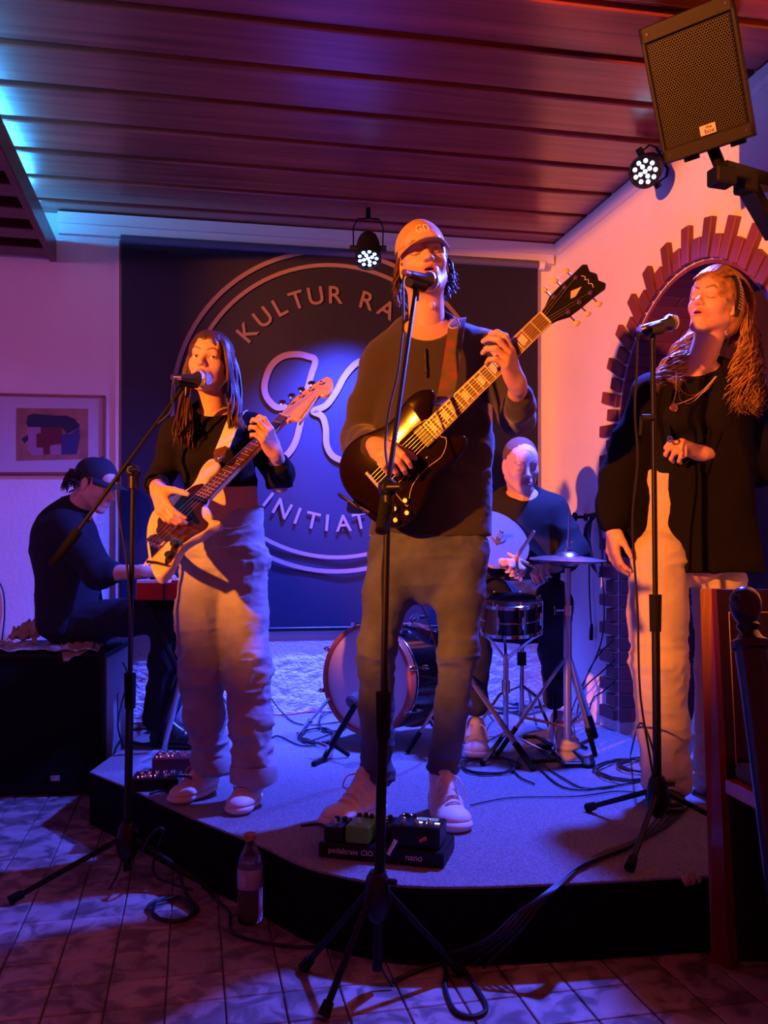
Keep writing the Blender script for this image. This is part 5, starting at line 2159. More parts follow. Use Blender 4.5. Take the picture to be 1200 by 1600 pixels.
for (px, py, qx, qy) in ((514, 1092, 466, 1149), (655, 1100, 690, 1150)):
    sp = MB()
    a = P(px, py, 3.84)
    b = P(qx, qy, 1)
    dd = F * (CH - STAGE - .004) / (qy - HZ)
    b = P(qx, qy, dd)
    sp.cyl(a, b, .008, .006, 10)
    sp.cyl(b + (a - b) * .25, b + (a - b) * .40, .013, n=10)
    sp.sphere(b + V(0, 0, .008), .010, 8, 6)
    sp.build('spur', M_chrome, kick, True)
# rack tom
tax = unit(V(.20, .10, 1))
tc_ = P(652, 1040, 4.02)
tom = thing('rack_tom', 'purple sparkle rack tom mounted behind the bass drum', 'drum', tc_)
MB().lathe(tc_, tax, [(.128, 0), (.130, .004), (.130, .165), (.127, .170)], 40).build('shell', M_sparkle, tom, True)
MB().lathe(tc_ + tax * .168, tax, [(.128, 0), (.126, .006), (.001, .008)], 40).build('skin', M_head, tom, True)
MB().torus(tc_ + tax * .168, tax, .133, .006, 40, 8).build('hoop', M_chrome, tom, True)
MB().torus(tc_ + tax * .004, tax, .133, .006, 40, 8).build('hoop', M_chrome, tom, True)
fr_ = frame(tax)
for k in range(6):
    t = 2 * math.pi * (k + .2) / 6
    o = fr_[0] * math.cos(t) + fr_[1] * math.sin(t)
    c = MB()
    c.cyl(tc_ + o * .140, tc_ + o * .140 + tax * .172, .003, n=8)
    c.box(tc_ + o * .137 + tax * .085, (.016, .014, .040), ax=(np.cross(tax, o), o, tax), bev=.004)
    c.build('lug', M_chrome, tom, True)
mt = MB()
mt.cyl(tc_ + tax * .06 + V(.11, .02, 0), tc_ + V(.12, .02, -.14), .012, n=12)
mt.sphere(tc_ + V(.12, .02, -.10), .026, 12, 8)
mt.cyl(tc_ + V(.12, .02, -.10), kc - kax * .16 + V(.04, 0, KR * .94), .012, n=12)
mt.build('mount', M_chrome, tom, True)
mic_ = MB()
mic_.cyl(P(646, 968, 4.02), P(652, 962, 3.98), .012, .014, 12)
mic_.box(P(660, 964, 4.0), (.055, .02, .018), bev=.004)
tm = thing('tom_microphone', 'small clip-on microphone on the rim of the purple tom', 'microphone', P(650, 975, 4.0))
mic_.build('body', M_blackpl, tm, True)
MB().tube(spline([P(645, 975, 4.0), P(640, 968, 4.02), P(648, 960, 4.01)], 4), .004, 6).build('clip', M_chrome, tm, True)

# snare drum on its stand
sc = P(795, 984, 3.60)
sax = unit(V(-.02, -.17, 1))
sn = thing('snare_drum', 'black snare drum with chrome rims on a tripod stand', 'drum', sc)
SR, SH = .128, .115
MB().lathe(sc, sax, [(SR - .003, 0), (SR, .003), (SR, SH - .003), (SR - .003, SH)], 48).build('shell', M_dshell, sn, True)
MB().lathe(sc + sax * (SH - .002), sax, [(SR, 0), (SR - .003, .006), (.001, .007)], 48).build('skin', M_head, sn, True)
for zz in (.002, SH + .003):
    MB().lathe(sc + sax * (zz - .006), sax, [(SR + .003, 0), (SR + .009, .001), (SR + .009, .014), (SR + .006, .016), (SR + .002, .014)], 48).build('hoop', M_chrome, sn, True)
MB().torus(sc + sax * SH * .5, sax, SR + .001, .003, 48, 6).build('bead', M_chrome, sn, True)
fr_ = frame(sax)
for k in range(8):
    t = 2 * math.pi * (k + .4) / 8
    o = fr_[0] * math.cos(t) + fr_[1] * math.sin(t)
    c = MB()
    c.cyl(sc + o * (SR + .012) - sax * .004, sc + o * (SR + .012) + sax * (SH + .012), .0028, n=8)
    c.lathe(sc + o * (SR + .005) + sax * .030, sax, [(.004, 0), (.008, .008), (.0085, .045), (.004, .055)], 10)
    c.sphere(sc + o * (SR + .012) + sax * (SH + .014), .005, 8, 6)
    c.build('lug', M_chrome, sn, True)


def tripod(mb, top, ctr, r, ang0, z0, tube_r=.008, flat=True, spread_z=.0, legs=3):
    for k in range(legs):
        a = ang0 + 2 * math.pi * k / legs
        ft = V(ctr[0] + r * math.cos(a), ctr[1] + r * math.sin(a), z0 + tube_r)
        mb.tube([top, ft], tube_r, 8)


ss_ = thing('snare_stand', 'chrome snare stand with basket arms under the snare', 'drum stand', V(sc[0] - .01, sc[1], STAGE))
base = V(sc[0] - .012, sc[1], STAGE)
pb = MB()
pb.cyl(base + V(0, 0, .10), base + V(0, 0, sc[2] - STAGE - .10), .011, n=12)
pb.cyl(base + V(0, 0, .26), base + V(0, 0, .31), .017, n=12)
pb.build('post', M_chrome, ss_, True)
ga = thing
for k in range(3):
    a = -.5 + 2 * math.pi * k / 3
    o = V(math.cos(a), math.sin(a), 0)
    MB().tube([base + V(0, 0, sc[2] - STAGE - .12), sc + o * (SR * .8) - V(0, 0, .03), sc + o * (SR + .006) - V(0, 0, .012), sc + o * (SR + .010) + V(0, 0, .010)], .006, 8).build('arm', M_chrome, ss_, True)
    a = -2.2 + 2 * math.pi * k / 3
    o = V(math.cos(a), math.sin(a), 0)
    lg = MB()
    lg.box(base + V(0, 0, .10) + (o * .19 - V(0, 0, .09)) * .5, (.21, .018, .006), ax=(unit(o * .19 - V(0, 0, .09)), np.cross(V(0, 0, 1), o), unit(np.cross(unit(o * .19 - V(0, 0, .09)), np.cross(V(0, 0, 1), o)))))
    lg.build('leg', M_chrome, ss_)
    MB().sphere(base + o * .19 + V(0, 0, .012), .012, 10, 6).build('foot', M_rubberb, ss_, True)

# throne
th_ = thing('drum_throne', 'chrome legged round drum throne beneath the seated drummer', 'stool', V(*P(815, 1095, 4.0)[:2], STAGE))
tb = V(*P(815, 1095, 4.0)[:2], STAGE)
seat_z = P(815, 960, 4.0)[2] - .06
MB().lathe(V(tb[0], tb[1], seat_z - .06), (0, 0, 1), [(.10, 0), (.15, .004), (.158, .03), (.15, .055), (.001, .06)], 28).build('seat', M_blackpl, th_, True)
MB().cyl(tb + V(0, 0, .06), V(tb[0], tb[1], seat_z - .05), .012, n=12).build('post', M_chrome, th_, True)
MB().cyl(V(tb[0], tb[1], seat_z - .17), V(tb[0], tb[1], seat_z - .11), .022, n=12).build('collar', M_blackpl, th_, True)
for k in range(3):
    a = -1.0 + 2 * math.pi * k / 3
    o = V(math.cos(a), math.sin(a), 0)
    lg = MB()
    lg.tube([V(tb[0], tb[1], STAGE + .23), tb + o * .10 + V(0, 0, .19), tb + o * .22 + V(0, 0, .012)], .008, 8)
    lg.tube([tb + V(0, 0, .09), tb + o * .13 + V(0, 0, .13)], .006, 8)
    lg.build('leg', M_chrome, th_, True)

# hi-hat
hb_ = P(887, 1130, 3.56)
hb_ = V(hb_[0], hb_[1], STAGE)
hz_ = P(886, 874, 3.56)[2]
hh = thing('hi_hat', 'pair of small hi-hat cymbals on a silver tripod stand', 'cymbal', hb_)
M_tubes = mat('satin_steel', (0.55, 0.53, 0.55), 0.28, 0.9)
MB().cyl(hb_ + V(0, 0, .08), V(hb_[0], hb_[1], hz_ - .20), .0165, n=16).build('lower_tube', M_tubes, hh, True)
MB().cyl(V(hb_[0], hb_[1], hz_ - .21), V(hb_[0], hb_[1], hz_ - .03), .0125, n=16).build('upper_tube', M_tubes, hh, True)
cl_ = MB()
cl_.cyl(V(hb_[0], hb_[1], hz_ - .225), V(hb_[0], hb_[1], hz_ - .185), .021, n=14)
cl_.tube([V(hb_[0] - .02, hb_[1], hz_ - .205), V(hb_[0] - .05, hb_[1] - .01, hz_ - .205)], .005, 8)
cl_.box(V(hb_[0] - .056, hb_[1] - .01, hz_ - .205), (.006, .012, .034), bev=.002)
cl_.build('clamp', M_chrome, hh, True)
MB().cyl(V(hb_[0], hb_[1], hz_ - .035), V(hb_[0], hb_[1], hz_ - .008), .024, .020, 16).build('cup_seat', M_blackpl, hh, True)
cax = unit(V(.03, -.05, 1))
cpos = V(hb_[0], hb_[1], hz_)
MB().lathe(cpos, cax, [(.153, -.002), (.153, .0), (.10, .009), (.048, .014), (.040, .024), (.025, .031), (.006, .033)], 48).build('top_cymbal', M_cym, hh, True)
MB().lathe(cpos - cax * .005, -cax, [(.152, -.001), (.152, .0), (.10, .007), (.048, .011), (.040, .020), (.006, .028)], 48).build('bottom_cymbal', M_cym, hh, True)
MB().cyl(cpos + cax * .03, cpos + cax * .20, .0035, n=10).build('rod', M_chrome, hh, True)
ct = MB()
ct.cyl(cpos + cax * .034, cpos + cax * .042, .013, n=12)
ct.cyl(cpos + cax * .050, cpos + cax * .078, .0075, n=12)
ct.tube([cpos + cax * .065, cpos + cax * .068 + V(.018, 0, 0)], .004, 8)
ct.build('clutch', M_chrome, hh, True)
for (qx, qy) in ((776, 1180), (930, 1180), (930, 1150)):
    dd = F * (CH - STAGE - .006) / (qy - HZ)
    ft = P(qx, qy, dd)
    top = V(hb_[0], hb_[1], STAGE + .42)
    lg = MB()
    mid = top + (ft - top) * .74
    lg.tube([top + (ft - top) * .02, mid], .016, 8, True, .45)
    lg.build('leg', M_tubes, hh, True)
    MB().tube([mid - (ft - top) * .02, ft], [.017, .015], 10, True, .6).build('foot', M_rubberb, hh, True)
    MB().tube([top + (ft - top) * .62, V(hb_[0], hb_[1], STAGE + .13)], .006, 8).build('brace', M_tubes, hh, True)
pd_ = MB()
pd_.box(hb_ + V(-.01, -.02, .02), (.07, .26, .012), bev=.003)
pd_.tube([hb_ + V(-.04, .05, .02), hb_ + V(-.04, .05, .13), hb_ + V(.02, .05, .14)], .008, 8)
pd_.build('pedal', M_chrome, hh, True)

# ride cymbal on its stand, tipped to the front
rc = P(776, 842, 3.72)
rax = unit(V(.30, -.72, .55))
rd = thing('ride_cymbal', 'tilted hammered cymbal half hidden behind the person in the tan cap', 'cymbal', V(*P(722, 1120, 3.66)[:2], STAGE))
MB().lathe(rc, rax, [(.150, -.0015), (.150, .0), (.08, .008), (.036, .012), (.030, .020), (.004, .026)], 48).build('cymbal', M_cym2, rd, True)
rb = V(*P(722, 1120, 3.66)[:2], STAGE)
rt = rc - rax * .02
pst = MB()
pst.tube([rb + V(0, 0, .10), rb + V(0, 0, .62), rt - V(0, 0, .03), rt + rax * .06], .011, 12)
pst.cyl(rb + V(0, 0, .36), rb + V(0, 0, .41), .018, n=12)
pst.build('post', M_tubes, rd, True)
for (qx, qy) in ((834, 1203), (636, 1176), (716, 1120)):
    dd = F * (CH - STAGE - .006) / (qy - HZ)
    ft = P(qx, qy, dd)
    top = rb + V(0, 0, .36)
    MB().tube([top, top + (ft - top) * .78], .016, 8, True, .45).build('leg', M_tubes, rd, True)
    MB().tube([top + (ft - top) * .76, ft], [.017, .015], 10, True, .6).build('foot', M_rubberb, rd, True)
wn = MB().sphere(rt + rax * .065, .010, 10, 6)
wn.build('wing_nut', M_chrome, rd, True)

# drumsticks
M_hick = mat('hickory', (0.55, 0.33, 0.20), 0.5)
for (a, b, lb) in ((P(806, 872, 3.640), P(840, 823, 3.52), 'pale wooden drumstick raised upright above the hi-hat'), (P(800, 868, 3.655), P(830, 884, 3.595), 'pale wooden drumstick lying across between both fists')):
    if 'across' in lb:
        a, b = P(786, 862, 3.70), P(846, 891, 3.585)
    st = thing('drumstick', lb, 'drumstick', (a + b) / 2, 'drumsticks')
    d = b - a
    L = np.linalg.norm(d)
    MB().lathe(a - unit(d) * .03, d, [(.005, 0), (.0078, .004), (.0078, L * .75), (.005, L * .98), (.0035, L)], 14).build('shaft', M_hick, st, True)
    MB().sphere(a - unit(d) * .03 + unit(d) * L, .0058, 10, 8).build('tip', M_hick, st, True)

# ------------------------------------------------------------------ microphones and stands
M_grille = mat('microphone_mesh', (0.42, 0.40, 0.42), 0.35, 0.9, bump=0.9, bscale=420)
M_micbody = mat('microphone_body', (0.035, 0.034, 0.04), 0.3, 0.3)
M_green = mat('green_pedal', (0.10, 0.42, 0.05), 0.45)
M_whitetx = mat('white_print', (0.75, 0.72, 0.72), 0.6)


def floor_at(px, py, z0=0.0):
    d = F * (CH - z0) / (py - HZ)
    return P(px, py, d)


def microphone(label, tail, head, cable=None):
    tail, head = np.asarray(tail, float), np.asarray(head, float)
    d = unit(head - tail)
    L = np.linalg.norm(head - tail)
    t = thing('microphone', label, 'microphone', (tail + head) / 2, 'vocal microphones')
    MB().lathe(tail, d, [(.0095, 0), (.0105, .004), (.0115, .02), (.0155, L - .052), (.0225, L - .040), (.0235, L - .034)], 24).build('body', M_micbody, t, True)
    MB().lathe(tail + d * (L - .036), d, [(.0240, 0), (.0255, .006), (.0255, .016), (.0235, .030), (.0165, .042), (.006, .047), (.001, .0475)], 24).build('grille', M_grille, t, True)
    MB().torus(tail + d * (L - .022), d, .0256, .0022, 28, 6).build('band', M_chrome, t, True)
    MB().cyl(tail - d * .028, tail + d * .002, .0092, n=14).build('connector', M_chrome, t, True)
    return t


def clip_part(stand, at_, d):
    m = MB()
    a = np.asarray(at_, float)
    m.tube([a - d * .035, a + d * .035], [.017, .021], 14)
    m.tube([a + V(0, 0, -.012), a + V(0, 0, -.050)], .010, 10)
    m.build('clip', M_blackpl, stand, True)


def tripod_stand(label, base, hub_z, feet, pole_top, boom=None, collars=(), thin_from=None, group='microphone stands'):
    base = np.asarray(base, float)
    t = thing('microphone_stand', label, 'stand', base, group)
    top = np.asarray(pole_top, float)
    hub = base + V(0, 0, hub_z)
    if thin_from is None:
        MB().tube([base + V(0, 0, .05), top], .0105, 12).build('pole', M_blackmt, t, True)
    else:
        mid = base + (top - base) * thin_from
        MB().tube([base + V(0, 0, .05), mid], .0125, 12).build('lower_pole', M_blackmt, t, True)
        MB().tube([mid, top], .0080, 12).build('upper_pole', M_blackmt, t, True)
        MB().tube([mid - V(0, 0, .09), mid + V(0, 0, .02)], [.0165, .0185], 14).build('height_clutch', M_rubberb, t, True)
    MB().lathe(hub - V(0, 0, .05), (0, 0, 1), [(.016, -.02), (.030, 0), (.036, .03), (.026, .085), (.018, .10)], 20).build('hub', M_blackpl, t, True)
    MB().tube([hub + V(.018, -.01, .03), hub + V(.045, -.02, .03)], .008, 8).build('knob', M_blackpl, t, True)
    for ft in feet:
        ft = np.asarray(ft, float)
        st = hub + unit(V(ft[0] - hub[0], ft[1] - hub[1], 0)) * .022 + V(0, 0, .0)
        lg = MB().tube([st, st + (ft - st) * .93], .0085, 10).build('leg', M_blackmt, t, True)
        MB().tube([st + (ft - st) * .88, ft], [.0125, .0150], 12).build('rubber_foot', M_rubberb, lg, True)
    if boom is not None:
        a, b, wgt = [np.asarray(q, float) for q in boom]
        d = unit(b - a)
        MB().tube([a, b], .0068, 10).build('boom', M_blackmt, t, True)
        MB().tube([a, a + d * wgt], .015, 12).build('counterweight', M_rubberb, t, True)
        c = top
        q = MB()
        q.tube([c - V(0, 0, .05), c + V(0, 0, .01)], .016, 12)
        q.sphere(c + V(0, 0, .005), .024, 14, 8)
        q.tube([c + V(0, -.03, .005), c + V(0, .03, .005)], .012, 10)
        q.tube([c + V(0, -.03, .005), c + V(.030, -.045, .005)], .009, 10)
        q.build('boom_clutch', M_blackpl, t, True)
    return t


# middle stand: on the floor before the stage, boom steeply up to the mouth
cb = V(-.016, 2.10, 0)
pt = P(606, 766, 2.10)
ct_ = tripod_stand('black tripod microphone stand standing in the centre before the stage', cb, .235,
                   [floor_at(505, 1588, .012), V(.19, 2.165, .012), V(-.20, 2.19, .012)], pt,
                   boom=(P(596, 830, 2.05), P(649, 455, 2.600), .10), thin_from=.58)
clip_part(ct_, P(650, 443, 2.604), unit(P(676, 440, 2.655) - P(640, 428, 2.56)))
microphone('dark microphone at the mouth of the person in the tan cap', P(639, 428, 2.545), P(678, 440, 2.665))
# left stand with long boom
lb = V(-.80, 2.75, 0)
lt = tripod_stand('black boom microphone stand with long arm on the tiles at left', lb, .15,
                  [floor_at(14, 1408, .014), floor_at(333, 1390, .014), V(-.72, 3.02, .014)], P(208, 738, 2.75),
                  boom=(P(82, 884, 2.66), P(285, 606, 2.795), .13), thin_from=.50)
clip_part(lt, P(292, 596, 2.795), unit(P(326, 592, 2.82) - P(286, 591, 2.76)))
microphone('dark microphone before the person with long brown hair', P(281, 590, 2.745), P(325, 592.5, 2.812))
# right stand, upright on the stage
rbse = V(.812, 2.62, STAGE)
rt_ = tripod_stand('black upright microphone stand before the person in the blazer', rbse, .125,
                   [floor_at(918, 1262, STAGE + .012), floor_at(984, 1356, STAGE + .014), V(1.06, 2.60, STAGE + .012)], P(1020, 532, 2.64), thin_from=.47)
clip_part(rt_, P(1021, 515, 2.655), unit(P(1050, 503, 2.74) - P(1008, 513, 2.63)))
microphone('dark microphone at the mouth of the person in the blazer', P(1006, 513, 2.625), P(1053, 503, 2.745))
bh = MB()
bh.tube([P(1020, 652, 2.63), P(1002, 652, 2.61)], .009, 10)
bh.tube([P(1002, 652, 2.61), P(1000, 680, 2.60)], .005, 8)
bh.build('bottle_clamp', M_blackpl, rt_, True)
# low stand for the bass drum microphone
kt = thing('microphone_stand', 'short black microphone stand leaning before the bass drum', 'stand', floor_at(505, 1188, STAGE), 'microphone stands')
q = MB()
q.tube([P(556, 1100, 3.50), floor_at(516, 1168, STAGE + .05)], .012, 10)
q.build('boom', M_blackmt, kt, True)
q = MB()
q.tube([floor_at(520, 1160, STAGE + .06), floor_at(506, 1186, STAGE + .010), floor_at(490, 1194, STAGE + .010)], .011, 10)
q.tube([floor_at(520, 1163, STAGE + .06), floor_at(545, 1180, STAGE + .010)], .009, 10)
q.tube([floor_at(518, 1163, STAGE + .06), floor_at(520, 1150, STAGE + .010)], .009, 10)
q.build('base', M_blackmt, kt, True)
q = MB()
q.tube([floor_at(512, 1168, STAGE + .055), floor_at(497, 1162, STAGE + .06)], .010, 10)
q.build('clamp', M_chrome, kt, True)
km = thing('microphone', 'stubby dark microphone aimed at the front of the bass drum', 'microphone', P(554, 1095, 3.52))
MB().lathe(P(548, 1098, 3.50), unit(V(.3, .9, .12)), [(.016, 0), (.026, .01), (.028, .06), (.022, .085), (.004, .09)], 18).build('body', mat('grey_mic', (0.12, 0.11, 0.13), 0.4, 0.4), km, True)

# ------------------------------------------------------------------ pedalboard
fl, frr = floor_at(497, 1340, STAGE), floor_at(693, 1359, STAGE)
ux = unit(frr - fl)
uy = V(-ux[1], ux[0], 0)
pw = float(np.linalg.norm(frr - fl))
brd = thing('pedalboard', 'black pedalboard crowded with effect pedals at the stage edge', 'pedalboard', (fl + frr) / 2 + uy * .08)


def pbp(a, b, c):
    return fl + ux * a + uy * b + V(0, 0, c)


AXB = (ux, uy, V(0, 0, 1))
MB().box(pbp(pw / 2, .08, .022), (pw, .16, .040), ax=AXB, bev=.004).build('frame', M_blackmt, brd)
for (tx, a, sz) in (('pedaltrain', .072, .021), ('CIO', .140, .020), ('nano', .270, .024)):
    put_text('lettering', tx, sz, pbp(a, -.0002, .024), ux, V(0, 0, 1), M_whitetx, brd)


def pedal(label, a, b, w, dpt, h, material, knobs, leds=(), sw=1, screen=None, z=.043):
    t = thing('effect_pedal', label, 'pedal', pbp(a, b, z), 'pedals on the board')
    MB().box(pbp(a, b, z + h / 2), (w, dpt, h), ax=AXB, bev=.004).build('case', material, t)
    for (ka, kb) in knobs:
        MB().lathe(pbp(a + ka, b + kb, z + h), (0, 0, 1), [(.007, 0), (.007, .009), (.005, .011)], 12).build('knob', M_knob, t, True)
    for k in range(sw):
        aa = a + (k - (sw - 1) / 2) * w / max(sw, 1) * .8
        s = MB()
        s.cyl(pbp(aa, b - dpt * .3, z + h), pbp(aa, b - dpt * .3, z + h + .008), .007, n=12)
        s.lathe(pbp(aa, b - dpt * .3, z + h + .008), (0, 0, 1), [(.005, 0), (.006, .003), (.006, .008), (.002, .011)], 12)
        s.build('foot_switch', M_chrome, t, True)
    for (la, lb_, lw) in leds:
        MB().box(pbp(a + la, b + lb_, z + h + .001), (lw, .006, .002), ax=AXB).build('light', mat('lit_strip', (0.8, 0.7, 0.6), 0.4, emit=(1.0, 0.75, 0.6), estr=1.6), t)
    if screen:
        MB().box(pbp(a + screen[0], b + screen[1], z + h + .0008), (screen[2], screen[3], .0016), ax=AXB).build('display', mat('pedal_display', (0.1, 0.12, 0.2), 0.2, emit=(0.25, 0.4, 0.7), estr=.35), t)
    return t


pedal('small black pedal at the left end of the pedalboard', .040, .060, .055, .10, .040, M_blackpl, ((-.012, .02), (.012, .02)))
pedal('green overdrive pedal on the pedalboard', .108, .065, .068, .11, .048, M_green, ((-.018, .03), (.0, .035), (.018, .03)))
pedal('black mini pedal in the middle of the pedalboard', .172, .105, .045, .09, .040, M_blackpl, ((0, .02),))
pedal('black pedal behind the large one on the pedalboard', .225, .125, .055, .06, .046, M_blackpl, ((-.012, .01), (.012, .01)), sw=2)
pedal('large black multi effect pedal with lit strips on the pedalboard', .268, .068, .135, .095, .058, M_blackpl, ((-.04, .030), (-.015, .030)), leds=((.005, -.010, .014), (.030, -.010, .014), (.053, -.010, .014)), sw=3, screen=(.02, .022, .06, .022))
# patch plugs between the pedals
pp = thing('patch_plug', 'grey jack plug hanging at the front of the pedalboard', 'plug', pbp(.215, -.01, .05))
MB().tube([pbp(.225, -.012, .072), pbp(.212, -.016, .050), pbp(.204, -.020, .034)], .006, 8).build('barrel', M_chrome, pp, True)
pq = thing('patch_plug', 'small orange jack plug on the large black pedal', 'plug', pbp(.292, .012, .075))
MB().tube([pbp(.283, .012, .066), pbp(.302, .010, .076)], .0055, 8).build('barrel', mat('copper_plug', (0.6, 0.2, 0.08), 0.35, 0.6), pq, True)

# effect units by the bassist
M_redcase = mat('dark_red_case', (0.10, 0.012, 0.02), 0.4)
for (lab, px, py, w_, d_2, h_, rz, cm) in (('flat black effect unit with pin lights at the stage corner', 245, 1222, .165, .11, .045, .10, M_blackpl), ('dark red effect unit behind the flat black one by the stage corner', 272, 1196, .150, .11, .060, .10, M_redcase)):
    c = floor_at(px, py + 8, STAGE)
    ca, sa = math.cos(rz), math.sin(rz)
    ax = (V(ca, sa, 0), V(-sa, ca, 0), V(0, 0, 1))
    t = thing('effect_unit', lab, 'pedal', c, 'effect units by the bass player')
    MB().box(c + V(0, 0, h_ / 2), (w_, d_2, h_), ax=ax, bev=.004).build('case', cm, t)
    for k in range(5):
        MB().lathe(c + ax[0] * (-.055 + .027 * k) + ax[1] * .02 + V(0, 0, h_), (0, 0, 1), [(.008, 0), (.007, .010), (.004, .011)], 12).build('knob', M_chrome, t, True)
    for k in range(5):
        MB().sphere(c + ax[0] * (-.06 + .014 * k) - ax[1] * (.03 - .004 * k) + V(0, 0, h_ + .001), .0022, 8, 5).build('light', mat('red_pin_light', (0.8, 0.2, 0.2), 0.4, emit=(1.0, 0.15, 0.2), estr=4), t)
    for k in range(2):
        s = MB().lathe(c + ax[0] * (-.03 + .07 * k) - ax[1] * .03 + V(0, 0, h_), (0, 0, 1), [(.009, 0), (.009, .006), (.006, .012)], 12)
        s.build('foot_switch', M_chrome, t, True)

# ------------------------------------------------------------------ keyboard on its stand
M_redkey = mat('red_lacquer', (0.42, 0.008, 0.006), 0.3, coat=0.3)
kb0 = P(211, 938, 3.60)
kz = kb0[2]
kx, ky = unit(V(math.cos(.02), math.sin(.02), 0)), unit(V(-math.sin(.02), math.cos(.02), 0))
kbd = thing('keyboard', 'red stage keyboard in front of the seated person in the dark cap', 'keyboard', kb0 + kx * .15 + ky * .40 - V(0, 0, 0))


def kp(a, b, c):
    return kb0 + kx * a + ky * b + V(0, 0, c)


AK = (kx, ky, V(0, 0, 1))
MB().box(kp(.15, .37, .036), (.300, .72, .072), ax=AK, bev=.004).build('body', M_redkey, kbd)
MB().box(kp(.118, -.004, .036), (.005, .018, .072), ax=AK).build('seam', M_blackpl, kbd)
MB().box(kp(.22, .37, .076), (.155, .70, .008), ax=AK).build('panel', M_redkey, kbd)
M_ivory = mat('ivory_key', (0.75, 0.72, 0.70), 0.3)
for k in range(29):
    kk = MB().box(kp(.068, .022 + .0238 * k, .076), (.130, .0225, .014), ax=AK, bev=.002).build('white_key', M_ivory, kbd)
for k in range(28):
    if k % 7 in (2, 6):
        continue
    MB().box(kp(.092, .034 + .0238 * k, .087), (.080, .011, .012), ax=AK, bev=.002).build('black_key', M_blackpl, kbd)
for k in range(14):
    MB().lathe(kp(.21 + .03 * (k % 2), .06 + .045 * k, .080), (0, 0, 1), [(.009, 0), (.008, .012), (.005, .013)], 10).build('knob', M_knob, kbd, True)
ks = thing('keyboard_stand', 'black folding keyboard stand under the red keyboard', 'stand', V(kp(.2, .37, 0)[0], kp(.2, .37, 0)[1], STAGE))
for b in (.10, .64):
    x = MB()
    x.tube([kp(.02, b, -.012), V(kp(.30, b, 0)[0], kp(.30, b, 0)[1], STAGE + .012)], .013, 8)
    x.tube([kp(.28, b + .03, -.012), V(kp(.04, b + .03, 0)[0], kp(.04, b + .03, 0)[1], STAGE + .012)], .013, 8)
    x.build('cross_legs', M_blackmt, ks, True)
for a in (.02, .28):
    MB().tube([kp(a, .05, -.012), kp(a, .70, -.012)], .012, 8).build('rail', M_blackmt, ks, True)
ft = MB().tube([floor_at(256, 1172, STAGE + .01), P(283, 1060, 3.60)], .012, 8)
ft.build('strut', M_tubes, ks, True)

# ------------------------------------------------------------------ subwoofer (also the keyboard player's seat)
M_subm = mat('black_textured_paint', (0.006, 0.006, 0.008), 0.7, bump=0.3, bscale=160, spec=0.3)
M_subg = mat('black_speaker_grille', (0.003, 0.003, 0.004), 0.7, 0.0, bump=0.6, bscale=260, spec=0.15)
sa_ = math.radians(5)
sx_, sy_ = V(math.cos(sa_), math.sin(sa_), 0), V(-math.sin(sa_), math.cos(sa_), 0)
sfr = P(163, 1000, 3.75)
sfr = V(sfr[0], sfr[1], 0)
SW, SD, SHT = .50, .52, .615


def sp_(a, b, c):
    return sfr - sx_ * a + sy_ * b + V(0, 0, c)


AS = (sx_, sy_, V(0, 0, 1))
sub = thing('subwoofer', 'large black subwoofer box on the tiles serving as a seat', 'speaker', sp_(SW / 2, SD / 2, 0))
MB().box(sp_(SW / 2, SD / 2, SHT / 2 + .008), (SW, SD, SHT - .016), ax=AS, bev=.008).build('cabinet', M_subm, sub)
MB().box(sp_(SW / 2, -.004, SHT / 2 + .02), (SW - .04, .012, SHT - .09), ax=AS, bev=.004).build('grille', M_subg, sub)
MB().box(sp_(.20, -.012, .085), (.036, .006, .022), ax=AS).build('badge', mat('grey_badge', (0.35, 0.33, 0.3), 0.4), sub)
MB().box(sp_(-.0015, SD / 2, SHT / 2 + .01), (.005, SD - .06, SHT - .08), ax=AS, bev=.002).build('lit_side', mat('lit_side_grey', (0.22, 0.21, 0.24), 0.6), sub)  # cabinet side is black too; blue light on it put into a grey sheet
hd_ = MB().box(sp_(-.005, .26, .33), (.006, .05, .13), ax=AS, bev=.002).build('handle', M_blackpl, sub)
for (a, b) in ((.05, .05), (SW - .05, .05), (.05, SD - .05), (SW - .05, SD - .05)):
    MB().cyl(sp_(a, b, 0.003), sp_(a, b, .018), .018, n=12).build('foot', M_rubberb, sub, True)
# crumpled paper and cloth on the box
M_paper = mat('printed_paper', (0.48, 0.46, 0.46), 0.8, var=0.75, vscale=45, bump=0.2, bscale=60)
M_bag = mat('brown_paper', (0.34, 0.24, 0.17), 0.8, bump=0.3, bscale=40, var=0.2, vscale=15)


def crumple(name, label, pts, n, material, amp, seed, cat):
    a, b, c, d = [np.asarray(q, float) for q in pts]
    vs = []
    for j in range(n + 1):
        for i in range(n + 1):
            u, v = i / n, j / n
            p = (a * (1 - u) + b * u) * (1 - v) + (d * (1 - u) + c * u) * v
            p = p + V(0, 0, amp * abs(mnoise.noise(Vector((u * 4 + seed, v * 4, seed * .7)))) * 2.2)
            vs.append(p)
    k = n + 1
    fs = [(j * k + i, j * k + i + 1, (j + 1) * k + i + 1, (j + 1) * k + i) for j in range(n) for i in range(n)]
    m = len(vs)
    vs2 = vs + [p - V(0, 0, .003) for p in vs]
    fs2 = fs + [tuple(q + m for q in reversed(f_)) for f_ in fs]
    ed = [i for i in range(k)] + [j * k + n for j in range(1, k)] + [n * k + i for i in range(n - 1, -1, -1)] + [j * k for j in range(n - 1, 0, -1)]
    for q in range(len(ed)):
        e0, e1 = ed[q], ed[(q + 1) % len(ed)]
        fs2.append((e1, e0, e0 + m, e1 + m))
    o = mesh_obj(name, vs2, fs2, material, None, smooth=True, loc=(a + b + c + d) / 4)
    return tag(o, label, cat)


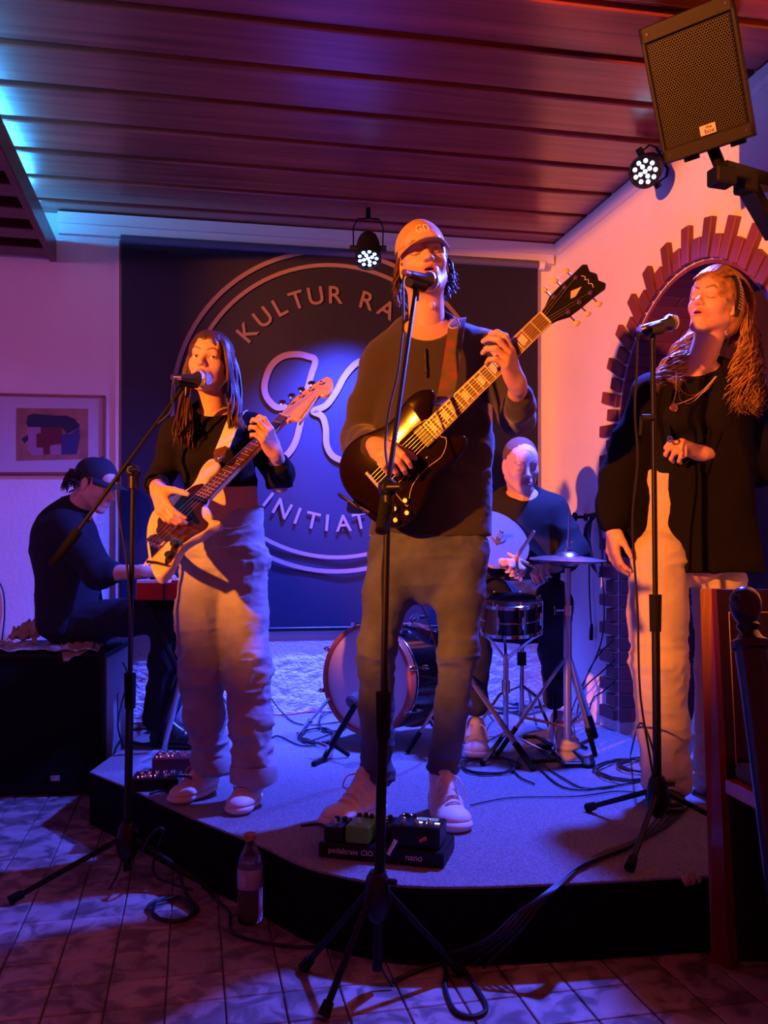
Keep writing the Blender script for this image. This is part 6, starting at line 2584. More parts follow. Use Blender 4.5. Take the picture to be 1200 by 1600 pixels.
zt = SHT + .004
crumple('newspaper', 'printed newspaper spread under the person seated on the subwoofer', [sp_(.50, -.02, zt), sp_(.02, -.03, zt), sp_(.05, .25, zt), sp_(.48, .30, zt)], 22, M_paper, .018, 2, 'paper')
crumple('folded_paper', 'light folded sheet hanging over the subwoofer corner', [sp_(.155, -.055, zt - .045), sp_(.045, -.02, zt + .012), sp_(.06, .10, zt + .02), sp_(.19, .04, zt + .022)], 12, M_bag, .010, 5, 'paper')
crumple('paper_bag', 'crumpled brown paper rising behind the newspaper on the subwoofer', [sp_(.48, .22, zt + .02), sp_(.33, .16, zt + .02), sp_(.32, .30, zt + .075), sp_(.45, .38, zt + .085)], 14, M_bag, .03, 8, 'paper')

# ------------------------------------------------------------------ bottle
bo = floor_at(391, 1440, 0.003)
bo[2] = .003
M_glass = mat('clear_glass', (0.85, 0.88, 1.0), 0.03, trans=1.0, ior=1.45)
M_water = mat('water', (0.85, 0.9, 1.0), 0.02, trans=1.0, ior=1.33)
bt = thing('water_bottle', 'glass water bottle with copper cap standing below the stage edge', 'bottle', bo)
BR = .0355
MB().lathe(bo, (0, 0, 1), [(.028, 0), (.034, .004), (BR, .012), (BR, .155), (.034, .170), (.026, .195), (.0165, .213), (.0140, .222), (.0140, .236)], 32).build('glass', M_glass, bt, True)
MB().lathe(bo + V(0, 0, .005), (0, 0, 1), [(.028, 0), (.0325, .008), (.0325, .150), (.031, .166), (.001, .167)], 32).build('water', M_water, bt, True)
lbm = mat('blue_white_label', (0.30, 0.30, 0.50), 0.6, var=0.3, vscale=10)
MB().lathe(bo + V(0, 0, .100), (0, 0, 1), [(BR + .0004, 0), (BR + .0008, .0003), (BR + .0008, .054), (BR + .0004, .0545)], 32).build('label', lbm, bt, True)
MB().lathe(bo + V(0, 0, .232), (0, 0, 1), [(.0165, 0), (.0168, .002), (.0168, .015), (.0150, .017), (.001, .0172)], 24).build('cap', mat('copper_cap', (0.6, 0.22, 0.12), 0.35, 0.7), bt, True)
put_text('print', 'IIIIIIII', .016, bo + V(-.012, -BR * .985, .127), (0, 0, 1), unit(V(-1, .38, 0)), M_whitetx, bt, lift=.0012)

# ------------------------------------------------------------------ hanging PA speaker
BLc, BRc = P(1039, 257, 2.80), P(1181, 210, 2.665)
TLc = P(985.5, 53, 2.70)
e1 = unit(BRc - BLc)
e2 = TLc - BLc
e2 = unit(e2 - e1 * (e2 @ e1))
en = np.cross(e1, e2)                      # towards the audience
pwid, phei = float(np.linalg.norm(BRc - BLc)), float(np.linalg.norm(TLc - BLc)) * 1.0
AP = (e1, e2, en)


def sk(a, b, c):
    return BLc + e1 * a + e2 * b + en * c


pa = thing('pa_speaker', 'black loudspeaker with honeycomb grille hanging on a wall arm', 'speaker', sk(pwid / 2, 0, -.12))
cab = MB()
cab.prism([sk(0, 0, 0), sk(pwid, 0, 0), sk(pwid - .012, 0, -.22), sk(.06, 0, -.22)], e2 * phei)
cab.build('cabinet', M_subm, pa)
M_hex = bpy.data.materials.new('honeycomb_grille')
M_hex.use_nodes = True
M_hex.node_tree.nodes['Principled BSDF'].inputs['Base Color'].default_value = (0.016, 0.013, 0.013, 1)
M_hex.node_tree.nodes['Principled BSDF'].inputs['Roughness'].default_value = 0.5
MB().box(sk(pwid / 2, phei / 2, .002), (pwid - .018, phei - .030, .006), ax=AP).build('baffle', mat('black_foam', (0.004, 0.004, 0.004), 0.95), pa)
# the pierced steel sheet: hexagon rings, one joined mesh
gx0, gx1, gy0, gy1 = .012, pwid - .012, .040, phei - .045
pit = .0078
hx = MB()
row = 0
y = gy0 + pit / 2
while y < gy1 - pit / 2:
    x = gx0 + pit / 2 + (pit / 2 if row % 2 else 0)
    while x < gx1 - pit / 2:
        vs_, R1, R2 = [], pit * .577, pit * .40
        for k in range(6):
            t = math.pi / 6 + k * math.pi / 3
            vs_.append(sk(x + R1 * math.cos(t), y + R1 * math.sin(t), .010))
        for k in range(6):
            t = math.pi / 6 + k * math.pi / 3
            vs_.append(sk(x + R2 * math.cos(t), y + R2 * math.sin(t), .010))
        for k in range(6):
            t = math.pi / 6 + k * math.pi / 3
            vs_.append(sk(x + R2 * math.cos(t), y + R2 * math.sin(t), .0085))
        fs_ = [(k, (k + 1) % 6, 6 + (k + 1) % 6, 6 + k) for k in range(6)] + [(6 + k, 6 + (k + 1) % 6, 12 + (k + 1) % 6, 12 + k) for k in range(6)]
        hx.add(vs_, fs_)
        x += pit
    y += pit * .866
    row += 1
gr = mesh_obj('grille', hx.v, hx.f, M_hex, pa, smooth=False)
gr['kind'] = 'stuff'
bz_ = MB()
for (a0, a1, b0, b1) in ((0, pwid, 0, .040), (0, pwid, phei - .045, phei), (0, .013, 0, phei), (pwid - .013, pwid, 0, phei)):
    bz_.box(sk((a0 + a1) / 2, (b0 + b1) / 2, .006), (a1 - a0, b1 - b0, .016), ax=AP, bev=.003)
bz_.build('bezel', mat('brown_black_frame', (0.011, 0.009, 0.009), 0.5, spec=0.3), pa)
bdg = MB().box(sk(pwid * .53, .058, .013), (.046, .028, .004), ax=AP).build('badge', mat('badge_white', (0.75, 0.6, 0.5), 0.4), pa)
put_text('lettering', 'the', .014, sk(pwid * .53 + .003, .065, .0152), e1, e2, M_blackpl, bdg)
put_text('lettering', 'box', .019, sk(pwid * .53 + .004, .053, .0152), e1, e2, M_blackpl, bdg)
for (a, b) in ((.022, phei - .022), (pwid - .022, phei - .022), (.022, .02), (pwid - .022, .02)):
    MB().cyl(sk(a, b, .013), sk(a, b, .016), .004, n=10).build('screw', M_chrome, pa)
for a in (.075, pwid - .055):
    MB().box(sk(a, -.006, -.05), (.045, .014, .03), ax=AP, bev=.002).build('foot', M_rubberb, pa)
arm = thing('speaker_bracket', 'black jointed wall bracket carrying the hanging loudspeaker', 'bracket', P(1200, 330, 2.95))
a0, a1 = sk(pwid * .50, .0, -.10), P(1131, 275, 2.78)
wm = rw((4.821 - 2.98) * 1.0226, 2.12, .0)
MB().tube([a0, a1], .019, 14).build('pole', M_blackmt, arm, True)
MB().box(P(1128, 277, 2.78), (.075, .06, .055), .3, bev=.006).build('joint', M_blackmt, arm)
MB().box((P(1131, 266, 2.78) + P(1202, 286, 2.90)) / 2, (float(np.linalg.norm(P(1202, 286, 2.90) - P(1131, 266, 2.78))) + .03, .05, .045), ax=frame(P(1202, 286, 2.90) - P(1131, 266, 2.78))[2:] + frame(P(1202, 286, 2.90) - P(1131, 266, 2.78))[:2], bev=.004).build('upper_arm', M_blackmt, arm)
dv = P(1206, 360, 2.95) - P(1164, 285, 2.84)
fa_ = frame(dv)
MB().box((P(1206, 360, 2.95) + P(1164, 285, 2.84)) / 2, (float(np.linalg.norm(dv)) + .04, .05, .05), ax=(fa_[2], fa_[0], fa_[1]), bev=.004).build('lower_arm', M_blackmt, arm)
MB().box(P(1165, 288, 2.84), (.06, .055, .06), .3, bev=.006).build('joint', M_blackmt, arm)
wp = rw(2.03, 2.14, .012)
MB().box(wp, (.024, .14, .34), RA, bev=.004).build('wall_plate', M_blackmt, arm)
MB().tube([P(1206, 360, 2.95), wp], .022, 10).build('stub', M_blackmt, arm, True)
MB().tube([P(1202, 286, 2.90), wp + V(0, 0, .14)], .022, 10).build('stub', M_blackmt, arm, True)

# ------------------------------------------------------------------ LED cans
M_ledglow = mat('lit_led', (0.8, 0.9, 1.0), 0.3, emit=(0.35, 0.62, 1.0), estr=4.5)
M_lens = mat('led_lens_plate', (0.02, 0.03, 0.10), 0.2)


def par_can(label, lens, nrm_, yoke_top, r=.055):
    lens = np.asarray(lens, float)
    d = unit(nrm_)
    t = thing('led_par_can', label, 'stage light', lens - d * .06, 'LED par cans')
    MB().lathe(lens - d * .150, d, [(.026, 0), (.044, .012), (.054, .045), (.060, .09), (.062, .148), (.064, .152), (.064, .160), (.058, .160), (.056, .150), (.001, .149)], 28).build('housing', M_blackmt, t, True)
    MB().lathe(lens - d * .006, d, [(.055, 0), (.055, .004), (.001, .004)], 28).build('lens_plate', M_lens, t, True)
    a, b, _ = frame(d)
    spots_ = [(0, 0)] + [(.021 * math.cos(k * math.pi * 2 / 4 + .4), .021 * math.sin(k * math.pi * 2 / 4 + .4)) for k in range(4)] + [(.041 * math.cos(k * math.pi * 2 / 9), .041 * math.sin(k * math.pi * 2 / 9)) for k in range(9)]
    for (x, y) in spots_:
        MB().lathe(lens + a * x + b * y - d * .002, d, [(.0088, 0), (.0088, .003), (.0055, .0065), (.001, .0075)], 12).build('led', M_ledglow, t, True)
    side = unit(np.cross(d, np.asarray(yoke_top) - lens))
    piv = lens - d * .07
    ytop = np.asarray(yoke_top, float)
    upd = unit(ytop - piv)
    q = MB()
    q.tube([piv + side * .070, piv + side * .072 + upd * np.linalg.norm(ytop - piv) * .7, piv + side * .050 + upd * np.linalg.norm(ytop - piv) * .97, ytop, piv - side * .050 + upd * np.linalg.norm(ytop - piv) * .97, piv - side * .072 + upd * np.linalg.norm(ytop - piv) * .7, piv - side * .070], .007, 8, True, .5)
    q.build('yoke', M_blackmt, t, True)
    for sg in (-1, 1):
        MB().cyl(piv + side * .058 * sg, piv + side * .088 * sg, .014, n=12).build('knob', M_blackpl, t, True)
    MB().cyl(ytop, ytop + upd * .05, .012, n=10).build('hanger', M_blackmt, t, True)
    return t


par_can('blue LED can fixed above the brick arch beside the loudspeaker', PAR_R, (-.42, -.74, -.52), PAR_R + V(.10, .10, .10))
par_can('blue LED can hanging from the ceiling above the banner', PAR_M, (0, -.50, -.87), PAR_M + V(0, .05, .21))

# LED strip lying on the soffit
m = MB().box(sof(1.55, .10, ZS1 + .004), (.014, 2.9, .008), RA)
ls = tag(m.build('led_strip', mat('cyan_led_strip', (0.3, 0.6, 1.0), 0.4, emit=(0.03, 0.36, 1.0), estr=130.0), None, False, loc=sof(1.55, .10, ZS1)), 'glowing blue strip light lying on top of the wooden soffit', 'strip light')

# ------------------------------------------------------------------ folding guitar stand by the hi-hat
gs = thing('guitar_stand', 'empty black tubular guitar stand on the carpet by the hi-hat', 'stand', floor_at(860, 1190, STAGE))


def gz(x, y, z=STAGE + .010):
    return floor_at(700 + x / 4.615, 900 + y / 4.615, z)


dtop = gz(770, 1225)[1]
MB().tube(spline([gz(640, 1225), gz(720, 1235), gz(768, 1215), P(700 + 772 / 4.615, 900 + 1100 / 4.615, dtop - .01), P(700 + 776 / 4.615, 900 + 720 / 4.615, dtop - .03), P(700 + 800 / 4.615, 900 + 695 / 4.615, dtop - .05)], 5), .009, 10).build('back_tube', M_blackmt, gs, True)
MB().box(P(700 + 805 / 4.615, 900 + 715 / 4.615, dtop - .05), (.05, .03, .035), .2, bev=.008).build('yoke_pad', M_rubberb, gs)
MB().tube(spline([gz(600, 1340), gz(800, 1325), gz(950, 1318), gz(968, 1360), gz(1045, 1362), gz(1035, 1300)], 4), .008, 10).build('front_tube', M_blackmt, gs, True)
MB().tube([gz(540, 1160), gz(640, 1160), gz(760, 1225)], .008, 10).build('side_tube', M_blackmt, gs, True)
MB().tube([gz(640, 1230), gz(850, 1370)], .007, 8).build('side_tube', M_blackmt, gs, True)
MB().tube([gz(860, 1190), gz(1000, 1240)], .007, 8).build('side_tube', M_blackmt, gs, True)

# ------------------------------------------------------------------ banner on the back wall
def bpt(px, py, out=.035):
    """photo pixel -> banner plane"""
    r = V((px - 600) / F, 1, (HZ - py) / F)
    e = V(0, 0, CH)
    o = back(0, 0) - WY * out
    t = ((o - e) @ WY) / (r @ WY)
    return e + r * t


bl, br = bpt(187, 400)[0], bpt(839, 600)[0]
ztop, zbot = 2.585, .640
M_banner = mat('dark_blue_banner', (0.005, 0.006, 0.032), 0.6, bump=0.12, bscale=5, var=0.25, vscale=2.5)
M_print = mat('pale_pink_print', (0.20, 0.14, 0.17), 0.7)
ban = thing('banner', 'dark roll-down banner with round pale lettering on the back wall', 'banner', back((bl + br) / 2, zbot, .035))
nx, nz = 60, 40
vs, fs = [], []
for j in range(nz + 1):
    for i in range(nx + 1):
        x = bl + (br - bl) * i / nx
        z = zbot + (ztop - zbot) * j / nz
        w = .004 * math.sin(i * .55) * (1 - j / nz) ** 2
        vs.append(back(x, z, .030 + w))
k = nx + 1
for j in range(nz):
    for i in range(nx):
        fs.append((j * k + i, j * k + i + 1, (j + 1) * k + i + 1, (j + 1) * k + i))
n0 = len(vs)
vs += [v + WY * .002 for v in vs]
fs += [tuple(q + n0 for q in reversed(f_)) for f_ in fs]
mesh_obj('cloth', vs, fs, M_banner, ban)
MB().tube([back(bl, ztop, .034), back(br, ztop, .034)], .022, 16).build('roller', mat('grey_roller', (0.10, 0.10, 0.16), 0.4), ban, True)
MB().tube([back(br + .002, ztop, .034), back(br + .03, ztop, .034)], .026, 18).build('end_cap', M_trim, ban, True)
MB().tube([back(bl, zbot, .032), back(br, zbot, .032)], .012, 10).build('bottom_bar', M_blackpl, ban, True)
# ring and lettering, laid on the cloth
o0 = bpt(526, 643)
pxm = o0[1] / F


def bq(dx, dy, lift=.0065):
    """dx right, dy up in metres on the cloth, from the emblem's centre"""
    return o0 + WX * dx + V(0, 0, dy) - WY * lift


sv = 1.0


def ring(R, w):
    n = 96
    v, f_ = [], []
    for i in range(n):
        t = 2 * math.pi * i / n
        for rr in (R - w / 2, R + w / 2):
            for l in (.0045, .0068):
                v.append(bq(rr * math.cos(t), rr * math.sin(t), l))
    for i in range(n):
        a, b = i * 4, ((i + 1) % n) * 4
        f_ += [(a + 1, a + 3, b + 3, b + 1), (a, b, b + 2, a + 2), (a, a + 1, b + 1, b), (a + 2, b + 2, b + 3, a + 3)]
    mesh_obj('ring', v, f_, M_print, ban, smooth=False)


RO = 245 * pxm * 1.02
ring(RO, .022)
ring(RO * .912, .020)


def arc_text(s, R, angs, size, inward):
    for ch, an in zip(s, angs):
        if ch == ' ':
            continue
        t = math.radians(an)
        if not inward:
            o = bq(R * math.sin(t), R * math.cos(t), .0052)
            xa = WX * math.cos(t) - V(0, 0, 1) * math.sin(t)
            ya = WX * math.sin(t) + V(0, 0, 1) * math.cos(t)
        else:
            o = bq(R * math.sin(t), -R * math.cos(t), .0052)
            xa = WX * math.cos(t) + V(0, 0, 1) * math.sin(t)
            ya = -WX * math.sin(t) + V(0, 0, 1) * math.cos(t)
        put_text('letter', ch, size, o, xa, ya, M_print, ban, lift=.0010, extrude=.0009, bold=.012)


arc_text('KULTUR RAUM', 180 * pxm, [-50, -39, -29.5, -20, -10.5, -1, 8, 15, 26, 37.5, 50], .128, False)
arc_text('INITIATIVE', 176 * pxm, [-37.5, -29, -20.5, -12.5, -5, 3.5, 12, 19.5, 27, 36.5], .120, True)


def stroke(pts, r=.016):
    c = spline(pts, 8)
    n = len(c)
    v, f_ = [], []
    for i, p in enumerate(c):
        d = unit(c[min(i + 1, n - 1)] - c[max(i - 1, 0)])
        s = unit(np.cross(d, WY))
        for q in (p - s * r, p + s * r):
            v.append(q - WY * -.002)
            v.append(q - WY * .0006)
    for i in range(n - 1):
        a, b = i * 4, (i + 1) * 4
        f_ += [(a + 1, a + 3, b + 3, b + 1), (a, b, b + 2, a + 2), (a, a + 1, b + 1, b), (a + 2, b + 2, b + 3, a + 3)]
    f_ += [(0, 2, 3, 1), (4 * n - 4, 4 * n - 3, 4 * n - 1, 4 * n - 2)]
    for p in (c[0], c[-1]):
        k0 = len(v)
        v += [p + WX * r * math.cos(t) + V(0, 0, r * math.sin(t)) - WY * .0004 for t in np.linspace(0, 2 * math.pi, 14, endpoint=False)]
        f_.append(tuple(range(k0, k0 + 14)))
    mesh_obj('initial', v, f_, M_print, ban, smooth=False)


def z4(x, y):
    return bpt(200 + x / 3.333, 500 + y / 3.333, .0405)


stroke([z4(815, 452), z4(770, 452), z4(722, 400), z4(712, 330), z4(745, 240), z4(805, 190), z4(880, 178), z4(940, 190), z4(975, 212), z4(950, 300), z4(925, 400), z4(895, 550), z4(865, 650), z4(815, 715), z4(760, 745), z4(715, 730)])
stroke([z4(1255, 205), z4(1190, 225), z4(1130, 290), z4(1080, 380), z4(1030, 445), z4(965, 475), z4(1010, 500), z4(1030, 560), z4(1035, 650), z4(1070, 710), z4(1140, 735), z4(1210, 725), z4(1270, 680)])
stroke([z4(1255, 205), z4(1300, 240), z4(1295, 310), z4(1240, 345), z4(1185, 390), z4(1165, 425), z4(1185, 450)])

# ------------------------------------------------------------------ framed picture on the left wall piece
def wpt(px, py, out=.0):
    return bpt(px, py, out)


M_frame = mat('dark_red_frame', (0.16, 0.02, 0.018), 0.4)
M_mount = mat('pale_mount', (0.52, 0.46, 0.50), 0.8)
M_art = [mat('art_ochre', (0.40, 0.19, 0.12), 0.8, var=0.4, vscale=12), mat('art_navy', (0.025, 0.025, 0.05), 0.8), mat('art_red', (0.16, 0.02, 0.03), 0.8, var=0.3, vscale=14), mat('art_mauve', (0.35, 0.18, 0.27), 0.8), mat('art_blue', (0.045, 0.045, 0.14), 0.8)]
pic = thing('framed_picture', 'red framed abstract print with wide pale mount on the left wall', 'picture', wpt(78, 741, .02))


def pz(x, y, o):
    return bpt(x / 6.667, 600 + y / 6.667, o)


def slab(pts, o0, o1, material, name, parent):
    front_ = [pz(x, y, o1) for x, y in pts]
    return MB().prism(front_, WY * (o1 - o0)).build(name, material, parent)


slab([(-60, 110), (1080, 130), (1080, 930), (-60, 930)], .002, .014, M_mount, 'mount', pic)
for (nm, pts) in (('top', [(-75, 92), (1094, 118), (1094, 140), (-75, 114)]), ('bottom', [(-75, 918), (1094, 918), (1094, 942), (-75, 942)]), ('right', [(1068, 118), (1094, 118), (1094, 942), (1068, 942)]), ('left', [(-75, 92), (-40, 92), (-40, 942), (-75, 942)])):
    slab(pts, .0, .026, M_frame, 'frame_rail', pic)
art = slab([(170, 250), (918, 258), (918, 780), (170, 800)], .013, .0155, M_art[0], 'print', pic)
slab([(290, 330), (350, 308), (580, 330), (690, 328), (780, 365), (832, 430), (825, 450), (700, 520), (640, 450), (290, 448), (272, 400)], .0150, .0162, M_art[1], 'shape', art)
slab([(425, 448), (650, 445), (640, 620), (520, 640), (520, 735), (455, 735), (450, 660), (380, 660), (378, 520), (425, 510)], .0150, .0160, M_art[2], 'shape', art)
slab([(290, 448), (420, 448), (420, 515), (378, 525), (378, 660), (445, 670), (445, 740), (330, 745), (290, 690)], .0150, .0159, M_art[3], 'shape', art)
slab([(640, 520), (740, 520), (825, 450), (835, 560), (800, 730), (640, 735)], .0150, .0164, M_art[4], 'shape', art)
slab([(525, 660), (570, 635), (636, 650), (636, 735), (525, 735)], .0150, .0160, M_art[3], 'shape', art)
slab([(225, 570), (290, 530), (295, 580), (255, 620)], .0150, .0160, M_art[1], 'shape', art)

# ------------------------------------------------------------------ bench and chair at the right edge
M_bench = mat('red_brown_bench_wood', (0.20, 0.030, 0.018), 0.32, coat=0.4, bump=0.08, bscale=10, stretch=(6, 6, .6), var=0.4, vscale=4)
M_inlay = mat('pale_inlay', (0.50, 0.30, 0.18), 0.5)
M_cush = mat('grey_green_cushion', (0.10, 0.10, 0.075), 0.9, bump=0.3, bscale=120, var=0.3, vscale=20)
bn = thing('bench', 'red-brown wooden bench with inlaid back in front of the stage at right', 'bench', V(1.15, 2.2, 0))
zt_ = .946
# leaning end post
b0, b1 = V(.832, 2.245, .0), V(.857, 2.192, .0)
t0, t1 = V(.832, 2.325, zt_), V(.857, 2.312, zt_)
thk = V(.030, .012, 0)
m = MB()
m.add([b0, b1, b1 + thk, b0 + thk, t0, t1, t1 + thk, t0 + thk], [(3, 2, 1, 0), (4, 5, 6, 7), (0, 1, 5, 4), (1, 2, 6, 5), (2, 3, 7, 6), (3, 0, 4, 7)])
m.build('end_post', M_bench, bn)
pb0, pb1 = V(.866, 2.205, .02), V(1.40, 2.205, .02)
pt0, pt1 = V(.866, 2.318, zt_ - .002), V(1.40, 2.318, zt_ - .002)
m = MB()
dpt = V(0, .022, 0)
m.add([pb0, pb1, pb1 + dpt, pb0 + dpt, pt0, pt1, pt1 + dpt, pt0 + dpt], [(3, 2, 1, 0), (4, 5, 6, 7), (0, 1, 5, 4), (1, 2, 6, 5), (2, 3, 7, 6), (3, 0, 4, 7)])
m.build('back_panel', mat('dark_bench_panel', (0.012, 0.002, 0.002), 0.45, coat=0.3, bump=0.08, bscale=10, var=0.4, vscale=4), bn)


def bp3(x, z):
    return V(x, 2.205 + (2.318 - 2.205) * (z - .02) / (zt_ - .022) - .0015, z)


MB().tube([bp3(.902, .50), bp3(.902, .885), bp3(1.37, .885), bp3(1.37, .50), bp3(.902, .50)], .0016, 6).build('inlay', M_inlay, bn, True)
sx0 = V(.882, 2.24, .45)
m = MB().prism([V(.864, 2.235, .432), V(.905, 1.90, .432), V(1.42, 1.90, .432), V(1.42, 2.235, .432)], V(0, 0, .036), bev=.003)
m.build('seat', mat('orange_brown_seat', (0.42, 0.10, 0.035), 0.35, coat=0.3, bump=0.06, bscale=10, var=0.3, vscale=5), bn)
m = MB().prism([V(.885, 2.225, .470), V(.925, 1.93, .470), V(1.40, 1.93, .470), V(1.40, 2.225, .470)], V(0, 0, .045), bev=.018, seg=3)
m.build('cushion', M_cush, bn, True)
MB().box(V(1.17, 1.945, .215), (.48, .025, .43), bev=.003).build('front_board', M_bench, bn)
MB().box(V(1.405, 2.08, .215), (.025, .30, .43), bev=.003).build('end_board', M_bench, bn)
MB().box(V(.925, 1.945, .215), (.045, .045, .43), bev=.004).build('front_leg', M_bench, bn)

M_chair = mat('dark_turned_wood', (0.006, 0.004, 0.006), 0.25, coat=0.2)
ch = thing('chair', 'dark wooden chair with turned knob finials in the right foreground', 'chair', V(.86, 1.45, 0))


def cpost(x):
    top, bot = V(x, 1.60, 0), V(x, 1.44, 0)

    def q(z):
        return V(x, 1.44 + .17 * max(0, z - .43) / .55, z)
    prof = [(0, .018), (.42, .020), (.45, .024), (.80, .026), (.868, .028), (.872, .034), (.885, .033), (.892, .022), (.903, .016), (.912, .021), (.918, .017), (.925, .021), (.938, .0265), (.952, .028), (.966, .025), (.977, .016), (.981, .004)]
    m_ = MB()
    m_.tube([q(z) for z, r in prof], [r for z, r in prof], 18)
    return m_.build('back_post', M_chair, ch, True)


for x in (.655, 1.03):
    cpost(x)
for z in (.55, .70, .82):
    y = 1.44 + .17 * (z - .43) / .55
    MB().tube(spline([V(.655, y, z), V(.75, y + .025, z + .005), V(.94, y + .025, z + .005), V(1.03, y, z)], 4), .028, 10, True, .35).build('back_rail', M_chair, ch, True)
MB().box(V(.8425, 1.235, .445), (.42, .42, .028), bev=.008).build('seat', M_chair, ch)
for x in (.665, 1.02):
    MB().lathe(V(x, 1.06, 0), (0, 0, 1), [(.014, 0), (.018, .05), (.022, .25), (.020, .44)], 14).build('front_leg', M_chair, ch, True)
for x in (.665, 1.02):
    MB().tube([V(x, 1.06, .18), V(x, 1.43, .18)], .011, 8).build('stretcher', M_chair, ch, True)

# ------------------------------------------------------------------ hook with coiled cables on the right wall
def wr(px, py, out=.03):
    r = V((px - 600) / F, 1, (HZ - py) / F)
    e = V(0, 0, CH)
    o = CORNER + RN * out
    t = ((o - e) @ RN) / (r @ RN)
    return e + r * t


hk = thing('wall_hook', 'dark round coat hook on the right wall holding coiled cables', 'hook', wr(918, 810, .01))
MB().lathe(wr(916, 808, .0), RN, [(.020, 0), (.020, .008), (.008, .012), (.008, .05), (.022, .056), (.024, .066), (.010, .074)], 18).build('peg', M_blackpl, hk, True)
MB().tube([wr(916, 806, .03), wr(930, 803, .03), wr(937, 806, .03)], .009, 10).build('arm', M_blackpl, hk, True)
MB().sphere(wr(938, 804, .03), .014, 12, 8).build('knob', M_blackpl, hk, True)

# ------------------------------------------------------------------ cables
M_cable = mat('black_cable', (0.012, 0.012, 0.014), 0.5)
M_redc = mat('red_cable', (0.55, 0.02, 0.05), 0.5)


def cable(label, pts, r=.0035, material=None, n=7, group=None):
    c = spline(pts, 7)
    o = MB().tube(c, r, n).build('cable', material or M_cable, None, True, loc=np.mean(c, 0))
    return tag(o, label, 'cable', group)


SG_ = STAGE + .006


def onstage(pp, z=SG_):
    return [floor_at(x, y, z) for x, y in pp]


def onfloor(pp, z=.008):
    return [floor_at(x, y, z) for x, y in pp]


def coil(px, py, rx, ry, turns, z0, seed, tail=()):
    rn = random.Random(seed)
    out = []
    for i in range(int(turns * 10)):
        t = 2 * math.pi * i / 10
        k = 1 + .12 * rn.uniform(-1, 1)
        out.append(floor_at(px + rx * k * math.cos(t) + 3 * rn.uniform(-1, 1), py + ry * k * math.sin(t), z0 + .0025 * (i % 20) / 5))
    return out + [floor_at(x, y, z0) for x, y in tail]


for i, (o_, dxx) in enumerate(((.045, 0), (.050, 3), (.040, 6), (.055, -3))):
    pts = [wr(926 + dxx, 806, o_), wr(914 + 2 * i, 825, o_), wr(914 + 3 * i, 855, o_), wr(925 + 2 * i, 885, o_), wr(938, 895 + 2 * i, o_), wr(941, 870, o_), wr(940 - i, 835, o_), wr(934, 808, o_ + .004)]
    cable(('outermost', 'second', 'third', 'innermost')[i] + ' loop of black cable hung on the wall hook', pts, .0042, group='cable loops on the wall hook')
cable('black cable with plug dangling straight down below the wall hook', [wr(925, 806, .035), wr(921, 850, .03), wr(921, 920, .02), wr(923, 965, .02), wr(925, 980, .02)], .0038)
pg_ = thing('cable_plug', 'black connector dangling at the end of the wall cable', 'plug', wr(924, 990, .03))
MB().tube([wr(924.5, 975, .02), wr(924, 985, .02), wr(923.5, 1000, .02)], [.006, .010, .010], 10).build('barrel', M_blackpl, pg_, True)
cable('black cable falling along the brick jamb to the stage', [wr(940, 880, .04), wr(944, 950, .04), wr(940, 1000, .05), wr(925, 1040, .08), wr(905, 1080, .15), floor_at(893, 1112, SG_)], .0035)
for i, (x0, y0, x1, y1) in enumerate(((960, 1000, 905, 1075), (962, 1030, 900, 1095), (965, 1060, 915, 1110))):
    cable(('highest', 'middle', 'lowest')[i] + ' of the black cables arching down the wall behind the hi-hat stand', [wr(x0, y0, .03), wr(x0 - 22, y0 + 20, .05), wr(x1 + 10, y1 - 15, .10), floor_at(x1, y1 + 32, SG_)], .0036, group='cables behind the hi-hat')
# tangle on the carpet between guitarist and hi-hat
cable('loops of black cable on the carpet right of the white sneakers', coil(765, 1196, 42, 13, 3.2, SG_, 1, ((820, 1180), (880, 1230), (960, 1228))), .0034)
cable('thin black cable crossing the carpet to the microphone stand', onstage([(735, 1258), (800, 1246), (900, 1244), (965, 1236), (1010, 1240)]), .0024)
cable('coiled black cables lying beside the cream jeans', coil(985, 1203, 52, 16, 4.2, SG_, 3, ((930, 1232), (880, 1216), (800, 1160))), .0034)
cable('second tangle of black cable behind the upright stand', coil(1010, 1195, 40, 12, 3.0, SG_ + .004, 5, ((1060, 1225), (1095, 1220))), .0034)
cable('black cable up from the carpet to the upright microphone stand hub', [floor_at(985, 1180, SG_), P(1000, 1130, 2.80), P(1020, 1170, 2.66), P(1027, 1215, 2.63)], .0035)
# bundle running off the stage front at right
for i in range(5):
    z = SG_ + .002 * i
    cable(('leftmost', 'second from left', 'middle', 'second from right', 'rightmost')[i] + ' strand of the black cable bundle over the stage front', onstage([(1075 - 12 * i, 1262 + 4 * i), (1040 - 12 * i, 1292 + 6 * i), (985 - 10 * i, 1316 + 5 * i), (925 - 6 * i, 1340 + 4 * i)], z) + [P(868 - 6 * i + 5, 1386 + 3 * i, 2.19), P(846 - 10 * i, 1412 + 4 * i, 2.175), P(815 - 14 * i, 1452 + 4 * i, 2.16), floor_at(755 - 20 * i, 1512 - 3 * i, .010)], .0040, group='cable bundle over the stage front')
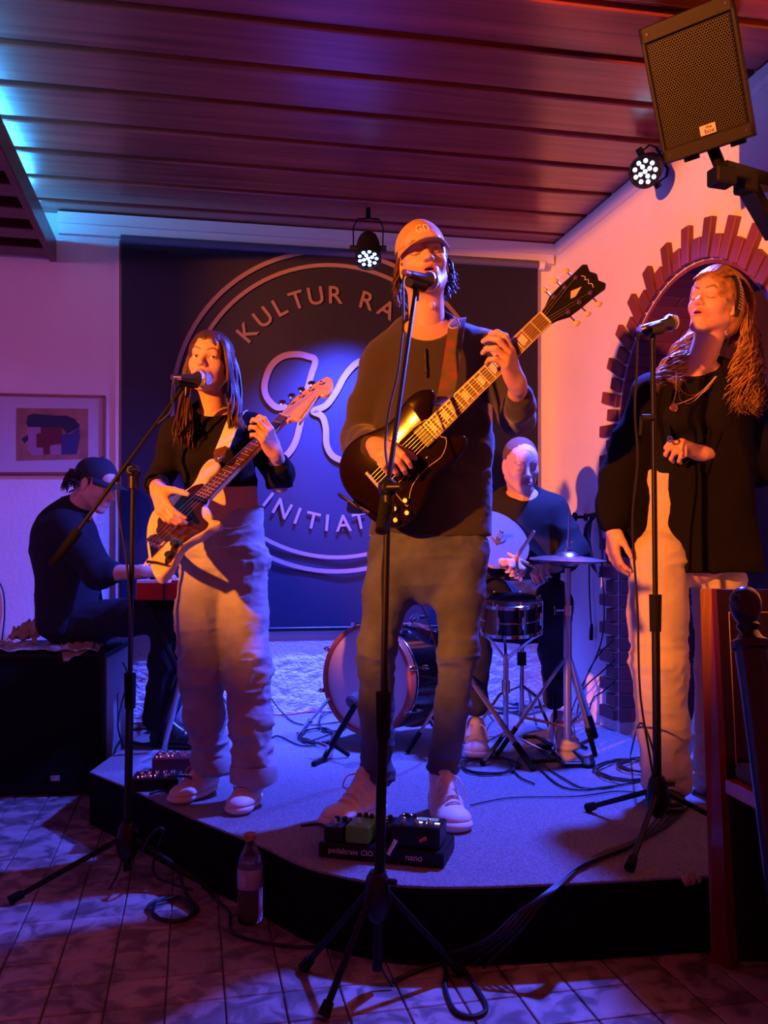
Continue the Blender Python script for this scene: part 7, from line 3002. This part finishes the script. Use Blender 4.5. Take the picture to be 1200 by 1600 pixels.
# left of the bass drum
cable('red cable along the foot of the back wall', onstage([(300, 1112), (430, 1117), (485, 1112), (520, 1112), (600, 1110)]), .0035, M_redc)
cable('black cable hanging along the wall left of the bass drum', [bpt(416, 1080, .02), bpt(440, 1112, .06), floor_at(470, 1132, SG_), floor_at(530, 1128, SG_), floor_at(560, 1120, SG_)], .0035)
cable('black cable loops left of the bass drum', coil(497, 1150, 26, 13, 3.3, SG_, 7, ((470, 1165), (430, 1150), (400, 1180))), .0034)
cable('black cable round the bass drum microphone stand', coil(520, 1128, 22, 16, 2.3, SG_, 9, ((480, 1160),)), .0030)
cable('black cable tangle under the drum throne', coil(775, 1106, 48, 8, 5.2, SG_, 11), .0040)
cable('second black cable tangle behind the snare stand', coil(800, 1098, 60, 9, 4.2, SG_ + .01, 13), .0040)
cable('black cable slung across the legs of the cymbal stand', [P(610, 880, 2.98), P(660, 950, 3.2), P(700, 1050, 3.4), floor_at(770, 1125, SG_), floor_at(800, 1200, SG_), floor_at(835, 1225, SG_)], .0032)
# keyboard corner
cable('black cable tangle on the carpet under the keyboard', coil(225, 1150, 26, 12, 4.2, SG_, 15), .0040)
cable('black cable hanging down the front of the subwoofer side', [P(192, 1035, 3.72), P(200, 1060, 3.72), P(190, 1100, 3.70), P(185, 1140, 3.66), floor_at(205, 1200, SG_ - .19)], .0035)
cable('black cable looping from the flat effect unit', [P(262, 1214, 3.00), P(296, 1214, 2.96), floor_at(300, 1228, SG_), floor_at(285, 1240, SG_), floor_at(250, 1236, SG_), floor_at(235, 1240, SG_)], .0042)
cable('thin dark cable on the wall at the far left', [bpt(-4, 905, .01), bpt(5, 925, .01), bpt(7, 960, .01), bpt(3, 1000, .02)], .0035)
# microphone cables
cable('black cable winding down the centre microphone stand', [P(637, 428, 2.53), P(630, 436, 2.52), P(630, 500, 2.50), P(622, 580, 2.44), P(608, 640, 2.36), P(602, 700, 2.28), P(612, 780, 2.12), P(597, 900, 2.10), P(606, 1100, 2.10), P(596, 1300, 2.10), V(-.02, 2.12, .10), V(.02, 2.10, .01)], .0035)
cable('thick black cable loop lying on the tiles before the stage', [V(.02, 2.12, .012)] + onfloor([(690, 1505), (696, 1545), (712, 1580), (740, 1588), (760, 1575), (745, 1545), (716, 1502), (700, 1485)], .009), .0055)
cable('long black cable on the tiles from the bottle to the centre stand', onfloor([(330, 1400), (358, 1425), (362, 1455), (400, 1470), (470, 1480), (540, 1478), (600, 1500), (690, 1500)]), .0045)
cable('pale blue-lit cable loops around the left stand foot', coil(268, 1420, 34, 18, 2.2, .008, 17, ((310, 1420), (290, 1395), (270, 1340), (250, 1320))), .0045)
cable('black cable hanging in a loop from the stage corner', [floor_at(225, 1300, .02), P(222, 1330, 2.72), P(235, 1305, 2.70), P(255, 1298, 2.70), floor_at(240, 1365, .02), floor_at(300, 1390, .01)], .0045)
cable('black cable winding down the left microphone stand', [P(278, 590, 2.735), P(270, 600, 2.73), P(268, 640, 2.76), P(240, 668, 2.765), P(212, 705, 2.755), P(186, 745, 2.73), P(186, 800, 2.73), P(200, 900, 2.735), P(205, 1050, 2.738), P(199, 1200, 2.738), V(-.81, 2.735, .10), V(-.84, 2.70, .01)], .0035)
cable('black cable hanging beside the upright microphone stand', [P(1004, 513, 2.615), P(997, 522, 2.61), P(995, 580, 2.60), P(992, 640, 2.61), P(996, 720, 2.61), P(988, 820, 2.62), P(996, 950, 2.64), P(1000, 1080, 2.66), P(1015, 1180, 2.64), P(1024, 1235, 2.61)], .0035)
cable('short black cable curling from the dark guitar jack', [P(575, 800, 2.575), P(560, 793, 2.56), P(545, 782, 2.57), P(530, 772, 2.60), P(532, 776, 2.68), P(548, 786, 2.72), P(565, 800, 2.76)], .0032)
pj = thing('cable_plug', 'golden jack plug in the dark guitar', 'plug', P(568, 798, 2.57))
MB().tube([P(561, 793, 2.562), P(576, 801, 2.574)], .0045, 8).build('barrel', M_brass, pj, True)
cable('black cable along the pedalboard left end', onstage([(470, 1290), (500, 1288), (512, 1294)], STAGE + .03), .0045)
# red plug by the stage foot
rp = thing('cable_plug', 'red plug lying on the tiles beside the bottle', 'plug', floor_at(330, 1378, .012))
MB().tube([floor_at(322, 1378, .014), floor_at(336, 1374, .014)], .011, 10).build('barrel', mat('red_plug', (0.35, 0.03, 0.03), 0.45), rp, True)

# scrap of pale tape on the stage edge
crumple('tape_scrap', 'crumpled pale scrap of tape stuck on the right stage edge', [floor_at(1058, 1370, STAGE + .002), floor_at(1090, 1369, STAGE + .002), P(1098, 1377, 2.262), P(1072, 1388, 2.262)], 8, M_paper, .012, 21, 'tape')
